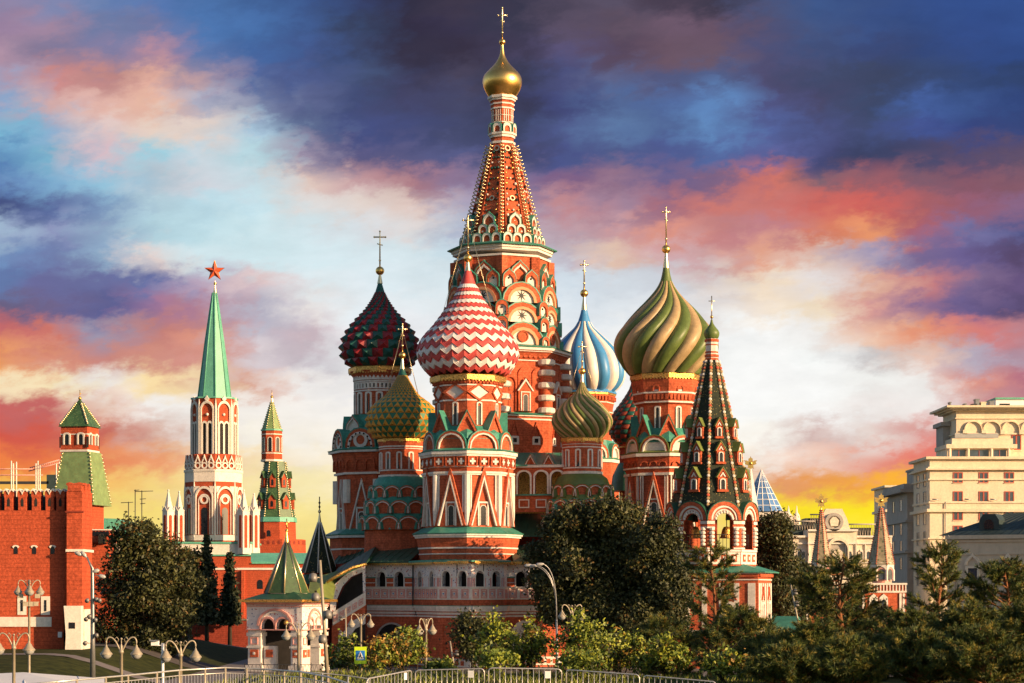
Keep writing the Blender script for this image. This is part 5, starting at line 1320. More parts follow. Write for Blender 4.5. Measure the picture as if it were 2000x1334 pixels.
for k in (-2, -1, 0, 1, 2):
    a = A + 22.5 + 45 * k
    f = frame(Xp(419, Y), Y, a, Sp(44, Y) * .924, Zp(889, Y)); hw = Sp(44, Y) * .3827; H = Zp(786, Y) - Zp(889, Y); mb = MB()
    mb.band(f, arch(hw * 1.55, H * 1.0, 'point', 7), arch(hw * 1.34, H * .95, 'point', 7), 0, .3, 'kremlin_white')
    mb.band(f, shift(arch(hw * .62, H * .62, 'point', 7), -hw * .32, 0), shift(arch(hw * .42, H * .58, 'point', 7), -hw * .32, 0), 0, .22, 'kremlin_white')
    mb.band(f, shift(arch(hw * .62, H * .62, 'point', 7), hw * .32, 0), shift(arch(hw * .42, H * .58, 'point', 7), hw * .32, 0), 0, .22, 'kremlin_white')
    for s_ in (-1, 1): mb.plate(f, shift(arch(hw * .42, H * .58, 'point', 7), s_ * hw * .32, 0), 0, .05, 'dark_matt')
    mb.ball(mb.P3(f, 0, H * .74, .1), .28, 'kremlin_white', 8); mb.plate((f[0] + f[2] * H * .97, *f[1:]), [(-.5, 0), (-.15, .3), (-.45, .6), (0, 1.2), (.45, .6), (.15, .3), (.5, 0)], 0, .35, 'kremlin_white')
    K(mb, "gothic_window", up)
    mb = MB(); f = frame(Xp(417, Y), Y, a, Sp(54, Y) * .924, Zp(921, Y)); hw = Sp(54, Y) * .3827; H = Zp(891, Y) - Zp(921, Y)
    for j in range(3):
        c = (j - 1) * hw * .66; ci = [(c + .62 * math.cos(x), .85 + .62 * math.sin(x)) for x in [2 * math.pi * i / 12 for i in range(12)]]; ci2 = [(c + (u - c) * .6, .85 + (v - .85) * .6) for u, v in ci]
        mb.band(f, ci, ci2, 0, .25, 'kremlin_white', True); mb.band(f, [(c - .62, 1.3), (c, H * .95), (c + .62, 1.3)], [(c - .42, 1.3), (c, H * .78), (c + .42, 1.3)], 0, .25, 'kremlin_white'); mb.plate(f, [(c - .2, H * .75), (c, H), (c + .2, H * .75)], 0, .3, 'kremlin_white')
    mb.box(f, -hw, hw, -.1, .2, 0, .35, 'kremlin_white'); K(mb, "tracery", ba)
    f = frame(Xp(417, Y), Y, a, Sp(55, Y) * .924, Zp(1045, Y)); hw = Sp(55, Y) * .3827; H = Zp(952, Y) - Zp(1045, Y); mb = MB()
    mb.band(f, arch(hw * 1.7, H, 'point', 8), arch(hw * 1.5, H * .95, 'point', 8), 0, .35, 'kremlin_white'); mb.band(f, arch(hw * 1.15, H * .84, 'point', 8), arch(hw * 1.04, H * .81, 'point', 8), 0, .25, 'kremlin_white')
    mb.plate(f, arch(hw * .6, H * .56, 'point', 8), 0, .06, 'dark'); mb.box(f, -hw, hw, -1.1, -.1, 0, .15, 'kremlin_white')
    ci = [(.42 * hw * math.cos(x), H * .72 + .42 * hw * math.sin(x)) for x in [2 * math.pi * i / 12 for i in range(12)]]; mb.band(f, ci, [(u * .6, H * .72 + (v - H * .72) * .6) for u, v in ci], 0, .22, 'kremlin_white', True)
    for s_ in (-1, 1): mb.plate(f, [(s_ * hw * .9, H), (s_ * hw * .45, H), (s_ * hw * .85, H * .86)][::s_], 0, .2, 'kremlin_white')
    K(mb, "gothic_window", lo)
for k in range(8):
    a = R(A + 45 * k)
    for (cx, r_, y0, y1, w) in ((419, 44, 889, 790, .28), (417, 55, 1050, 946, .22)):
        mb = MB(); mb.loft(Xp(cx, Y) + Sp(r_, Y) * math.cos(a), Y + Sp(r_, Y) * math.sin(a), [(w, Zp(y0, Y)), (w, Zp(y1 + 12, Y)), (.05, Zp(y1 - 8, Y))], 6, 'kremlin_white'); K(mb, "buttress", up if y0 == 889 else lo)
mb = MB(); octo(mb, 420, Y, [(4.2, 573), (1.6, 560), (1.3, 549)], 'gold_pale', n=10, smooth=True); mb.ball(P(420, 554, Y), .28, 'gold', 8); K(mb, "finial")
mb = MB(); pts = []; c = P(419, 529.5, Y)
for k in range(10):
    rr = Sp(20.5, Y) if k % 2 == 0 else Sp(8, Y); a = math.pi * k / 5; pts.append((rr * math.sin(a), rr * math.cos(a)))
vs = [c + Vector((u, 0, v)) for u, v in pts] + [c + Vector((0, -.55, 0)), c + Vector((0, .55, 0))]
mb.add(vs, [[k, (k + 1) % 10, 10] for k in range(10)] + [[(k + 1) % 10, k, 11] for k in range(10)], 'star_glass')
mb.tube([vs[k] for k in range(10)] + [vs[0]], .07, 'gold', 4, False); K(mb, "star")
# base under the gothic tower, its pinnacles
Y = 372; gb = thing("gate_block", (Xp(430, Y), Y, 0), "white parapeted gate block with slim pinnacles under the star tower", "gatehouse"); K = mk(gb)
mb = MB(); mb.abox(Xp(338, Y), Xp(494, Y), Y, Y + 16, 0, Zp(1084, Y), 'kremlin_brick'); w_ = K(mb, "wall")
mb = MB(); mb.abox(Xp(342, Y), Xp(488, Y), Y + .3, Y + 15, Zp(1084, Y), Zp(1062, Y), 'kremlin_white'); K(mb, "parapet")
mb = MB(); mb.abox(Xp(340, Y), Xp(490, Y), Y + .1, Y + 15.5, Zp(1062, Y), Zp(1058, Y), 'copper_green'); mb.abox(Xp(336, Y), Xp(496, Y), Y - .3, Y + 16, Zp(1086, Y), Zp(1083, Y), 'copper_green'); K(mb, "coping")
mb = MB(); mb.abox(Xp(336, Y), Xp(496, Y), Y - .25, Y, Zp(1113, Y), Zp(1109, Y), 'kremlin_white'); mb.abox(Xp(470, Y), Xp(474, Y), Y - .3, Y, 0, Zp(1113, Y), 'brick_dark'); K(mb, "string_course")
for (px, y0, dy) in ((329, 955, 0), (350, 958, 5), (476, 955, 0), (496, 962, 4)):
    yy = Y + dy; mb = MB(); cx = Xp(px, yy)
    mb.loft(cx, yy, [(Sp(12.5, yy), Zp(1082, yy)), (Sp(12.5, yy), Zp(996, yy))], 6, 'kremlin_white', a0=-90); mb.loft(cx, yy, [(Sp(10, yy), Zp(996, yy)), (Sp(1.2, yy), Zp(y0 + 4, yy))], 6, 'kremlin_white'); mb.ball((cx, yy, Zp(y0 + 3, yy)), .22, 'kremlin_white', 6)
    for k in range(6):
        f = frame(cx, yy, -120 + 60 * k - 60, Sp(12.5, yy) * .866, Zp(1070, yy)); mb.plate(f, arch(.55, Zp(1006, yy) - Zp(1070, yy), 'point', 6), 0, .05, 'kremlin_brick'); mb.plate((f[0] + f[2] * (Zp(998, yy) - Zp(1070, yy)), *f[1:]), [(-.55, 0), (0, .9), (.55, 0)], 0, .1, 'kremlin_white')
    K(mb, "pinnacle")
# --- corner tower with hexagonal green tent
Y = 420; ct = thing("corner_tower", (Xp(537, Y), Y, 0), "red corner tower with dark green tiled tent, right of the star tower", "fortress tower"); K = mk(ct); A = -90 + 18
mb = MB(); octo(mb, 538, Y, [(42, 1090), (40, 1018)], 'kremlin_brick', A); octo(mb, 540, Y, [(60, 1130), (58, 1054)], 'kremlin_brick', A); w_ = K(mb, "wall")
for k in range(12):
    f = frame(Xp(540, Y), Y, A + 22.5 * 1 + 45 * (k // 4) - 45, Sp(58, Y) * .924, Zp(1064, Y)); u = ((k % 4) - 1.5) * 1.1; mb = MB(); mb.plate((f[0] + f[1] * u, *f[1:]), arch(.45, .8), 0, .06, 'brick_dark'); K(mb, "machicolation", w_)
mb = MB(); mb.plate((P(525, 1048, Y - 4.5), *FX[1:]), arch(.8, 1.3), 0, .6, 'dark'); K(mb, "window", w_)
mb = MB(); octo(mb, 538, Y, [(43, 1020), (42, 1011)], 'copper_green', A); octo(mb, 538, Y, [(39, 1011), (21, 902)], 'kremlin_tile', A); tn = K(mb, "tent_roof")
for k in range(8):
    a = R(A + 45 * k); mb = MB()
    for i in range(24):
        q_ = (i + .5) / 24; rr = Sp(39 - 18 * q_, Y); mb.ball((Xp(538, Y) + rr * math.cos(a), Y + rr * math.sin(a), Zp(1011 - 109 * q_, Y)), .2, 'gold_pale', 5)
    K(mb, "ridge_beads", tn)
for k in (-2, -1, 0, 1):
    a = A + 22.5 + 45 * k
    for y, w in ((995, 1.35), (953, 1.1)):
        q_ = (1011 - y) / 109; ap = Sp(39 - 18 * q_, Y) * .924; f = frame(Xp(538, Y), Y, a, ap + .05, Zp(y, Y)); mb = MB()
        mb.plate(f, [(-w / 2, 0), (-w / 2, 2), (0, 3), (w / 2, 2), (w / 2, 0)], -1.2, .25, 'kremlin_brick'); mb.band(f, [(-w * .75, 1.9), (0, 3.4), (w * .75, 1.9)], [(-w * .55, 1.9), (0, 3), (w * .55, 1.9)], -1.3, .45, 'kremlin_tile'); mb.plate(f, shift(arch(w * .4, 1.2), 0, .4), .25, .28, 'dark'); K(mb, "dormer", tn)
mb = MB(); octo(mb, 531, Y, [(20.5, 902), (20.5, 842)], 'kremlin_brick', A); ln = K(mb, "lantern")
mb = MB(); octo(mb, 531, Y, [(22, 902), (22, 898)], 'kremlin_white', A); octo(mb, 531, Y, [(21.3, 887), (21.3, 885)], 'kremlin_white', A); octo(mb, 531, Y, [(22, 842), (22, 839)], 'copper_green', A); octo(mb, 531, Y, [(21, 850), (21, 848)], 'kremlin_white', A); K(mb, "cornice", ln)
for k in (-2, -1, 0, 1, 2): window(ln, frame(Xp(531, Y), Y, A + 22.5 + 45 * k, Sp(20.5, Y) * .924, Zp(883, Y)), .75, 2.9, fw=.15, mk=K)
mb = MB(); octo(mb, 531, Y, [(19.5, 839), (3, 785)], 'kremlin_green', A); octo(mb, 531, Y, [(3, 786), (1.3, 776)], 'gold_pale', A); tp_ = K(mb, "hip_roof")
mb = MB()
for k in range(8):
    a = R(A + 45 * k)
    for i in range(12):
        q_ = (i + .5) / 12; rr = Sp(19.5 - 16.5 * q_, Y); mb.ball((Xp(531, Y) + rr * math.cos(a), Y + rr * math.sin(a), Zp(839 - 54 * q_, Y)), .15, 'gold_pale', 5)
mb.ball(P(531, 775, Y), .3, 'gold_dull', 8); mb.tube([P(531, 777, Y), P(531, 762, Y)], .06, 'gold_dull', 4); K(mb, "ridge_beads", tp_)
# --- curtain wall between
Y = 335; cw = thing("curtain_wall", (Xp(480, Y), Y, 0), "long red fortress wall behind the spruces with green sheds along its top", "wall"); K = mk(cw)
mb = MB(); mb.abox(Xp(180, Y), Xp(660, Y), Y, Y + 5, 0, Zp(1100, Y), 'kremlin_brick'); w_ = K(mb, "wall")
mb = MB(); mb.abox(Xp(180, Y), Xp(660, Y), Y - .2, Y, Zp(1113, Y), Zp(1109, Y), 'kremlin_white'); K(mb, "string_course")
mb = MB(); mb.abox(Xp(492, Y), Xp(640, Y), Y - .3, Y + 5.2, Zp(1101, Y), Zp(1097, Y), 'copper_green'); v = [P(490, 1098, Y), P(640, 1098, Y), P(636, 1080, Y + 4), P(490, 1080, Y + 4)]; mb.add(v, [[0, 1, 2, 3]], 'copper_green'); K(mb, "shed_roof")
for px in (378, 385, 508): mb = MB(); mb.plate((P(px, 1150, Y), *FX[1:]), arch(.9, 1.5), 0, .06, 'dark'); K(mb, "window", w_)
mb = MB(); mb.abox(Xp(472, Y), Xp(478, Y), Y - .5, Y, 0, Zp(1114, Y), 'kremlin_brick'); K(mb, "buttress", w_)
Y = 245; lw = thing("low_wall", (Xp(430, Y), Y, 0), "low dark red retaining wall beneath the spruces", "wall"); mb = MB(); mb.abox(Xp(340, Y), Xp(500, Y), Y, Y + 1.2, 0, Zp(1212, Y), 'brick_dark'); mb.build("wall", lw, lw.location); mb = MB(); mb.abox(Xp(340, Y), Xp(500, Y), Y - .1, Y + 1.3, Zp(1212, Y), Zp(1209, Y), 'stone_wall'); mb.build("coping", lw, lw.location)
Y = 222; mb = MB(); mb.plate(flat(Y), [(Xp(330, Y), 0), (Xp(330, Y), Zp(1255, Y)), (Xp(395, Y), Zp(1253, Y)), (Xp(490, Y), Zp(1268, Y)), (Xp(490, Y), 0)], -1.5, 0, 'stone_wall'); o = mb.build("stone_wall"); tag(o, "rough stone ramp wall left of the porch", "wall")
# --- distant roofs, cranes and aerials on the left
Y = 420; mb = MB(); x0, x1 = Xp(196, Y), Xp(262, Y); prism(mb, [(x0, Y), (x1, Y), (x1, Y + 20), (x0, Y + 20)], 0, Zp(1050, Y), 'cream_far')
hall = thing("distant_hall", (Xp(230, Y), Y, 0), "distant building with a rounded dull green roof beyond the wall tower", "building"); K = mk(hall); w_ = K(mb, "wall")
mb = MB(); mb.plate(flat(Y), [(x0 - 1, Zp(1052, Y)), (x0 - 1, Zp(1012, Y)), (Xp(225, Y), Zp(1013, Y)), (Xp(248, Y), Zp(1022, Y)), (x1 + 1, Zp(1052, Y))], -20, .5, 'copper_green'); K(mb, "roof")
Y = 330; mb = MB()
cr = thing("crane", (Xp(50, Y), Y, 0), "red and white lattice crane jib low over the battlements", "crane"); K = mk(cr)
for (x, y0, y1) in ((22, 990, 900), (26, 990, 905), (32, 990, 902), (70, 990, 905), (74, 990, 900), (78, 990, 908), (110, 990, 905), (116, 990, 902)): mb.tube([P(x, y0, Y), P(x, y1, Y)], .11, 'kremlin_white', 4)
K(mb, "mast")
mb = MB()
for (a, b) in (((-60, 916), (64, 916)), ((-60, 928), (84, 928)), ((56, 920), (116, 904)), ((58, 914), (116, 898))): mb.tube([P(*a, Y), P(*b, Y)], .10, 'pink', 4)
for i in range(14): x = 58 + i * 4.2; mb.tube([P(x, 920 - i * 1.15, Y), P(x + 4.2, 913 - i * 1.15, Y)], .06, 'pink', 3)
K(mb, "jib")
mb = MB(); mb.abox(Xp(-60, Y), Xp(95, Y), Y, Y + 1, Zp(945, Y), Zp(940, Y), 'dark_iron'); mb.abox(Xp(91, Y), Xp(115, Y), Y, Y + 3, Zp(960, Y), Zp(927, Y), 'slate'); K(mb, "counterweight")
Y = 330; sh = thing("low_shed", (Xp(40, Y), Y, 0), "dark green roofed shed glimpsed between the battlements", "building"); K = mk(sh); mb = MB(); mb.abox(Xp(-70, Y), Xp(118, Y), Y + 4, Y + 10, 0, Zp(985, Y), 'slate'); K(mb, "wall"); mb = MB(); mb.plate(flat(Y + 3.6), [(Xp(-70, Y), Zp(987, Y)), (Xp(-40, Y), Zp(962, Y)), (Xp(60, Y), Zp(962, Y)), (Xp(118, Y), Zp(987, Y))], -6, 0, 'dark_roof'); K(mb, "roof")
def aerial(px, y0, y1, bars, Y=400, lab=""):
    a = thing("aerial", (Xp(px, Y), Y, 0), lab, "aerial", "aerials on the skyline"); K = mk(a); mb = MB(); mb.tube([P(px, y1, Y), P(px, y0, Y)], .09, 'dark_iron', 4); K(mb, "mast"); mb = MB()
    for y, l, r in bars: mb.tube([P(px - l, y, Y), P(px + r, y - 1, Y)], .07, 'dark_iron', 4)
    K(mb, "crossbar")
aerial(277, 958, 1060, [(960, 14, 22), (975, 4, 8), (984, 3, 7)], lab="tallest thin aerial with one long crossbar behind the big tree")
aerial(251, 980, 1060, [(982, 15, 9)], lab="short thin aerial with a single crossbar left of the other")
aerial(264, 956, 1060, [(958, 2, 8), (1010, 4, 4)], lab="plain thin mast leaning beside the tallest aerial")

# ================================================================== buildings on the right
def win_grid(K, parent, Y, xs, ys, w, h, frm='red_frame', fy=0.0, name="window"):
    for y in ys:
        for x in xs:
            mb = MB(); f = (P(x, y, Y - fy), *FX[1:]); a, b = Sp(w, Y) / 2, Sp(h, Y) / 2
            o = [(-a, -b), (a, -b), (a, b), (-a, b)]; mb.plate(f, o, -.02, .03, 'window_glass'); mb.band(f, [(u * 1.12, v * 1.1) for u, v in o], [(u * .9, v * .93) for u, v in o], 0, .10, frm, True)
            mb.box(f, -a * .16, a * .16, -b, b, .03, .09, 'red_frame'); mb.box(f, -a * 1.2, a * 1.2, -b * 1.2, -b * 1.08, 0, .2, 'cream'); K(mb, name, parent)
def side_windows(K, parent, x, ys, zs, w, h, m='window_glass'):
    for y in ys:
        for z in zs:
            mb = MB(); f = (Vector((x, y, z)), Vector((0, -1, 0)), Vector((0, 0, 1)), Vector((-1, 0, 0))); o = [(-w / 2, -h / 2), (w / 2, -h / 2), (w / 2, h / 2), (-w / 2, h / 2)]; mb.plate(f, o, -.02, .03, m); mb.band(f, [(u * 1.18, v * 1.12) for u, v in o], o, 0, .12, 'stone_grey', True); K(mb, "window", parent)
Y = 420; ho = thing("hotel", (Xp(1900, Y), Y, 0), "big stepped cream stone hotel with red framed windows", "building"); K = mk(ho)
xL = Xp(1816, Y); zt = Zp(893, Y)
mb = MB(); mb.abox(xL, Xp(2150, Y), Y, Y + 17, 0, zt, 'cream'); main = K(mb, "main_block")
mb = MB()
for y0, y1, d in ((897, 892, .9), (918, 915, .9), (915, 912, .45), (938, 935, .35), (983, 979, .25), (1000, 994, .7), (1053, 1050, .4)): mb.abox(xL - d, Xp(2150, Y), Y - d, Y + 17 + d, Zp(y0, Y), Zp(y1, Y), 'cream')
K(mb, "cornice", main)
win_grid(K, main, Y, (1871, 1921, 1971, 2021), (933, 970, 1006, 1037), 17, 19)
mb = MB(); mb.tube([P(1847, 980, Y - .25), P(1847, 1100, Y - .25)], .12, 'stone_grey', 5); K(mb, "drainpipe", main)
for px in (1828, 1891, 1941): mb = MB(); mb.tube([P(px - 7, 975, Y - .7), P(px + 6, 976, Y - .7)], .15, 'steel', 5); K(mb, "floodlight", main)
side_windows(K, main, xL, (Y + 5, Y + 12), [Zp(y, Y) for y in (935, 972, 1010, 1050, 1090, 1130)], 2.2, 2.6)
# glazed loggia storey and terrace
mb = MB(); mb.abox(Xp(1856, Y), Xp(1988, Y), Y + 3.2, Y + 14, zt, Zp(870, Y), 'cream'); mb.abox(Xp(1853, Y), Xp(1992, Y), Y + 2.2, Y + 14, Zp(874, Y), Zp(866, Y), 'cream'); mb.abox(Xp(1866, Y), Xp(1986, Y), Y + 3.3, Y + 14, Zp(866, Y), Zp(854, Y), 'cream'); lg = K(mb, "glazed_storey")
for x0_, x1_ in ((1865, 1893), (1900, 1938), (1946, 1972)): mb = MB(); mb.abox(Xp(x0_, Y), Xp(x1_, Y), Y + 3.1, Y + 3.25, Zp(899, Y), Zp(877, Y), 'window_glass'); mb.abox(Xp((x0_ + x1_) / 2 - .5, Y), Xp((x0_ + x1_) / 2 + .5, Y), Y + 3.0, Y + 3.1, Zp(899, Y), Zp(877, Y), 'red_frame'); K(mb, "window", lg)
for x in (1860, 1896, 1942, 1976): mb = MB(); mb.loft(Xp(x, Y), Y + 2.6, [(.35, zt), (.35, Zp(874, Y))], 10, 'cream', smooth=True); K(mb, "column", lg)
mb = MB(); mb.abox(Xp(1872, Y), Xp(1958, Y), Y + 3.4, Y + 3.5, Zp(853, Y), Zp(844, Y), 'lamp_glass'); K(mb, "glass_railing", lg)
mb = MB(); mb.abox(Xp(1876, Y), Xp(2150, Y), Y + 4, Y + 17, Zp(895, Y), Zp(797, Y), 'cream'); ub = K(mb, "upper_block")
mb = MB()
for y0, y1, d in ((797, 794, 1.6), (794, 790, 2.4), (815, 813, .3), (800, 797, .9), (846, 843, .3)): mb.abox(Xp(1876, Y) - d, Xp(2150, Y), Y + 4 - d, Y + 17 + d, Zp(y0, Y), Zp(y1, Y), 'cream')
K(mb, "cornice", ub)
for i in range(5):
    mb = MB(); f = (P(1909 + i * 37, 837, Y + 4) , *FX[1:]); f = (Vector((Xp(1909 + i * 37, Y), Y + 4, Zp(837, Y))), *FX[1:]); o = arch(Sp(36, Y), Sp(18, Y), 'round', 13); mb.band(f, o, scl(o, .9), 0, .5, 'cream'); mb.box(f, -Sp(18, Y) - .3, -Sp(18, Y) + .6, -.9, .0, 0, .6, 'cream'); K(mb, "blind_arch", ub)
win_grid(K, ub, Y, (1985,), (864,), 17, 28, fy=-4)
for i in range(36): pass
mb = MB()
for i in range(34): x = Xp(1874, Y) + i * .85; mb.abox(x, x + .4, Y + 2.9, Y + 3.3, Zp(800, Y), Zp(797.2, Y), 'cream')
K(mb, "dentils", ub)
mb = MB(); mb.abox(Xp(1862, Y), Xp(1890, Y), Y + 10, Y + 17, zt, Zp(825, Y), 'stone_grey'); mb.abox(Xp(1856, Y), Xp(1890, Y), Y + 9, Y + 17.4, Zp(825, Y), Zp(817, Y), 'stone_grey'); K(mb, "rear_block")
for (x, y0, y1, w, m) in ((1931, 789, 772, 7, 'steel'), (1943, 789, 778, 10, 'cream'), (1960, 789, 776, 9, 'steel'), (1925, 789, 782, 8, 'dark_iron'), (1877, 789, 778, 2, 'steel'), (1907, 789, 781, 3, 'steel')):
    mb = MB(); mb.abox(Xp(x - w / 2, Y), Xp(x + w / 2, Y), Y + 10, Y + 12, Zp(y0, Y), Zp(y1, Y), m); mb.abox(Xp(x - w / 2, Y) - .1, Xp(x + w / 2, Y) + .1, Y + 9.9, Y + 12.1, Zp(y1, Y), Zp(y1, Y) + .2, m); K(mb, "rooftop_unit", ub)
mb = MB(); mb.abox(Xp(1972, Y), Xp(2150, Y), Y + 12, Y + 22, Zp(789, Y), Zp(769, Y), 'plain_white'); mb.abox(Xp(1980, Y), Xp(2000, Y), Y + 11.9, Y + 12.1, Zp(783, Y), Zp(778, Y), 'dark'); mb.abox(Xp(1970, Y), Xp(2150, Y), Y + 11.5, Y + 22.3, Zp(769, Y), Zp(766, Y), 'copper_green'); K(mb, "rooftop_cabin", ub)
# second, shaded block left of the hotel
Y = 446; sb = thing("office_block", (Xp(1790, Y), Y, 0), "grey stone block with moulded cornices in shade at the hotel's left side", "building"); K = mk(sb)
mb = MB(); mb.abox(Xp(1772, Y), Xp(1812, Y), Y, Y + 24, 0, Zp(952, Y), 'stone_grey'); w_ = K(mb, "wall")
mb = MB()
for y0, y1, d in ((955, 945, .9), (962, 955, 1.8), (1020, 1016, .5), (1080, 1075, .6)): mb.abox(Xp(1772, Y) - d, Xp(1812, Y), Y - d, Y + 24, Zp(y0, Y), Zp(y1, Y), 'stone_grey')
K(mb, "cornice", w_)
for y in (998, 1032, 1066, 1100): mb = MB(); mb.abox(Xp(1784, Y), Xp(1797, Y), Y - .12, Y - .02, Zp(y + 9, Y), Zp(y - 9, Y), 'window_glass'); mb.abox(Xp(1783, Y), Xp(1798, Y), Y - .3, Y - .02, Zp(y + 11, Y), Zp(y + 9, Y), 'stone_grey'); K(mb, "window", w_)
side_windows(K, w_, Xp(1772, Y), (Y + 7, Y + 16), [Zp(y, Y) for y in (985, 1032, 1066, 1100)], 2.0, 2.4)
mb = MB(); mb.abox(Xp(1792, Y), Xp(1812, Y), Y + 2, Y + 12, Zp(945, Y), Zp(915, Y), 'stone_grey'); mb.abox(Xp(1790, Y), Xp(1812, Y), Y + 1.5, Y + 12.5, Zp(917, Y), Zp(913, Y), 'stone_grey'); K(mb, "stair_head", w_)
Y = 500; fb = thing("far_block", (Xp(1745, Y), Y, 0), "plain pale block with vertical ribs behind the right spire", "building"); K = mk(fb)
mb = MB(); mb.abox(Xp(1733, Y), Xp(1800, Y), Y, Y + 18, 0, Zp(950, Y), 'cream_far'); w_ = K(mb, "wall"); mb = MB()
for y0, y1, d in ((952, 948, .8), (1000, 995, .6)): mb.abox(Xp(1733, Y) - d, Xp(1800, Y), Y - d, Y + 18, Zp(y0, Y), Zp(y1, Y), 'cream_far')
K(mb, "cornice", w_); mb = MB()
for i in range(8): mb.abox(Xp(1736 + i * 5, Y), Xp(1737.2 + i * 5, Y), Y - .3, Y, Zp(968 if i % 1 == 0 else 0, Y), Zp(953, Y), 'stone_grey'); mb.abox(Xp(1740 + i * 6, Y), Xp(1741.2 + i * 6, Y), Y - .35, Y, 0, Zp(1001, Y), 'cream_far')
K(mb, "pilaster", w_)
# shopping arcade facade
Y = 402; gu = thing("arcade_building", (Xp(1640, Y), Y, 0), "long ornate cream shopping arcade with a central arch and oval crest", "building"); K = mk(gu)
mb = MB(); mb.abox(Xp(1500, Y), Xp(1742, Y), Y, Y + 18, 0, Zp(1048, Y), 'cream_far'); mb.abox(Xp(1577, Y), Xp(1672, Y), Y - 1, Y + 16, 0, Zp(1035, Y), 'cream_far'); w_ = K(mb, "wall")
mb = MB()
for y0, y1, d in ((1050, 1046, .7), (1063, 1060, .4), (1100, 1096, .5)): mb.abox(Xp(1500, Y), Xp(1742, Y), Y - d, Y, Zp(y0, Y), Zp(y1, Y), 'kremlin_white'); mb.abox(Xp(1576, Y), Xp(1673, Y), Y - 1 - d, Y - 1, Zp(y0 - (12 if y0 < 1055 else 0), Y), Zp(y1 - (12 if y0 < 1055 else 0), Y), 'kremlin_white')
K(mb, "cornice", w_)
mb = MB(); f = (Vector((Xp(1635, Y), Y - 1, Zp(1100, Y))), *FX[1:]); o = arch(Sp(36, Y), Sp(44, Y), 'round', 15); mb.band(f, scl(o, 1.15), o, 0, .8, 'cream_far'); mb.plate(f, o, 0, .03, 'stone_grey'); mb.plate(f, scl(o, .6), .03, .3, 'cream_far'); K(mb, "arch", w_)
mb = MB(); c = Vector((Xp(1627, Y), Y - 1.2, Zp(1020, Y))); f = (c, *FX[1:]); ov = lambda a, b: [(a * math.cos(x), b * math.sin(x)) for x in [2 * math.pi * i / 18 for i in range(18)]]
mb.plate((Vector((c.x, Y - 1, Zp(1036, Y))), *FX[1:]), [(-3.2, 0), (-2.6, 2.2), (-1.6, 4.2), (1.6, 4.2), (2.6, 2.2), (3.2, 0)], -1, .2, 'cream_far'); mb.band(f, ov(1.8, 1.8), ov(1.2, 1.2), 0, .5, 'stone_grey', True); mb.plate(f, [(-.7, -.8), (.7, -.8), (.9, .3), (.3, 1), (-.3, 1), (-.9, .3)], 0, .5, 'cream_far'); K(mb, "crest", w_)
for x in (1561, 1569, 1658, 1675, 1681, 1696, 1716): mb = MB(); f = (Vector((Xp(x, Y), Y - (1 if 1577 < x < 1672 else 0), Zp(1092, Y))), *FX[1:]); o = arch(.75, 1.5); mb.plate(f, o, 0, .05, 'window_glass'); mb.band(f, scl(o, 1.3), o, 0, .15, 'kremlin_white'); K(mb, "window", w_)
for x in (1552, 1578, 1600, 1650, 1670, 1690, 1710, 1730): mb = MB(); yy = Y - 1 if 1577 <= x <= 1672 else Y; mb.abox(Xp(x - 1, Y), Xp(x + 1, Y), yy - .3, yy, Zp(1100, Y), Zp(1063, Y), 'kremlin_white'); K(mb, "pilaster", w_)
mb = MB()
for (x0_, x1_, y0, y1) in ((1552, 1592, 1035, 1018), (1645, 1712, 1048, 1024), (1582, 1645, 1022, 1005)):
    mb.abox(Xp(x0_, Y), Xp(x1_, Y), Y + 6, Y + 12, Zp(y0 + 14, Y), Zp(y1, Y) - .5, 'slate')
    n = int((x1_ - x0_) / 5)
    for i in range(n): x = x0_ + 5 * i; mb.tube([P(x, y0, Y + 5.8), P(x + 2.5, y1, Y + 5.8), P(x + 5, y0, Y + 5.8)], .1, 'stone_grey', 3)
    mb.tube([P(x0_, y1, Y + 5.8), P(x1_, y1, Y + 5.8)], .14, 'stone_grey', 4)
K(mb, "glass_roof")
# glass pyramid over a pale hall
Y = 540; py_ = thing("glass_pyramid_building", (Xp(1488, Y), Y, 0), "blue glass pyramid rising from a white domed hall right of the bell tower", "building"); K = mk(py_)
mb = MB(); mb.abox(Xp(1440, Y), Xp(1545, Y), Y - 4, Y + 14, 0, Zp(1008, Y), 'kremlin_white'); mb.abox(Xp(1448, Y), Xp(1535, Y), Y - 5, Y + 10, Zp(1010, Y), Zp(1000, Y), 'kremlin_white'); w_ = K(mb, "wall")
mb = MB(); A = -90 + 20; octo(mb, 1487, Y, [(44, 1000), (0.8, 918)], 'blue_glass', A, 8); g_ = K(mb, "glass_pyramid")
mb = MB()
for k in range(16):
    a = R(A + 22.5 * k); rr = Sp(44, Y) * (1 if k % 2 == 0 else .924); mb.tube([(Xp(1487, Y) + rr * math.cos(a), Y + rr * math.sin(a), Zp(1000, Y)), (Xp(1487, Y), Y, Zp(917, Y))], .13, 'plain_white', 4)
for i in range(1, 7):
    q_ = i / 7; rr = Sp(44, Y) * (1 - q_) + .05; pts = [(Xp(1487, Y) + rr * math.cos(R(A + 45 * k)), Y + rr * math.sin(R(A + 45 * k)), Zp(1000 - 82 * q_, Y)) for k in range(9)]; mb.tube(pts, .11, 'plain_white', 4, False)
K(mb, "glazing_bars", g_)
for (px, r_) in ((1540, 9), (1556, 7)): mb = MB(); mb.loft(Xp(px, Y), Y, [(Sp(r_, Y), Zp(1030, Y)), (Sp(r_, Y), Zp(1014, Y)), (Sp(r_ * .8, Y), Zp(1006, Y)), (Sp(r_ * .3, Y), Zp(1001, Y)), (.1, Zp(988, Y))], 12, 'kremlin_white', smooth=True); K(mb, "cupola", w_)
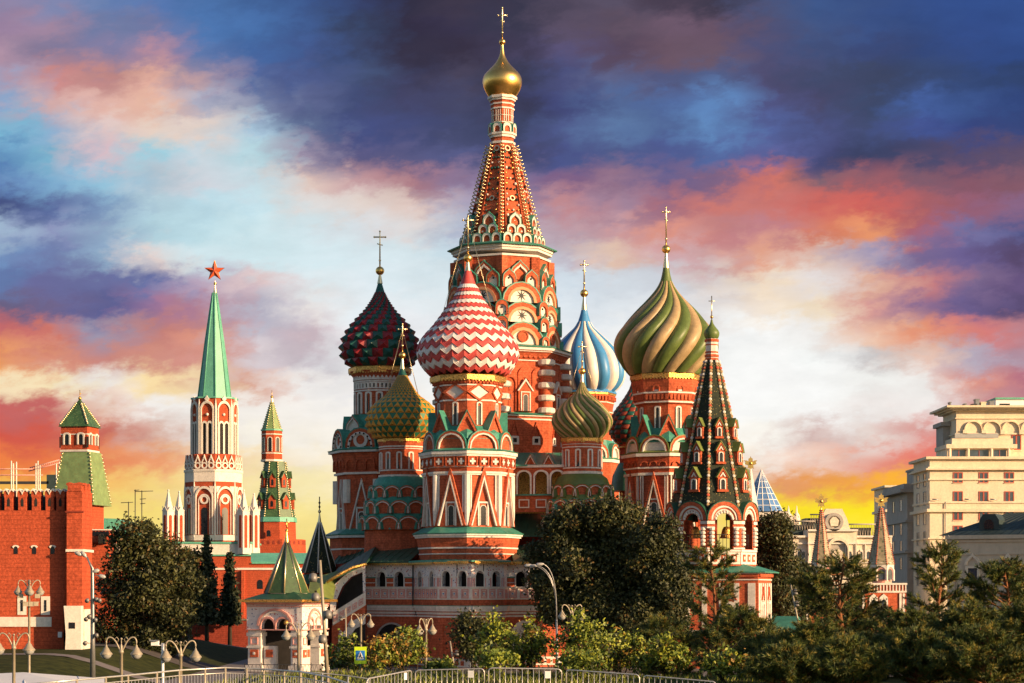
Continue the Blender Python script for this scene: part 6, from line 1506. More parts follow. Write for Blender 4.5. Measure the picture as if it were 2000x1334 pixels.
# white spire with gilt eagle
def eagle(K, px, py, Y, s, parent=None):
    mb = MB(); c = P(px, py, Y); f = (c, *FX[1:])
    out_ = [(0, -1.1), (.25, -.8), (.6, -1.0), (.45, -.4), (1.1, -.1), (.95, .25), (1.25, .55), (.75, .55), (.4, .35), (.38, .9), (.12, 1.0), (0, 1.35)]
    o = [(u * s, v * s) for u, v in out_] + [(-u * s, v * s) for u, v in out_[-2:0:-1]]
    mb.plate(f, o, -.18 * s, .12 * s, 'gold'); mb.ball((c.x, c.y - .1, c.z), .32 * s, 'gold', 8); mb.tube([c + Vector((0, 0, -.8 * s)), c + Vector((0, 0, -2.2 * s))], .1 * s, 'gold', 6); K(mb, "gilt_eagle", parent)
Y = 400; ws = thing("white_spire_tower", (Xp(1466, Y), Y, 0), "slender white spire with a gilt eagle directly right of the bell tower", "tower"); K = mk(ws)
mb = MB(); octo(mb, 1466, Y, [(19, 1130), (19, 1010)], 'brick', -80); K(mb, "wall"); mb = MB(); octo(mb, 1466, Y, [(19, 1012), (1.8, 916)], 'kremlin_white', -80); sp1 = K(mb, "spire"); eagle(K, 1466, 905, Y, 1.05)
# gate with two tented towers
def gate_tower(px, Y, hw, ytop, ybot, lab, ey):
    g = thing("gate_tower", (Xp(px, Y), Y, 0), lab, "gate tower", "twin gate towers with gilt eagles"); K = mk(g); A = -90 + 14; z0 = Zp(ybot, Y); R_ = Sp(hw, Y)
    mb = MB(); cx = Xp(px, Y); mb.abox(cx - R_ * 1.7, cx + R_ * 1.7, Y - R_, Y + R_ * 2, 0, z0 - 3.2, 'brick'); w_ = K(mb, "wall")
    mb = MB(); mb.loft(cx, Y, [(R_ * .72, z0 - 3.4), (R_ * .72, z0 + .2)], 8, 'pink', a0=A); st = K(mb, "arched_stage")
    for k in (-2, -1, 0, 1, 2):
        f = frame(cx, Y, A + 22.5 + 45 * k, R_ * .95 * .924, z0 - 2.4); hw_ = R_ * .95 * .3827; mb = MB()
        o = arch(hw_ * 2, 2.6, 'round', 11); mb.band(f, [(u, v + .15) for u, v in o], scl(o, .78), -.4, .15, 'kremlin_white'); mb.band(f, scl(o, .76), scl(o, .66), -.4, .05, 'pink'); mb.plate(f, scl(o, .64), -.3, 0, 'window_glass'); K(mb, "arch", st)
        mb = MB(); a = R(A + 45 * k); mb.loft(cx + R_ * .97 * math.cos(a), Y + R_ * .97 * math.sin(a), [(.22, z0 - 2.6), (.22, z0 - .8)], 6, 'kremlin_white'); K(mb, "column", st)
    mb = MB(); mb.loft(cx, Y, [(R_ * 1.05, z0), (R_ * .12, Zp(ytop, Y))], 8, 'tile_green' if False else 'gate_tile', a0=A); tn = K(mb, "tent_roof")
    mb = MB()
    for k in range(8):
        a = R(A + 45 * k)
        for i in range(26): q_ = (i + .5) / 26; rr = R_ * (1.05 - .93 * q_); mb.ball((cx + rr * math.cos(a), Y + rr * math.sin(a), z0 + (Zp(ytop, Y) - z0) * q_), .13, 'dome_orange', 4)
    K(mb, "ridge_beads", tn)
    mb = MB(); mb.abox(cx - R_ * 1.75, cx + R_ * 1.75, Y - R_ * 1.1, Y + R_, z0 - 3.25, z0 - 2.95, 'kremlin_white'); mb.abox(cx - R_ * 1.72, cx + R_ * 1.72, Y - R_ * 1.06, Y - R_ * .98, z0 - 4.5, z0 - 4.2, 'kremlin_white')
    for i in range(15): x = cx - R_ * 1.65 + i * R_ * 3.3 / 14; mb.abox(x - .09, x + .09, Y - R_ * 1.06, Y - R_ * .96, z0 - 4.2, z0 - 3.25, 'kremlin_white')
    K(mb, "balustrade", w_)
    for u in (-.75, .0, .75):
        mb = MB(); f = (Vector((cx + u * R_, Y - R_, z0 - 7.4)), *FX[1:])
        if u == 0 or u < 0: o = arch(.9, 1.9, 'ogee'); mb.band(f, scl(o, 1.45), o, 0, .2, 'kremlin_white'); mb.plate(f, o, 0, .04, 'window_glass')
        K(mb, "window", w_) if u <= 0 else None
    for u in (1.25, 1.5, -1.5): mb = MB(); mb.abox(cx + u * R_ - .18, cx + u * R_ + .18, Y - R_ - .18, Y - R_, z0 - 9.5, z0 - 4.6, 'kremlin_white'); K(mb, "pilaster", w_)
    eagle(K, px, ey, Y, .95)
mat('mansion', (0.60, 0.50, 0.38), 0.85, var=0.15, scale=0.5, dirt=0.3)
mat('gate_tile', (0.30, 0.25, 0.16), 0.45, var=0.4, scale=2, speck=(1.6, (0.10, 0.12, 0.06), 0.3))
gate_tower(1604, 350, 20, 995, 1103, "tiled gate spire with gilt eagle nearer the bell tower, half hidden by a pine", 979)
gate_tower(1721, 330, 26, 992, 1103, "gate tower with tiled spire over a red balustraded body, left of the hotel", 978)
# nearer house with dark roof at far right
Y = 262; hs = thing("old_mansion", (Xp(1930, Y), Y, 0), "old grey beige mansion with a dark slate roof and carved window surrounds", "house"); K = mk(hs)
pa = (Xp(1850, Y), Y); d_ = Vector((math.cos(R(-32)), math.sin(R(-32)))); pb = (pa[0] + d_.x * 22, pa[1] + d_.y * 22); n_ = Vector((-d_.y, d_.x))
pts = [pa, pb, (pb[0] + n_.x * 10, pb[1] + n_.y * 10), (pa[0] + n_.x * 10, pa[1] + n_.y * 10)]; ze = Zp(1046, Y)
mb = MB(); prism(mb, pts, 0, ze, 'mansion'); w_ = K(mb, "wall")
cc = (sum(p_[0] for p_ in pts) / 4, sum(p_[1] for p_ in pts) / 4); e = [Vector((cc[0] + (x - cc[0]) * 1.08, cc[1] + (y - cc[1]) * 1.12, ze)) for x, y in pts]; m0 = (e[0] + e[3]) / 2; m1 = (e[1] + e[2]) / 2; r0 = m0.lerp(m1, .3) + Vector((0, 0, 2.9)); r1 = m0.lerp(m1, .8) + Vector((0, 0, 2.9))
mb = MB(); mb.add(e + [r0, r1], [[0, 1, 5, 4], [1, 2, 5], [2, 3, 4, 5], [3, 0, 4], [0, 3, 2, 1]], 'slate'); 
for i in range(22): a_ = e[0].lerp(e[1], i / 21); b_ = r0.lerp(r1, i / 21); mb.tube([a_, b_], .05, 'slate', 3)
rf = K(mb, "roof")
f, L = seg_frame(pts[0], pts[1])
for c, w in ((5.2, 2.6), (12.5, 2.2)):
    g = (f[0] + f[1] * c + f[2] * (ze + .5), *f[1:]); mb = MB(); mb.plate(g, [(-w / 2, 0), (-w / 2, 1.4), (-w * .3, 2.2), (w * .3, 2.2), (w / 2, 1.4), (w / 2, 0)], -3.5, -.9, 'slate'); mb.plate(g, shift(arch(w * .45, 1.2), 0, .3), -.9, -.8, 'dark'); K(mb, "dormer", rf)
mb = MB()
for z0, z1, d in ((-.5, 0, .5), (-.9, -.6, .2), (-2.5, -2.3, .15), (-7.4, -7.2, .2)): mb.box(f, -.1, L, ze + z0, ze + z1, -.1, d, 'mansion')
K(mb, "cornice", w_)
for c in (3.4, 8.0, 12.6, 17.0):
    g = (f[0] + f[1] * c + f[2] * (ze - 6.4), *f[1:]); mb = MB(); o = [(-.62, 0), (-.62, 2.2), (.62, 2.2), (.62, 0)]; mb.band(g, [(u * 1.5, v + (.3 if v else 0)) for u, v in o], o, 0, .25, 'cream_far'); mb.plate(g, o, 0, .04, 'window_glass'); oo = shift(arch(2.0, 1.5, 'ogee'), 0, 2.6); mb.band(g, oo, shift(scl(arch(2.0, 1.5, 'ogee'), .7), 0, 2.6), 0, .25, 'cream_far'); K(mb, "window", w_)
mb = MB(); mb.tube([mb.P3(f, .3, ze, .5), mb.P3(f, 1.2, ze - .9, .2), mb.P3(f, 1.2, .2, .2)], .1, 'stone_grey', 5); K(mb, "drainpipe", w_)
# ================================================================== ground
def sst(a, b, x):
    t = np.clip((x - a) / (b - a), 0, 1); return t * t * (3 - 2 * t)
def H(x, y):
    x = np.asarray(x, float); y = np.asarray(y, float)
    edge = 66 + 14 * sst(-14, -8, x)                # the near mound ends sooner on the left
    crest = 3.42 + .28 * sst(-16, -8, x) * sst(66, 79, y) * (1 - sst(-1, 6, x) * .5)
    mound = crest * (1 - sst(edge, edge + 16, y))
    left = 2.15 * (1 - sst(-34, -25, x)) * sst(118, 150, y) * (1 - sst(205, 240, y))
    return mound + left + .04 * np.sin(x * .9) * np.cos(y * .7) * (y < 100)
xs = np.concatenate([[-3000, -1200, -500, -200, -110], np.arange(-80, 80, 2.0), [110, 200, 500, 1200, 3000]])
ys = np.concatenate([[-400, -120, -40], np.arange(-20, 250, 2.0), [270, 320, 400, 600, 1200, 3000, 8000]])
XX, YY = np.meshgrid(xs, ys); ZZ = H(XX, YY)
def grid_obj(name, X, Y, Z, m):
    me = bpy.data.meshes.new(name); n, k = X.shape
    vs = np.stack([X.ravel(), Y.ravel(), Z.ravel()], 1)
    fs = [(i * k + j, i * k + j + 1, (i + 1) * k + j + 1, (i + 1) * k + j) for i in range(n - 1) for j in range(k - 1)]
    me.from_pydata(vs.tolist(), [], fs); me.materials.append(M[m]); me.polygons.foreach_set('use_smooth', [True] * len(fs)); me.update()
    o = bpy.data.objects.new(name, me); COL.objects.link(o); o['kind'] = 'structure'; return o
# ground: grass on the mound and banks, paving round the cathedral, by position in one material
g = bpy.data.materials.new('ground_mix'); g.use_nodes = True; M['ground_mix'] = g; t = g.node_tree; b = t.nodes['Principled BSDF']; b.inputs['Roughness'].default_value = .95; b.inputs['Specular IOR Level'].default_value = .1
co = t.nodes.new('ShaderNodeTexCoord'); no = t.nodes.new('ShaderNodeTexNoise'); no.inputs['Scale'].default_value = 1.3; no.inputs['Detail'].default_value = 8; t.links.new(co.outputs['Object'], no.inputs['Vector'])
r = t.nodes.new('ShaderNodeValToRGB'); r.color_ramp.elements[0].position = .35; r.color_ramp.elements[0].color = (.020, .028, .010, 1); r.color_ramp.elements[1].position = .7; r.color_ramp.elements[1].color = (.055, .062, .018, 1)
t.links.new(no.outputs[0], r.inputs[0]); t.links.new(r.outputs[0], b.inputs['Base Color'])
grid_obj('ground', XX, YY, ZZ, 'ground_mix')
def patch(name, x0, x1, y0, y1, m, dz=.004, nx=30, ny=20):
    X, Y_ = np.meshgrid(np.linspace(x0, x1, nx), np.linspace(y0, y1, ny)); return grid_obj(name, X, Y_, H(X, Y_) + dz, m)
patch('pavement', -26, 60, 126, 320, 'paving', .03, 44, 97)
patch('road', -90, -26.05, 172, 182, 'asphalt', .05, 40, 6)
patch('pavement', -90, -26.05, 150, 153, 'paving', .03, 40, 3)
# grass blades along the mound crest and behind the barriers
rng = np.random.default_rng(3)
def blades(name, N, x0, x1, y0, y1, h, mats, label):
    x = rng.uniform(x0, x1, N); y = rng.uniform(y0, y1, N); z = H(x, y); a = rng.uniform(0, 6.28, N); hh = h * rng.uniform(.4, 1.3, N); w = .018
    v = np.zeros((N, 3, 3)); v[:, 0] = np.stack([x - w * np.cos(a), y - w * np.sin(a), z - .02], 1); v[:, 1] = np.stack([x + w * np.cos(a), y + w * np.sin(a), z - .02], 1)
    v[:, 2] = np.stack([x + .1 * np.sin(a * 3), y + .1 * np.cos(a), z + hh], 1)
    return leafmesh(name, v.reshape(-1, 3), 3, rng.integers(0, len(mats), N), mats)
def leafmesh(name, V, per, mi, mats, parent=None):
    me = bpy.data.meshes.new(name); n = len(V) // per
    me.vertices.add(len(V)); me.vertices.foreach_set('co', V.astype(np.float32).ravel()); me.loops.add(len(V)); me.loops.foreach_set('vertex_index', np.arange(len(V), dtype=np.int32))
    me.polygons.add(n); me.polygons.foreach_set('loop_start', np.arange(0, len(V), per, dtype=np.int32)); me.polygons.foreach_set('loop_total', np.full(n, per, dtype=np.int32))
    for m in mats: me.materials.append(M[m])
    me.polygons.foreach_set('material_index', np.asarray(mi, dtype=np.int32)); me.update(calc_edges=True)
    o = bpy.data.objects.new(name, me); COL.objects.link(o)
    if parent is not None: o.parent = parent
    return o
gr = blades('grass', 26000, -18, 12, 55, 84, .17, ['leaf_green', 'leaf_lime', 'leaf_olive'], ''); tag(gr, 'rough grass on the mound behind the crowd barriers', 'grass', kind='stuff')

# ================================================================== trees and shrubs
def quads(c, size, rng, elong=1.5):
    n = len(c); d = rng.normal(size=(n, 3)); d /= np.linalg.norm(d, axis=1)[:, None]; e = rng.normal(size=(n, 3)); e -= d * (e * d).sum(1)[:, None]; e /= np.linalg.norm(e, axis=1)[:, None]
    s = size * rng.uniform(.6, 1.4, n)[:, None]
    return np.stack([c - d * s * elong * .5, c + e * s * .42, c + d * s * elong * .5, c - e * s * .42], 1)
def crown(blobs, n_clump, per, size, seed, mats, weights, clump_r=.55, shell=.55):
    """leaf-sized faces in clumps spread through blobs (x, y, z, rx, ry, rz)"""
    rng = np.random.default_rng(seed); vol = np.array([b[3] * b[4] * b[5] for b in blobs]) ** .8; pr = vol / vol.sum()
    bi = rng.choice(len(blobs), n_clump, p=pr); B = np.array(blobs)[bi]
    d = rng.normal(size=(n_clump, 3)); d /= np.linalg.norm(d, axis=1)[:, None]; rad = shell + (1.06 - shell) * rng.uniform(0, 1, n_clump) ** .6
    c = B[:, :3] + d * B[:, 3:] * rad[:, None]; tone = rng.uniform(.25, 1.9, len(blobs))[bi]; w0 = weights[0] / (weights[0] + (1 - weights[0]) * tone); mi = np.where(rng.random(n_clump) < w0, 0, 1 + rng.choice(len(mats) - 1, n_clump, p=np.array(weights[1:]) / sum(weights[1:])))
    cs = clump_r * rng.uniform(.5, 1.5, n_clump)
    L = c[:, None, :] + rng.normal(size=(n_clump, per, 3)) * cs[:, None, None] * np.array([.5, .5, .38]); L = L.reshape(-1, 3)
    mi = np.repeat(mi, per); flip = rng.random(len(mi)) < .07; mi = np.where(flip, rng.integers(0, len(mats), len(mi)), mi)
    return quads(L, size, rng).reshape(-1, 3), mi
def trunk(mb, h, r, seed, limbs, spread, m='bark', base=(0, 0, 0), lean=.3, up=.55):
    rnd = random.Random(seed); b = Vector(base)
    pts = [b + Vector((lean * math.sin(i * 1.1 + seed) * .4 * i / 5, lean * math.cos(i * .9 + seed) * .3 * i / 5, h * i / 6)) for i in range(7)]
    mb.tube(pts, [r * (1 - .13 * i) for i in range(7)], m, 8)
    for k in range(limbs):
        q_ = rnd.uniform(.35, .95); i = min(5, int(q_ * 6)); p = pts[i].lerp(pts[i + 1], q_ * 6 - i); a = rnd.uniform(0, 6.28); l = spread * rnd.uniform(.6, 1) * (1.15 - q_ * .5)
        e = p + Vector((math.cos(a) * l, math.sin(a) * l, l * up * rnd.uniform(.7, 1.4))); mid = p.lerp(e, .5) + Vector((0, 0, -l * .05)) + Vector((rnd.uniform(-.1, .1), rnd.uniform(-.1, .1), 0)) * l
        rr = r * (1 - q_ * .75) * .5; mb.tube([p, mid, e], [rr, rr * .7, rr * .25], m, 5)
        for j in range(2): e2 = mid + Vector((rnd.uniform(-1, 1), rnd.uniform(-1, 1), rnd.uniform(.2, 1))) * l * .45; mb.tube([mid, e2], [rr * .5, rr * .15], m, 4)
def tree(name, loc, blobs, label, cat, n, per, size, seed, mats, w, h, r, limbs=10, spread=2.5, group=None, clump_r=.8, shell=.55, bark='bark'):
    o = thing(name, loc, label, cat, group); mb = MB(); trunk(mb, h, r, seed, limbs, spread, bark); mb.build('trunk', o)
    rr = random.Random(seed + 7); bl = []
    for b in blobs:          # smaller boughs standing out of each lobe break up the outline
        bl.append((b[0], b[1], b[2], b[3] * .76, b[4] * .76, b[5] * .76))
        for k in range(7):
            a, e, q_ = rr.uniform(0, 6.28), rr.uniform(-.5, 1.2), rr.uniform(.22, .48)
            bl.append((b[0] + b[3] * .88 * math.cos(a) * math.cos(e), b[1] + b[4] * .88 * math.sin(a) * math.cos(e), b[2] + b[5] * .92 * math.sin(e), b[3] * q_, b[4] * q_, b[5] * q_))
    V, mi = crown(bl, n, per, size, seed, mats, w, clump_r, shell); leafmesh('crown', V, 4, mi, mats, o); return o
def blobs_px(list_, Y, x0, depth=1.0):
    """crown lobes measured as (px, py, half width, half height) with some spread in depth"""
    out_ = []
    for i, (px, py, hw, hh) in enumerate(list_):
        out_.append((Xp(px, Y) - x0, ((i * 37) % 7 - 3) * .35 * depth, Zp(py, Y), Sp(hw, Y), Sp(hw, Y) * .9 * depth, Sp(hh, Y)))
    return out_
DK = ['leaf_dark', 'leaf_olive', 'leaf_rust']
Y = 178; x0 = Xp(290, Y)
tree('lime_tree', (x0, Y, 0), blobs_px([(275, 1048, 42, 30), (250, 1075, 40, 35), (310, 1080, 38, 35), (280, 1110, 60, 40), (345, 1110, 38, 30), (232, 1120, 35, 35), (240, 1165, 48, 45), (300, 1160, 60, 45), (355, 1160, 38, 40), (225, 1215, 38, 40), (280, 1215, 58, 45), (340, 1210, 45, 40), (300, 1258, 60, 28), (222, 1255, 25, 25)], Y, x0),
     'big dark broadleaved tree standing between the wall tower and the star tower', 'tree', 2300, 20, .20, 11, DK, [.68, .28, .04], 8.5, .35, 14, 3.2)
Y = 175
def big(px, lobes, lab, seed, n=2600):
    x0 = Xp(px, Y); tree('lime_tree', (x0, Y, 0), blobs_px(lobes, Y, x0, 1.5), lab, 'tree', int(n * .66), 20, .20, seed, DK, [.72, .25, .03], 9.5, .34, 14, 3.2)
big(1120, [(1108, 1012, 30, 30), (1085, 1045, 34, 34), (1130, 1045, 36, 36), (1075, 1090, 36, 36), (1120, 1100, 50, 42), (1075, 1140, 36, 36), (1110, 1160, 50, 42), (1135, 1200, 45, 40), (1085, 1195, 34, 34)], 'dark broadleaved tree covering the right half of the white gallery', 21, 3000)
Y = 174
big(1205, [(1198, 1000, 32, 28), (1172, 1022, 32, 32), (1222, 1025, 32, 34), (1190, 1060, 50, 40), (1230, 1075, 36, 38), (1195, 1115, 55, 42), (1215, 1165, 52, 44), (1170, 1180, 36, 42), (1200, 1220, 55, 36)], 'dark broadleaved tree with the highest crown of three before the right dome tower', 22, 3000)
Y = 171
big(1292, [(1290, 1040, 26, 26), (1262, 1066, 28, 32), (1305, 1075, 32, 34), (1275, 1110, 48, 40), (1318, 1125, 28, 34), (1290, 1160, 50, 44), (1300, 1205, 48, 40), (1255, 1205, 38, 42)], 'dark broadleaved tree directly left of the bell tower', 23, 2400)
Y = 205
big(1512, [(1515, 1022, 26, 20), (1495, 1045, 24, 26), (1525, 1050, 24, 28), (1505, 1085, 38, 34), (1530, 1100, 22, 34), (1512, 1130, 36, 36), (1505, 1180, 36, 38), (1530, 1180, 24, 34)], 'narrow dark tree rising behind the bell tower block', 24, 2200)
Y = 240; x0 = Xp(370, Y)
tree('background_tree', (x0, Y, 0), blobs_px([(372, 1095, 26, 18), (385, 1130, 18, 26), (375, 1170, 24, 34)], Y, x0), 'loose dark tree between the big tree and the tall spruce', 'tree', 500, 10, .26, 31, DK, [.7, .28, .02], 8, .3, 8, 1.5)
Y = 172; x0 = Xp(922, Y)
tree('background_tree', (x0, Y, 0), blobs_px([(925, 1222, 24, 20), (910, 1240, 20, 20), (940, 1245, 24, 24), (922, 1270, 30, 24)], Y, x0), 'small dark tree against the red gallery base', 'tree', 520, 10, .2, 32, DK, [.78, .2, .02], 2.5, .14, 8, .9)
Y = 215; x0 = Xp(1640, Y)
tree('background_tree', (x0, Y, 0), blobs_px([(1560, 1125, 30, 26), (1590, 1150, 36, 30), (1560, 1180, 36, 34), (1640, 1190, 50, 40), (1700, 1215, 40, 30)], Y, x0), 'dark leafy tree in the gap behind the tall middle pine', 'tree', 1300, 10, .25, 33, DK, [.78, .2, .02], 6, .3, 8, 2.2)
# spruces
def spruce(px, Y, ytop, ybot, hw, seed, lab):
    x0 = Xp(px, Y); z1 = Zp(ytop, Y); z0 = Zp(ybot, Y); rng_ = np.random.default_rng(seed); o = thing('spruce', (x0, Y, 0), lab, 'spruce', 'spruces by the fortress wall'); mb = MB()
    mb.tube([(0, 0, 0), (0, 0, z1 * .5), (0, 0, z1)], [.28, .15, .02], 'bark', 6); Hh = z1 - z0; cs = []; nt = 30
    for i in range(nt):
        q_ = (i + .3) / nt; rr = Sp(hw, Y) * (q_ ** .85) + .08; zc = z1 - Hh * q_
        for k in range(int(7 + 12 * q_)):
            a = rng_.uniform(0, 6.28); l = rr * rng_.uniform(.65, 1.12); e = np.array([l * math.cos(a), l * math.sin(a), zc - l * .22]); p = np.array([0, 0, zc])
            for j in range(int(6 + 16 * q_)): t_ = rng_.uniform(.15, 1) ; cs.append(p + (e - p) * t_ + rng_.normal(size=3) * np.array([.13, .13, .09]))
    mb.build('trunk', o); c = np.array(cs); V = quads(c, .30, rng_, 1.8).reshape(-1, 3); leafmesh('crown', V, 4, rng_.choice(2, len(c), p=[.7, .3]), ['spruce', 'leaf_dark'], o)
spruce(404, 240, 1045, 1215, 35, 1, 'taller pointed spruce right of the big dark tree')
spruce(449, 242, 1080, 1215, 25, 2, 'smaller slim spruce nearer the tented porch')
# pines in the foreground: reddish limbs ending in tufts of needles
def pine(px, Y, ytop, hw, seed, lab, z0=0.2, dens=1.0, low=.03, asym=0.0, shape=.75):
    x0 = Xp(px, Y); zt_ = Zp(ytop, Y) - z0; R_ = Sp(hw, Y); rnd = random.Random(seed); rng_ = np.random.default_rng(seed); o = thing('pine', (x0, Y, z0), lab, 'pine', 'young pines in front of the cathedral and hotel'); mb = MB()
    tr_ = [Vector((.12 * math.sin(i * 1.3 + seed), .1 * math.cos(i + seed), zt_ * i / 8)) for i in range(9)]
    mb.tube(tr_, [.15 * (1 - i * .105) for i in range(9)], 'pine_bark', 7)
    tufts = [(tr_[8], Vector((0, 0, 1)))]
    nb = int(40 * dens)
    for k in range(nb):
        q_ = low + (1 - low) * (k + rnd.random()) / nb; i = min(7, int(q_ * 8)); p = tr_[i].lerp(tr_[i + 1], q_ * 8 - i); a = k * 2.4 + rnd.uniform(-.5, .5)
        l = R_ * (min(1, (1 - q_) * 1.9 + .16) ** shape) * rnd.uniform(.6, 1.12) * (1 + asym * math.cos(a)); up = .38 + .62 * q_
        e = p + Vector((math.cos(a) * l, math.sin(a) * l, l * up)); e.z = min(e.z, zt_ - .12 - .55 * l); m_ = p.lerp(e, .5) - Vector((0, 0, l * .08)); mb.tube([p, m_, e], [.045 * (1.3 - q_) + .012, .03, .012], 'pine_bark', 4)
        tufts.append((e, (e - m_).normalized()))
        ns = int(5 + 8 * l)
        for j in range(ns):
            t_ = rnd.uniform(.25, 1); b_ = p.lerp(m_, t_ * 2) if t_ < .5 else m_.lerp(e, t_ * 2 - 1)
            d_ = Vector((math.cos(a) + rnd.uniform(-1, 1), math.sin(a) + rnd.uniform(-1, 1), rnd.uniform(.1, 1.1))).normalized(); s_ = rnd.uniform(.25, .6); e2 = b_ + d_ * s_
            mb.tube([b_, e2], [.014, .007], 'pine_bark', 3); tufts.append((e2, d_))
            if rnd.random() < .6: tufts.append((b_ + d_ * s_ * .5, d_))
    mb.build('trunk', o); C_ = []; D_ = []; MI = []
    for c, d in tufts:
        n = 46; dd = np.array(d)[None] * 1.0 + rng_.normal(size=(n, 3)) * .62; dd /= np.linalg.norm(dd, axis=1)[:, None]
        st_ = np.array(c)[None] - np.array(d)[None] * rng_.uniform(0, .26, n)[:, None]; C_.append(st_); D_.append(dd); mm = rng_.choice(3, p=[.45, .40, .15]); MI.append(np.where(rng_.random(n) < .75, mm, rng_.integers(0, 3, n)))
    C_ = np.concatenate(C_); D_ = np.concatenate(D_); MI = np.concatenate(MI); ln_ = rng_.uniform(.12, .24, len(C_))[:, None]; s = np.cross(D_, rng_.normal(size=D_.shape)); s /= np.linalg.norm(s, axis=1)[:, None]
    V = np.stack([C_ - s * .013, C_ + s * .013, C_ + D_ * ln_], 1).reshape(-1, 3); leafmesh('crown', V, 3, MI, ['needle_dark', 'needle', 'needle_gold'], o)
for a in ((1392, 92, 1062, 78, 1, 'tall sparse pine in front of the bell tower'), (1450, 84, 1190, 85, 2, 'bushy pine below the bell tower block'), (1300, 88, 1205, 70, 3, 'smaller pine left of the sparse tall pine', ), (1643, 86, 1082, 96, 4, 'broad pine in front of the gate towers'),
          (1836, 88, 1062, 70, 5, 'pine rising before the hotel corner'), (1780, 82, 1190, 62, 6, 'low dense pine between the broad pine and the hotel pine'), (1965, 84, 1092, 85, 7, 'pine at the right edge before the old mansion'), (1895, 78, 1180, 90, 8, 'low pine between the two right pines'), (1590, 78, 1215, 90, 9, 'low pine in front of the broad pine'), (1690, 80, 1238, 76, 10, 'low pine right of the broad pine trunk'), (1510, 80, 1235, 75, 11, 'low pine filling the gap right of the bell tower'), (1790, 72, 1230, 95, 12, 'low dark pine at the foot of the hotel pine'), (1920, 70, 1225, 95, 13, 'low dark pine at the foot of the right edge pine'), (1655, 72, 1250, 95, 14, 'low dark pine at the foot of the broad pine'), (1540, 72, 1262, 80, 15, 'lowest pine between the bushy and the broad pine'), (2010, 74, 1180, 70, 16, 'pine cut by the right edge of the photo')):
    pine(*a, z0=float(H(Xp(a[0], a[1]), a[1])), dens=1.35 if a[4] in (4, 5, 7) else (1.0 if a[4] == 1 else 1.25), shape=.5 if a[4] in (4, 6, 8) else .75)
# young leafy trees on the mound
def sapling(px, Y, ytop, lobes, seed, lab, w, name='sapling', n=330, size=.105):
    x0 = Xp(px, Y); z0 = float(H(x0, Y)); o = thing(name, (x0, Y, z0), lab, 'young tree', 'young leafy trees behind the barriers'); mb = MB(); rnd = random.Random(seed)
    for k in range(4):
        e = Vector((rnd.uniform(-.5, .5), rnd.uniform(-.5, .5), (Zp(ytop, Y) - z0) * rnd.uniform(.7, .98))); m_ = e * .5 + Vector((rnd.uniform(-.2, .2), 0, 0)); mb.tube([(e.x * .1, e.y * .1, 0), m_, e], [.035, .025, .008], 'bark', 5)
        for j in range(6): q_ = rnd.uniform(.3, .9); b_ = e * q_; mb.tube([b_, b_ + Vector((rnd.uniform(-.7, .7), rnd.uniform(-.7, .7), rnd.uniform(.1, .7)))], [.015, .005], 'bark', 3)
    mb.build('trunk', o); B = [(x, y, z - z0, a, b_, c) for x, y, z, a, b_, c in blobs_px(lobes, Y, x0, 1.3)]
    mats = ['leaf_green', 'leaf_lime', 'leaf_orange', 'leaf_dark']; V, mi = crown(B, int(n * .75), 12, size, seed, mats, w, .24, .12); leafmesh('crown', V, 4, mi, mats, o)
gw, ow, mw = [.44, .46, .0, .10], [.32, .18, .38, .12], [.46, .34, .08, .12]
sapling(966, 78, 1185, [(962, 1200, 14, 14), (975, 1225, 26, 18), (950, 1250, 32, 22), (990, 1255, 28, 24), (965, 1285, 42, 24)], 41, 'tallest lime green young tree before the white gallery', gw)
sapling(1040, 80, 1200, [(1035, 1225, 14, 20), (1050, 1255, 26, 22), (1030, 1280, 34, 26)], 42, 'young tree with yellowish leaves left of the curved street lamp', mw, n=220)
sapling(1130, 78, 1190, [(1128, 1205, 18, 14), (1150, 1232, 34, 22), (1115, 1255, 32, 24), (1165, 1262, 36, 26), (1135, 1292, 58, 24)], 43, 'broad lime green young tree right of the curved street lamp', gw, n=420)
sapling(1215, 82, 1225, [(1212, 1245, 22, 22), (1235, 1262, 30, 24), (1210, 1288, 44, 26), (1262, 1285, 34, 24)], 44, 'young tree with browning leaves under the three dark trees', mw, n=320)
sapling(762, 84, 1238, [(745, 1262, 22, 20), (775, 1255, 28, 20), (760, 1282, 46, 22), (800, 1278, 32, 22), (730, 1292, 26, 16)], 45, 'orange leaved bushy young tree before the gallery arch', ow, n=480)
sapling(800, 86, 1225, [(798, 1236, 14, 16), (812, 1260, 24, 20)], 46, 'thin green young tree poking above the orange one', gw, n=130)
sapling(683, 88, 1238, [(683, 1252, 14, 14), (672, 1275, 24, 22), (695, 1290, 30, 20), (655, 1295, 22, 12)], 47, 'dark green bush beside the crossing sign', [.5, .1, .1, .3], n=260)
sapling(868, 84, 1285, [(870, 1300, 26, 14), (845, 1300, 20, 12)], 48, 'low green shrub between two lamps', gw, n=120)
sapling(1300, 80, 1225, [(1290, 1262, 28, 24), (1320, 1285, 30, 26), (1275, 1295, 34, 20)], 49, 'olive young tree at the left foot of the small pine', mw, n=280)
sapling(1415, 76, 1260, [(1400, 1290, 40, 24), (1460, 1300, 36, 20)], 50, 'low green bush at the foot of the bushy pine', mw, n=260)

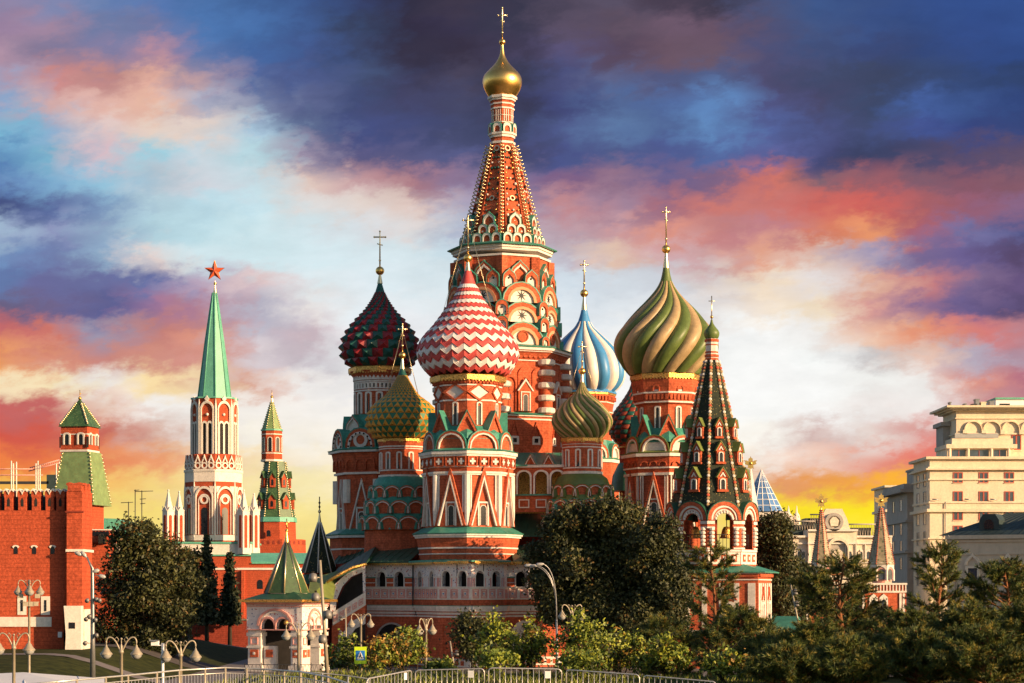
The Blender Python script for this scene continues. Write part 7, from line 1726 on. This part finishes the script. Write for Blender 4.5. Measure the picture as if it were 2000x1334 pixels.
# ================================================================== street furniture
def bell_lamp(mb, x, y, z, s=1.0):
    mb.loft(x, y, [(.04 * s, z + .34 * s), (.06 * s, z + .26 * s), (.10 * s, z + .22 * s), (.16 * s, z + .10 * s), (.25 * s, z), (.26 * s, z - .04 * s)], 14, 'lamp_paint', smooth=True)
    mb.loft(x, y, [(.01, z - .24 * s), (.12 * s, z - .21 * s), (.20 * s, z - .13 * s), (.23 * s, z - .04 * s)], 14, 'lamp_glass', smooth=True)
def lamp_post(loc, rz, label, h=5.2, heads=2, span=.62):
    o = thing('street_lamp', loc, label, 'street lamp', 'ornate double armed street lamps', rz); mb = MB()
    mb.loft(0, 0, [(.20, 0), (.20, .5), (.12, .6), (.10, 1.2), (.075, 1.3), (.065, h - .7), (.10, h - .68), (.10, h - .6), (.06, h - .55), (.05, h - .42), (.02, h - .3)], 12, 'lamp_paint', smooth=True); mb.build('post', o)
    for k in range(heads):
        a = 2 * math.pi * k / heads; c, s_ = math.cos(a), math.sin(a); mb = MB(); pts = []
        for u, v in catmull([(.03, -.62), (.14, -.42), (.27, -.2), (.43, -.06), (.58, -.04), (.68, -.13), (.70, -.28)], 3): pts.append((u / .7 * span * c, u / .7 * span * s_, h + v))
        mb.tube(pts, .035, 'lamp_paint', 6); ex_, ez = pts[-1][0], pts[-1][2]
        mb.tube([(span * .30 * c, span * .30 * s_, h - .30), (span * .18 * c, span * .18 * s_, h - .12), (span * .3 * c, span * .3 * s_, h - .02), (span * .42 * c, span * .42 * s_, h - .1)], .02, 'lamp_paint', 5)
        mb.tube([pts[-1], (pts[-1][0], pts[-1][1], ez - .1)], .02, 'lamp_paint', 5); am_ = mb.build('arm', o)
        mb = MB(); bell_lamp(mb, pts[-1][0], pts[-1][1], ez - .42); mb.build('lamp_head', o)
    mb = MB(); mb.tube([(0, 0, h - .4), (0, 0, h - .12)], .02, 'lamp_paint', 5); mb.ball((0, 0, h - .1), .05, 'lamp_paint', 8); mb.build('finial', o)
    return o
for (px, ytop, Y, rz, lab) in ((27, 1235, 84, 0, 'ornate two-armed street lamp at the left edge of the photo'), (237, 1243, 84, 0, 'ornate two-armed street lamp in front of the big dark tree'), (353, 1250, 86, .25, 'ornate two-armed street lamp beside the small camera post'),
                               (583, 1215, 104, .1, 'greyish two-armed street lamp in front of the tented porch'), (705, 1198, 132, .15, 'two-armed street lamp before the stair arch and crossing sign'), (832, 1207, 112, 1.0, 'two-armed street lamp seen nearly side on before the gallery'), (1117, 1180, 122, .3, 'two-armed street lamp above the broad green sapling')):
    x = Xp(px, Y); z0 = float(H(x, Y)); lamp_post((x, Y, z0), rz, lab, h=Zp(ytop, Y) - z0)
Y = 118; x = Xp(57, Y); z0 = float(H(x, Y)); o = lamp_post((x, Y, z0), .3, 'four-armed street lamp with floodlight boxes before the wall tower', h=Zp(1132, Y) - z0, heads=4, span=.62)
mb = MB(); hb = Zp(1176, Y) - z0; mb.tube([(-.55, -.1, hb), (.55, -.1, hb)], .03, 'lamp_paint', 5)
for dx, dz in ((-.5, .35), (.45, .35), (-.22, -.12), (.1, -.12), (.35, -.1)): mb.box((Vector((dx, -.15, hb + dz)), *FX[1:]), -.15, .15, -.12, .12, -.1, .15, 'lamp_paint')
mb.build('floodlight_bracket', o)
# tall lighting mast on the left
Y = 105; x = Xp(181, Y); z0 = float(H(x, Y)); ms = thing('lighting_mast', (x, Y, z0), 'tall grey lighting mast with cobra heads and clustered floodlights by the big tree', 'lighting mast'); q2 = lambda px, py, dy=0: (Xp(px, Y) - x, dy, Zp(py, Y) - z0)
mb = MB(); mb.tube([q2(181, 1330), q2(181, 1240), q2(180, 1110), q2(170, 1088)], [.15, .12, .08, .05], 'steel', 8); mb.build('pole', ms)
for (a, b) in (((170, 1088), (152, 1081)), ((170, 1090), (163, 1082)), ((180, 1117), (188, 1115)), ((180, 1122), (200, 1126))):
    mb = MB(); mb.tube([q2(*a), q2(*b)], .025, 'steel', 5); c = Vector(q2(*b)); d = (c - Vector(q2(*a))).normalized(); mb.tube([c - d * .25, c - d * .1, c + d * .1, c + d * .18], [.03, .11, .10, .02], 'lamp_glass', 8); mb.build('lamp_head', ms)
for (px, py) in ((172, 1172), (190, 1170), (196, 1172), (170, 1208), (176, 1203), (188, 1210), (168, 1255), (190, 1240)):
    mb = MB(); c = Vector(q2(px, py, -.15)); mb.tube([Vector(q2(181, py + 2)), c], .025, 'steel', 5); mb.tube([c + Vector((0, .14, .05)), c + Vector((0, .0, 0)), c + Vector((0, -.13, -.05))], [.05, .10, .12], 'floodlight_grey', 10); mb.build('floodlight', ms)
# triple curved street lamp
Y = 140; x = Xp(1088, Y); z0 = float(H(x, Y)); cl = thing('curved_lamp', (x, Y, z0), 'tall grey street lamp with three drooping arms left of the dark trees', 'street lamp'); q2 = lambda px, py, dy=0: (Xp(px, Y) - x, dy, Zp(py, Y) - z0)
mb = MB(); mb.tube([q2(1089, 1345), q2(1087, 1210)], [.12, .07], 'steel', 8); mb.build('pole', cl)
for dx, tip in ((-.0, (1036, 1104)), (.35, (1046, 1105)), (.8, (1058, 1102))):
    mb = MB(); e = q2(*tip); pts = []
    for i in range(11):
        q_ = i / 10; a = math.pi / 2 * q_; s_ = Vector(q2(1087, 1215)); w_ = e[0] - s_.x; h_ = e[2] - s_.z; pts.append((s_.x + w_ * (1 - math.cos(a)) ** 1.15, -dx * q_, s_.z + h_ * math.sin(a) ** .8 * 1.0))
    mb.tube(pts, [.045 - .002 * i for i in range(11)], 'steel', 6); c = Vector(pts[-1]); mb.tube([c + Vector((.15, 0, .02)), c, c + Vector((-.3, 0, -.03)), c + Vector((-.42, 0, -.05))], [.03, .10, .12, .03], 'lamp_glass', 8); mb.build('arm', cl)
# leaning floodlight poles
def lean_pole(px0, y0, px1, y1, Y, lamps, label, r=.055):
    x = Xp(px1, Y); z0 = Zp(y1, Y); o = thing('floodlight_pole', (x, Y, z0), label, 'floodlight pole', 'slim leaning floodlight poles'); q_ = lambda px, py, dy=0: Vector((Xp(px, Y) - x, dy, Zp(py, Y) - z0)); mb = MB()
    mb.tube([q_(px1, y1), q_(px0, y0)], [r, r * .6], 'lamp_paint', 8); mb.build('pole', o)
    for lx, ly in lamps:
        t_ = (ly - y0) / (y1 - y0); c = q_(lx, ly, -.1); mb = MB(); mb.tube([q_(px0 + (px1 - px0) * t_, ly), c], .02, 'lamp_paint', 4); s_ = r * 2.4; mb.tube([c + Vector((0, .05, s_ * 1.1)), c + Vector((0, 0, s_ * .6)), c + Vector((0, -.02, -s_ * .2)), c + Vector((0, -.03, -s_ * .8))], [s_ * .3, s_ * .7, s_ * .85, s_ * .7], 'floodlight_grey', 10); mb.build('floodlight', o)
    return o
lean_pole(625, 1094, 641, 1345, 70, [(612, 1128), (617, 1166), (641, 1200), (631, 1248)], 'long leaning pole with bell floodlights crossing the porch', .075)
lean_pole(675, 1188, 677, 1320, 100, [(666, 1208), (665, 1237), (670, 1262)], 'thin upright pole with small floodlights before the stair', .05)
lean_pole(1544, 1140, 1574, 1290, 96, [(1553, 1157), (1556, 1180)], 'leaning pole in front of the narrow dark tree', .055)
lean_pole(879, 1252, 889, 1318, 90, [(892, 1276)], 'short leaning pole in front of the gallery base', .05)
# small camera post
Y = 86; x = Xp(318, Y); z0 = float(H(x, Y)); cp_ = thing('camera_post', (x, Y, z0), 'white post with a boxy camera beside a street lamp', 'camera post'); q2 = lambda px, py, dy=0: (Xp(px, Y) - x, dy, Zp(py, Y) - z0)
mb = MB(); mb.tube([(0, 0, 0), q2(318, 1256)], .06, 'plain_white', 8); mb.build('pole', cp_); mb = MB(); mb.tube([q2(318, 1261), q2(304, 1260)], .03, 'plain_white', 5); mb.box((Vector(q2(303, 1256)), *FX[1:]), -.14, .16, -.1, .1, -.1, .2, 'plain_white'); mb.box((Vector(q2(303, 1252)), *FX[1:]), -.2, .16, -.0, .04, -.14, .3, 'steel'); mb.build('camera_head', cp_)
# crossing sign
Y = 81; x = Xp(704, Y); z0 = float(H(x, Y)); sg = thing('crossing_sign', (x, Y, z0), 'pedestrian crossing sign with a fluorescent yellow border', 'road sign'); mb = MB(); zc_ = Zp(1280, Y) - z0; mb.tube([(0, .03, 0), (0, .03, zc_)], .025, 'steel', 6); mb.build('post', sg)
mb = MB(); f = (Vector((0, 0, zc_)), *FX[1:]); mb.box(f, -.24, .24, -.34, .34, -.02, .01, 'sign_yellow'); mb.box(f, -.18, .18, -.19, .19, .01, .02, 'sign_blue'); mb.plate(f, [(-.15, -.15), (.15, -.15), (0, .16)], .02, .027, 'plain_white')
mb.plate(f, [(-.02, .06), (.02, .06), (.03, -.03), (.07, -.11), (.04, -.12), (0, -.05), (-.05, -.12), (-.08, -.11), (-.03, -.03)], .027, .032, 'plain_black'); mb.ball(mb.P3(f, 0, .085, .03), .018, 'plain_black', 6)
mb.build('sign_plate', sg)
# crowd barriers
def barrier(px0, y0, px1, y1, Y0, Y1, label, plate=False):
    a = Vector(P(px0, y0, Y0)); b = Vector(P(px1, y1, Y1)); w = b - a; L = math.hypot(w.x, w.y); rz = math.atan2(w.y, w.x); zt_ = (a.z + b.z) / 2; z0 = zt_ - 1.08
    o = thing('crowd_barrier', ((a.x + b.x) / 2, (a.y + b.y) / 2, z0), label, 'barrier', 'steel crowd barriers in a row', rz); mb = MB(); h = 1.08; l = L / 2 - .02; r = .1
    tilt = (b.z - a.z) / L
    zz = lambda u, v: v + tilt * u
    pts = [(-l, 0, zz(-l, .12)), (-l, 0, zz(-l, h - r)), (-l + r * .3, 0, zz(-l, h - r * .3)), (-l + r, 0, zz(-l + r, h)), (l - r, 0, zz(l - r, h)), (l - r * .3, 0, zz(l, h - r * .3)), (l, 0, zz(l, h - r)), (l, 0, zz(l, .12)), (-l, 0, zz(-l, .12))]
    mb.tube(pts, .022, 'barrier_steel', 6)
    mb.build('frame', o); n = 13; mb = MB()
    for k in range(1, n): u = -l + 2 * l * k / n; mb.tube([(u, 0, zz(u, .12)), (u, 0, zz(u, h))], .010, 'barrier_steel', 4)
    mb.build('bars', o)
    for s_ in (-1, 1): mb = MB(); u = s_ * l * .8; mb.tube([(u, -.3, .02), (u, 0, .14), (u, .3, .02)], .018, 'barrier_steel', 5); mb.build('foot', o)
    if plate: mb = MB(); mb.box((Vector((l - .42, 0, zz(l, h - .2))), *FX[1:]), -.09, .09, -.08, .14, .02, .03, 'plain_white'); mb.build('number_plate', o)
for a in ((716, 1326, 804, 1309, 61, 63.5, 'crowd barrier at the left end of the row, slanting down to the left', True), (810, 1309, 947, 1306, 63.5, 63, 'second crowd barrier from the left, with a small white plate', True), (953, 1304.5, 1098, 1307, 63, 63, 'third crowd barrier, widest one at the middle of the row', True), (1105, 1308, 1250, 1318, 63, 62, 'fourth crowd barrier, right of the one with a gap at its end', False), (1256, 1319, 1400, 1332, 62, 61, 'last crowd barrier at the right, mostly behind leaves', False)): barrier(*a)
# railing curving along the mound on the left
rl = thing('railing', (Xp(440, 62), 62, 3.4), 'long steel railing with thin posts curving across the lower left', 'railing'); O_ = rl.location.copy()
top = [P(60, 1336, 56), P(150, 1328, 57), P(250, 1319, 59), P(350, 1309, 61), P(440, 1304, 62), P(515, 1307, 62), P(587, 1312, 60.5), P(640, 1322, 58), P(690, 1338, 55)]
mb = MB(); mb.tube([p_ - O_ for p_ in top], .028, 'barrier_steel', 6); mb.tube([p_ - O_ - Vector((0, 0, .16)) for p_ in top], .016, 'barrier_steel', 5); mb.tube([p_ - O_ - Vector((0, 0, 1.0)) for p_ in top], .02, 'barrier_steel', 5); mb.build('rail', rl)
for i in range(len(top) - 1):
    for j in range(9):
        p_ = top[i].lerp(top[i + 1], j / 9) - O_
        if j % 5 == 0: mb = MB(); mb.tube([p_ - Vector((0, 0, 1.1)), p_ + Vector((0, 0, .02))], .035, 'lamp_paint', 6); mb.build('post', rl)
mb = MB()
for i in range(len(top) - 1):
    for j in range(15): p_ = top[i].lerp(top[i + 1], j / 15) - O_; mb.tube([p_ - Vector((0, 0, 1.0)), p_ - Vector((0, 0, .16))], .009, 'barrier_steel', 4)
o = mb.build('bars', rl)
r2 = thing('railing', (Xp(640, 70), 70, 3.6), 'plain thin rail running right behind the curved railing', 'railing'); O_ = r2.location.copy(); t2 = [P(588, 1312, 68), P(630, 1315, 68), P(680, 1320, 68), P(720, 1326, 67)]; mb = MB(); mb.tube([p_ - O_ for p_ in t2], .022, 'barrier_steel', 5); mb.build('rail', r2)
for p_ in t2: mb = MB(); mb.tube([p_ - O_ - Vector((0, 0, 1)), p_ - O_], .03, 'barrier_steel', 5); mb.build('post', r2)
# wrought iron fence before the porch
Y = 158; fe = thing('iron_fence', (Xp(560, Y), Y, 0), 'low dark wrought iron fence in front of the tented porch', 'fence'); O_ = fe.location.copy(); mb = MB(); x0_, x1_ = Xp(478, Y), Xp(640, Y); z0, z1 = .15, 1.15
for z in (z0, z1): mb.tube([Vector((x0_, Y, z)) - O_, Vector((x1_, Y, z)) - O_], .025, 'dark_iron', 4)
n = 22
for i in range(n):
    a = x0_ + (x1_ - x0_) * i / n; b = x0_ + (x1_ - x0_) * (i + 1) / n; mb.tube([Vector((a, Y, z0)) - O_, Vector((b, Y, z1)) - O_], .014, 'dark_iron', 3); mb.tube([Vector((b, Y, z0)) - O_, Vector((a, Y, z1)) - O_], .014, 'dark_iron', 3)
mb.build('lattice', fe)
for i in range(6): mb = MB(); a = x0_ + (x1_ - x0_) * i / 5; mb.tube([Vector((a, Y, 0)) - O_, Vector((a, Y, 1.3)) - O_], .04, 'dark_iron', 5); mb.build('post', fe)
# white canopy at the lower left
Y = 98; cn = thing('canopy', (Xp(110, Y), Y, 0), 'white low canvas canopy behind the railing at the lower left', 'canopy'); O_ = cn.location.copy(); mb = MB()
v = [P(-60, 1350, 92), P(215, 1352, 92), P(205, 1325, 99), P(45, 1313, 99), P(-60, 1318, 99)]; v2 = [p_ - Vector((0, 0, .12)) for p_ in v]; mb.add([p_ - O_ for p_ in v + v2], [[0, 1, 2, 3, 4], [9, 8, 7, 6, 5]] + [[i, 5 + i, 5 + (i + 1) % 5, (i + 1) % 5] for i in range(5)], 'canvas')
for q_ in (.2, .4, .6, .8): mb.tube([v[0].lerp(v[1], q_) - O_ + Vector((0, 0, .01)), v[4].lerp(v[2], q_) - O_ + Vector((0, 0, .06))], .03, 'canvas', 4)
mb.build('roof', cn)
for p_ in (v[0], v[1], v[2]): mb = MB(); mb.tube([Vector((p_.x, p_.y, 0)) - O_, p_ - O_], .05, 'steel', 5); mb.build('post', cn)
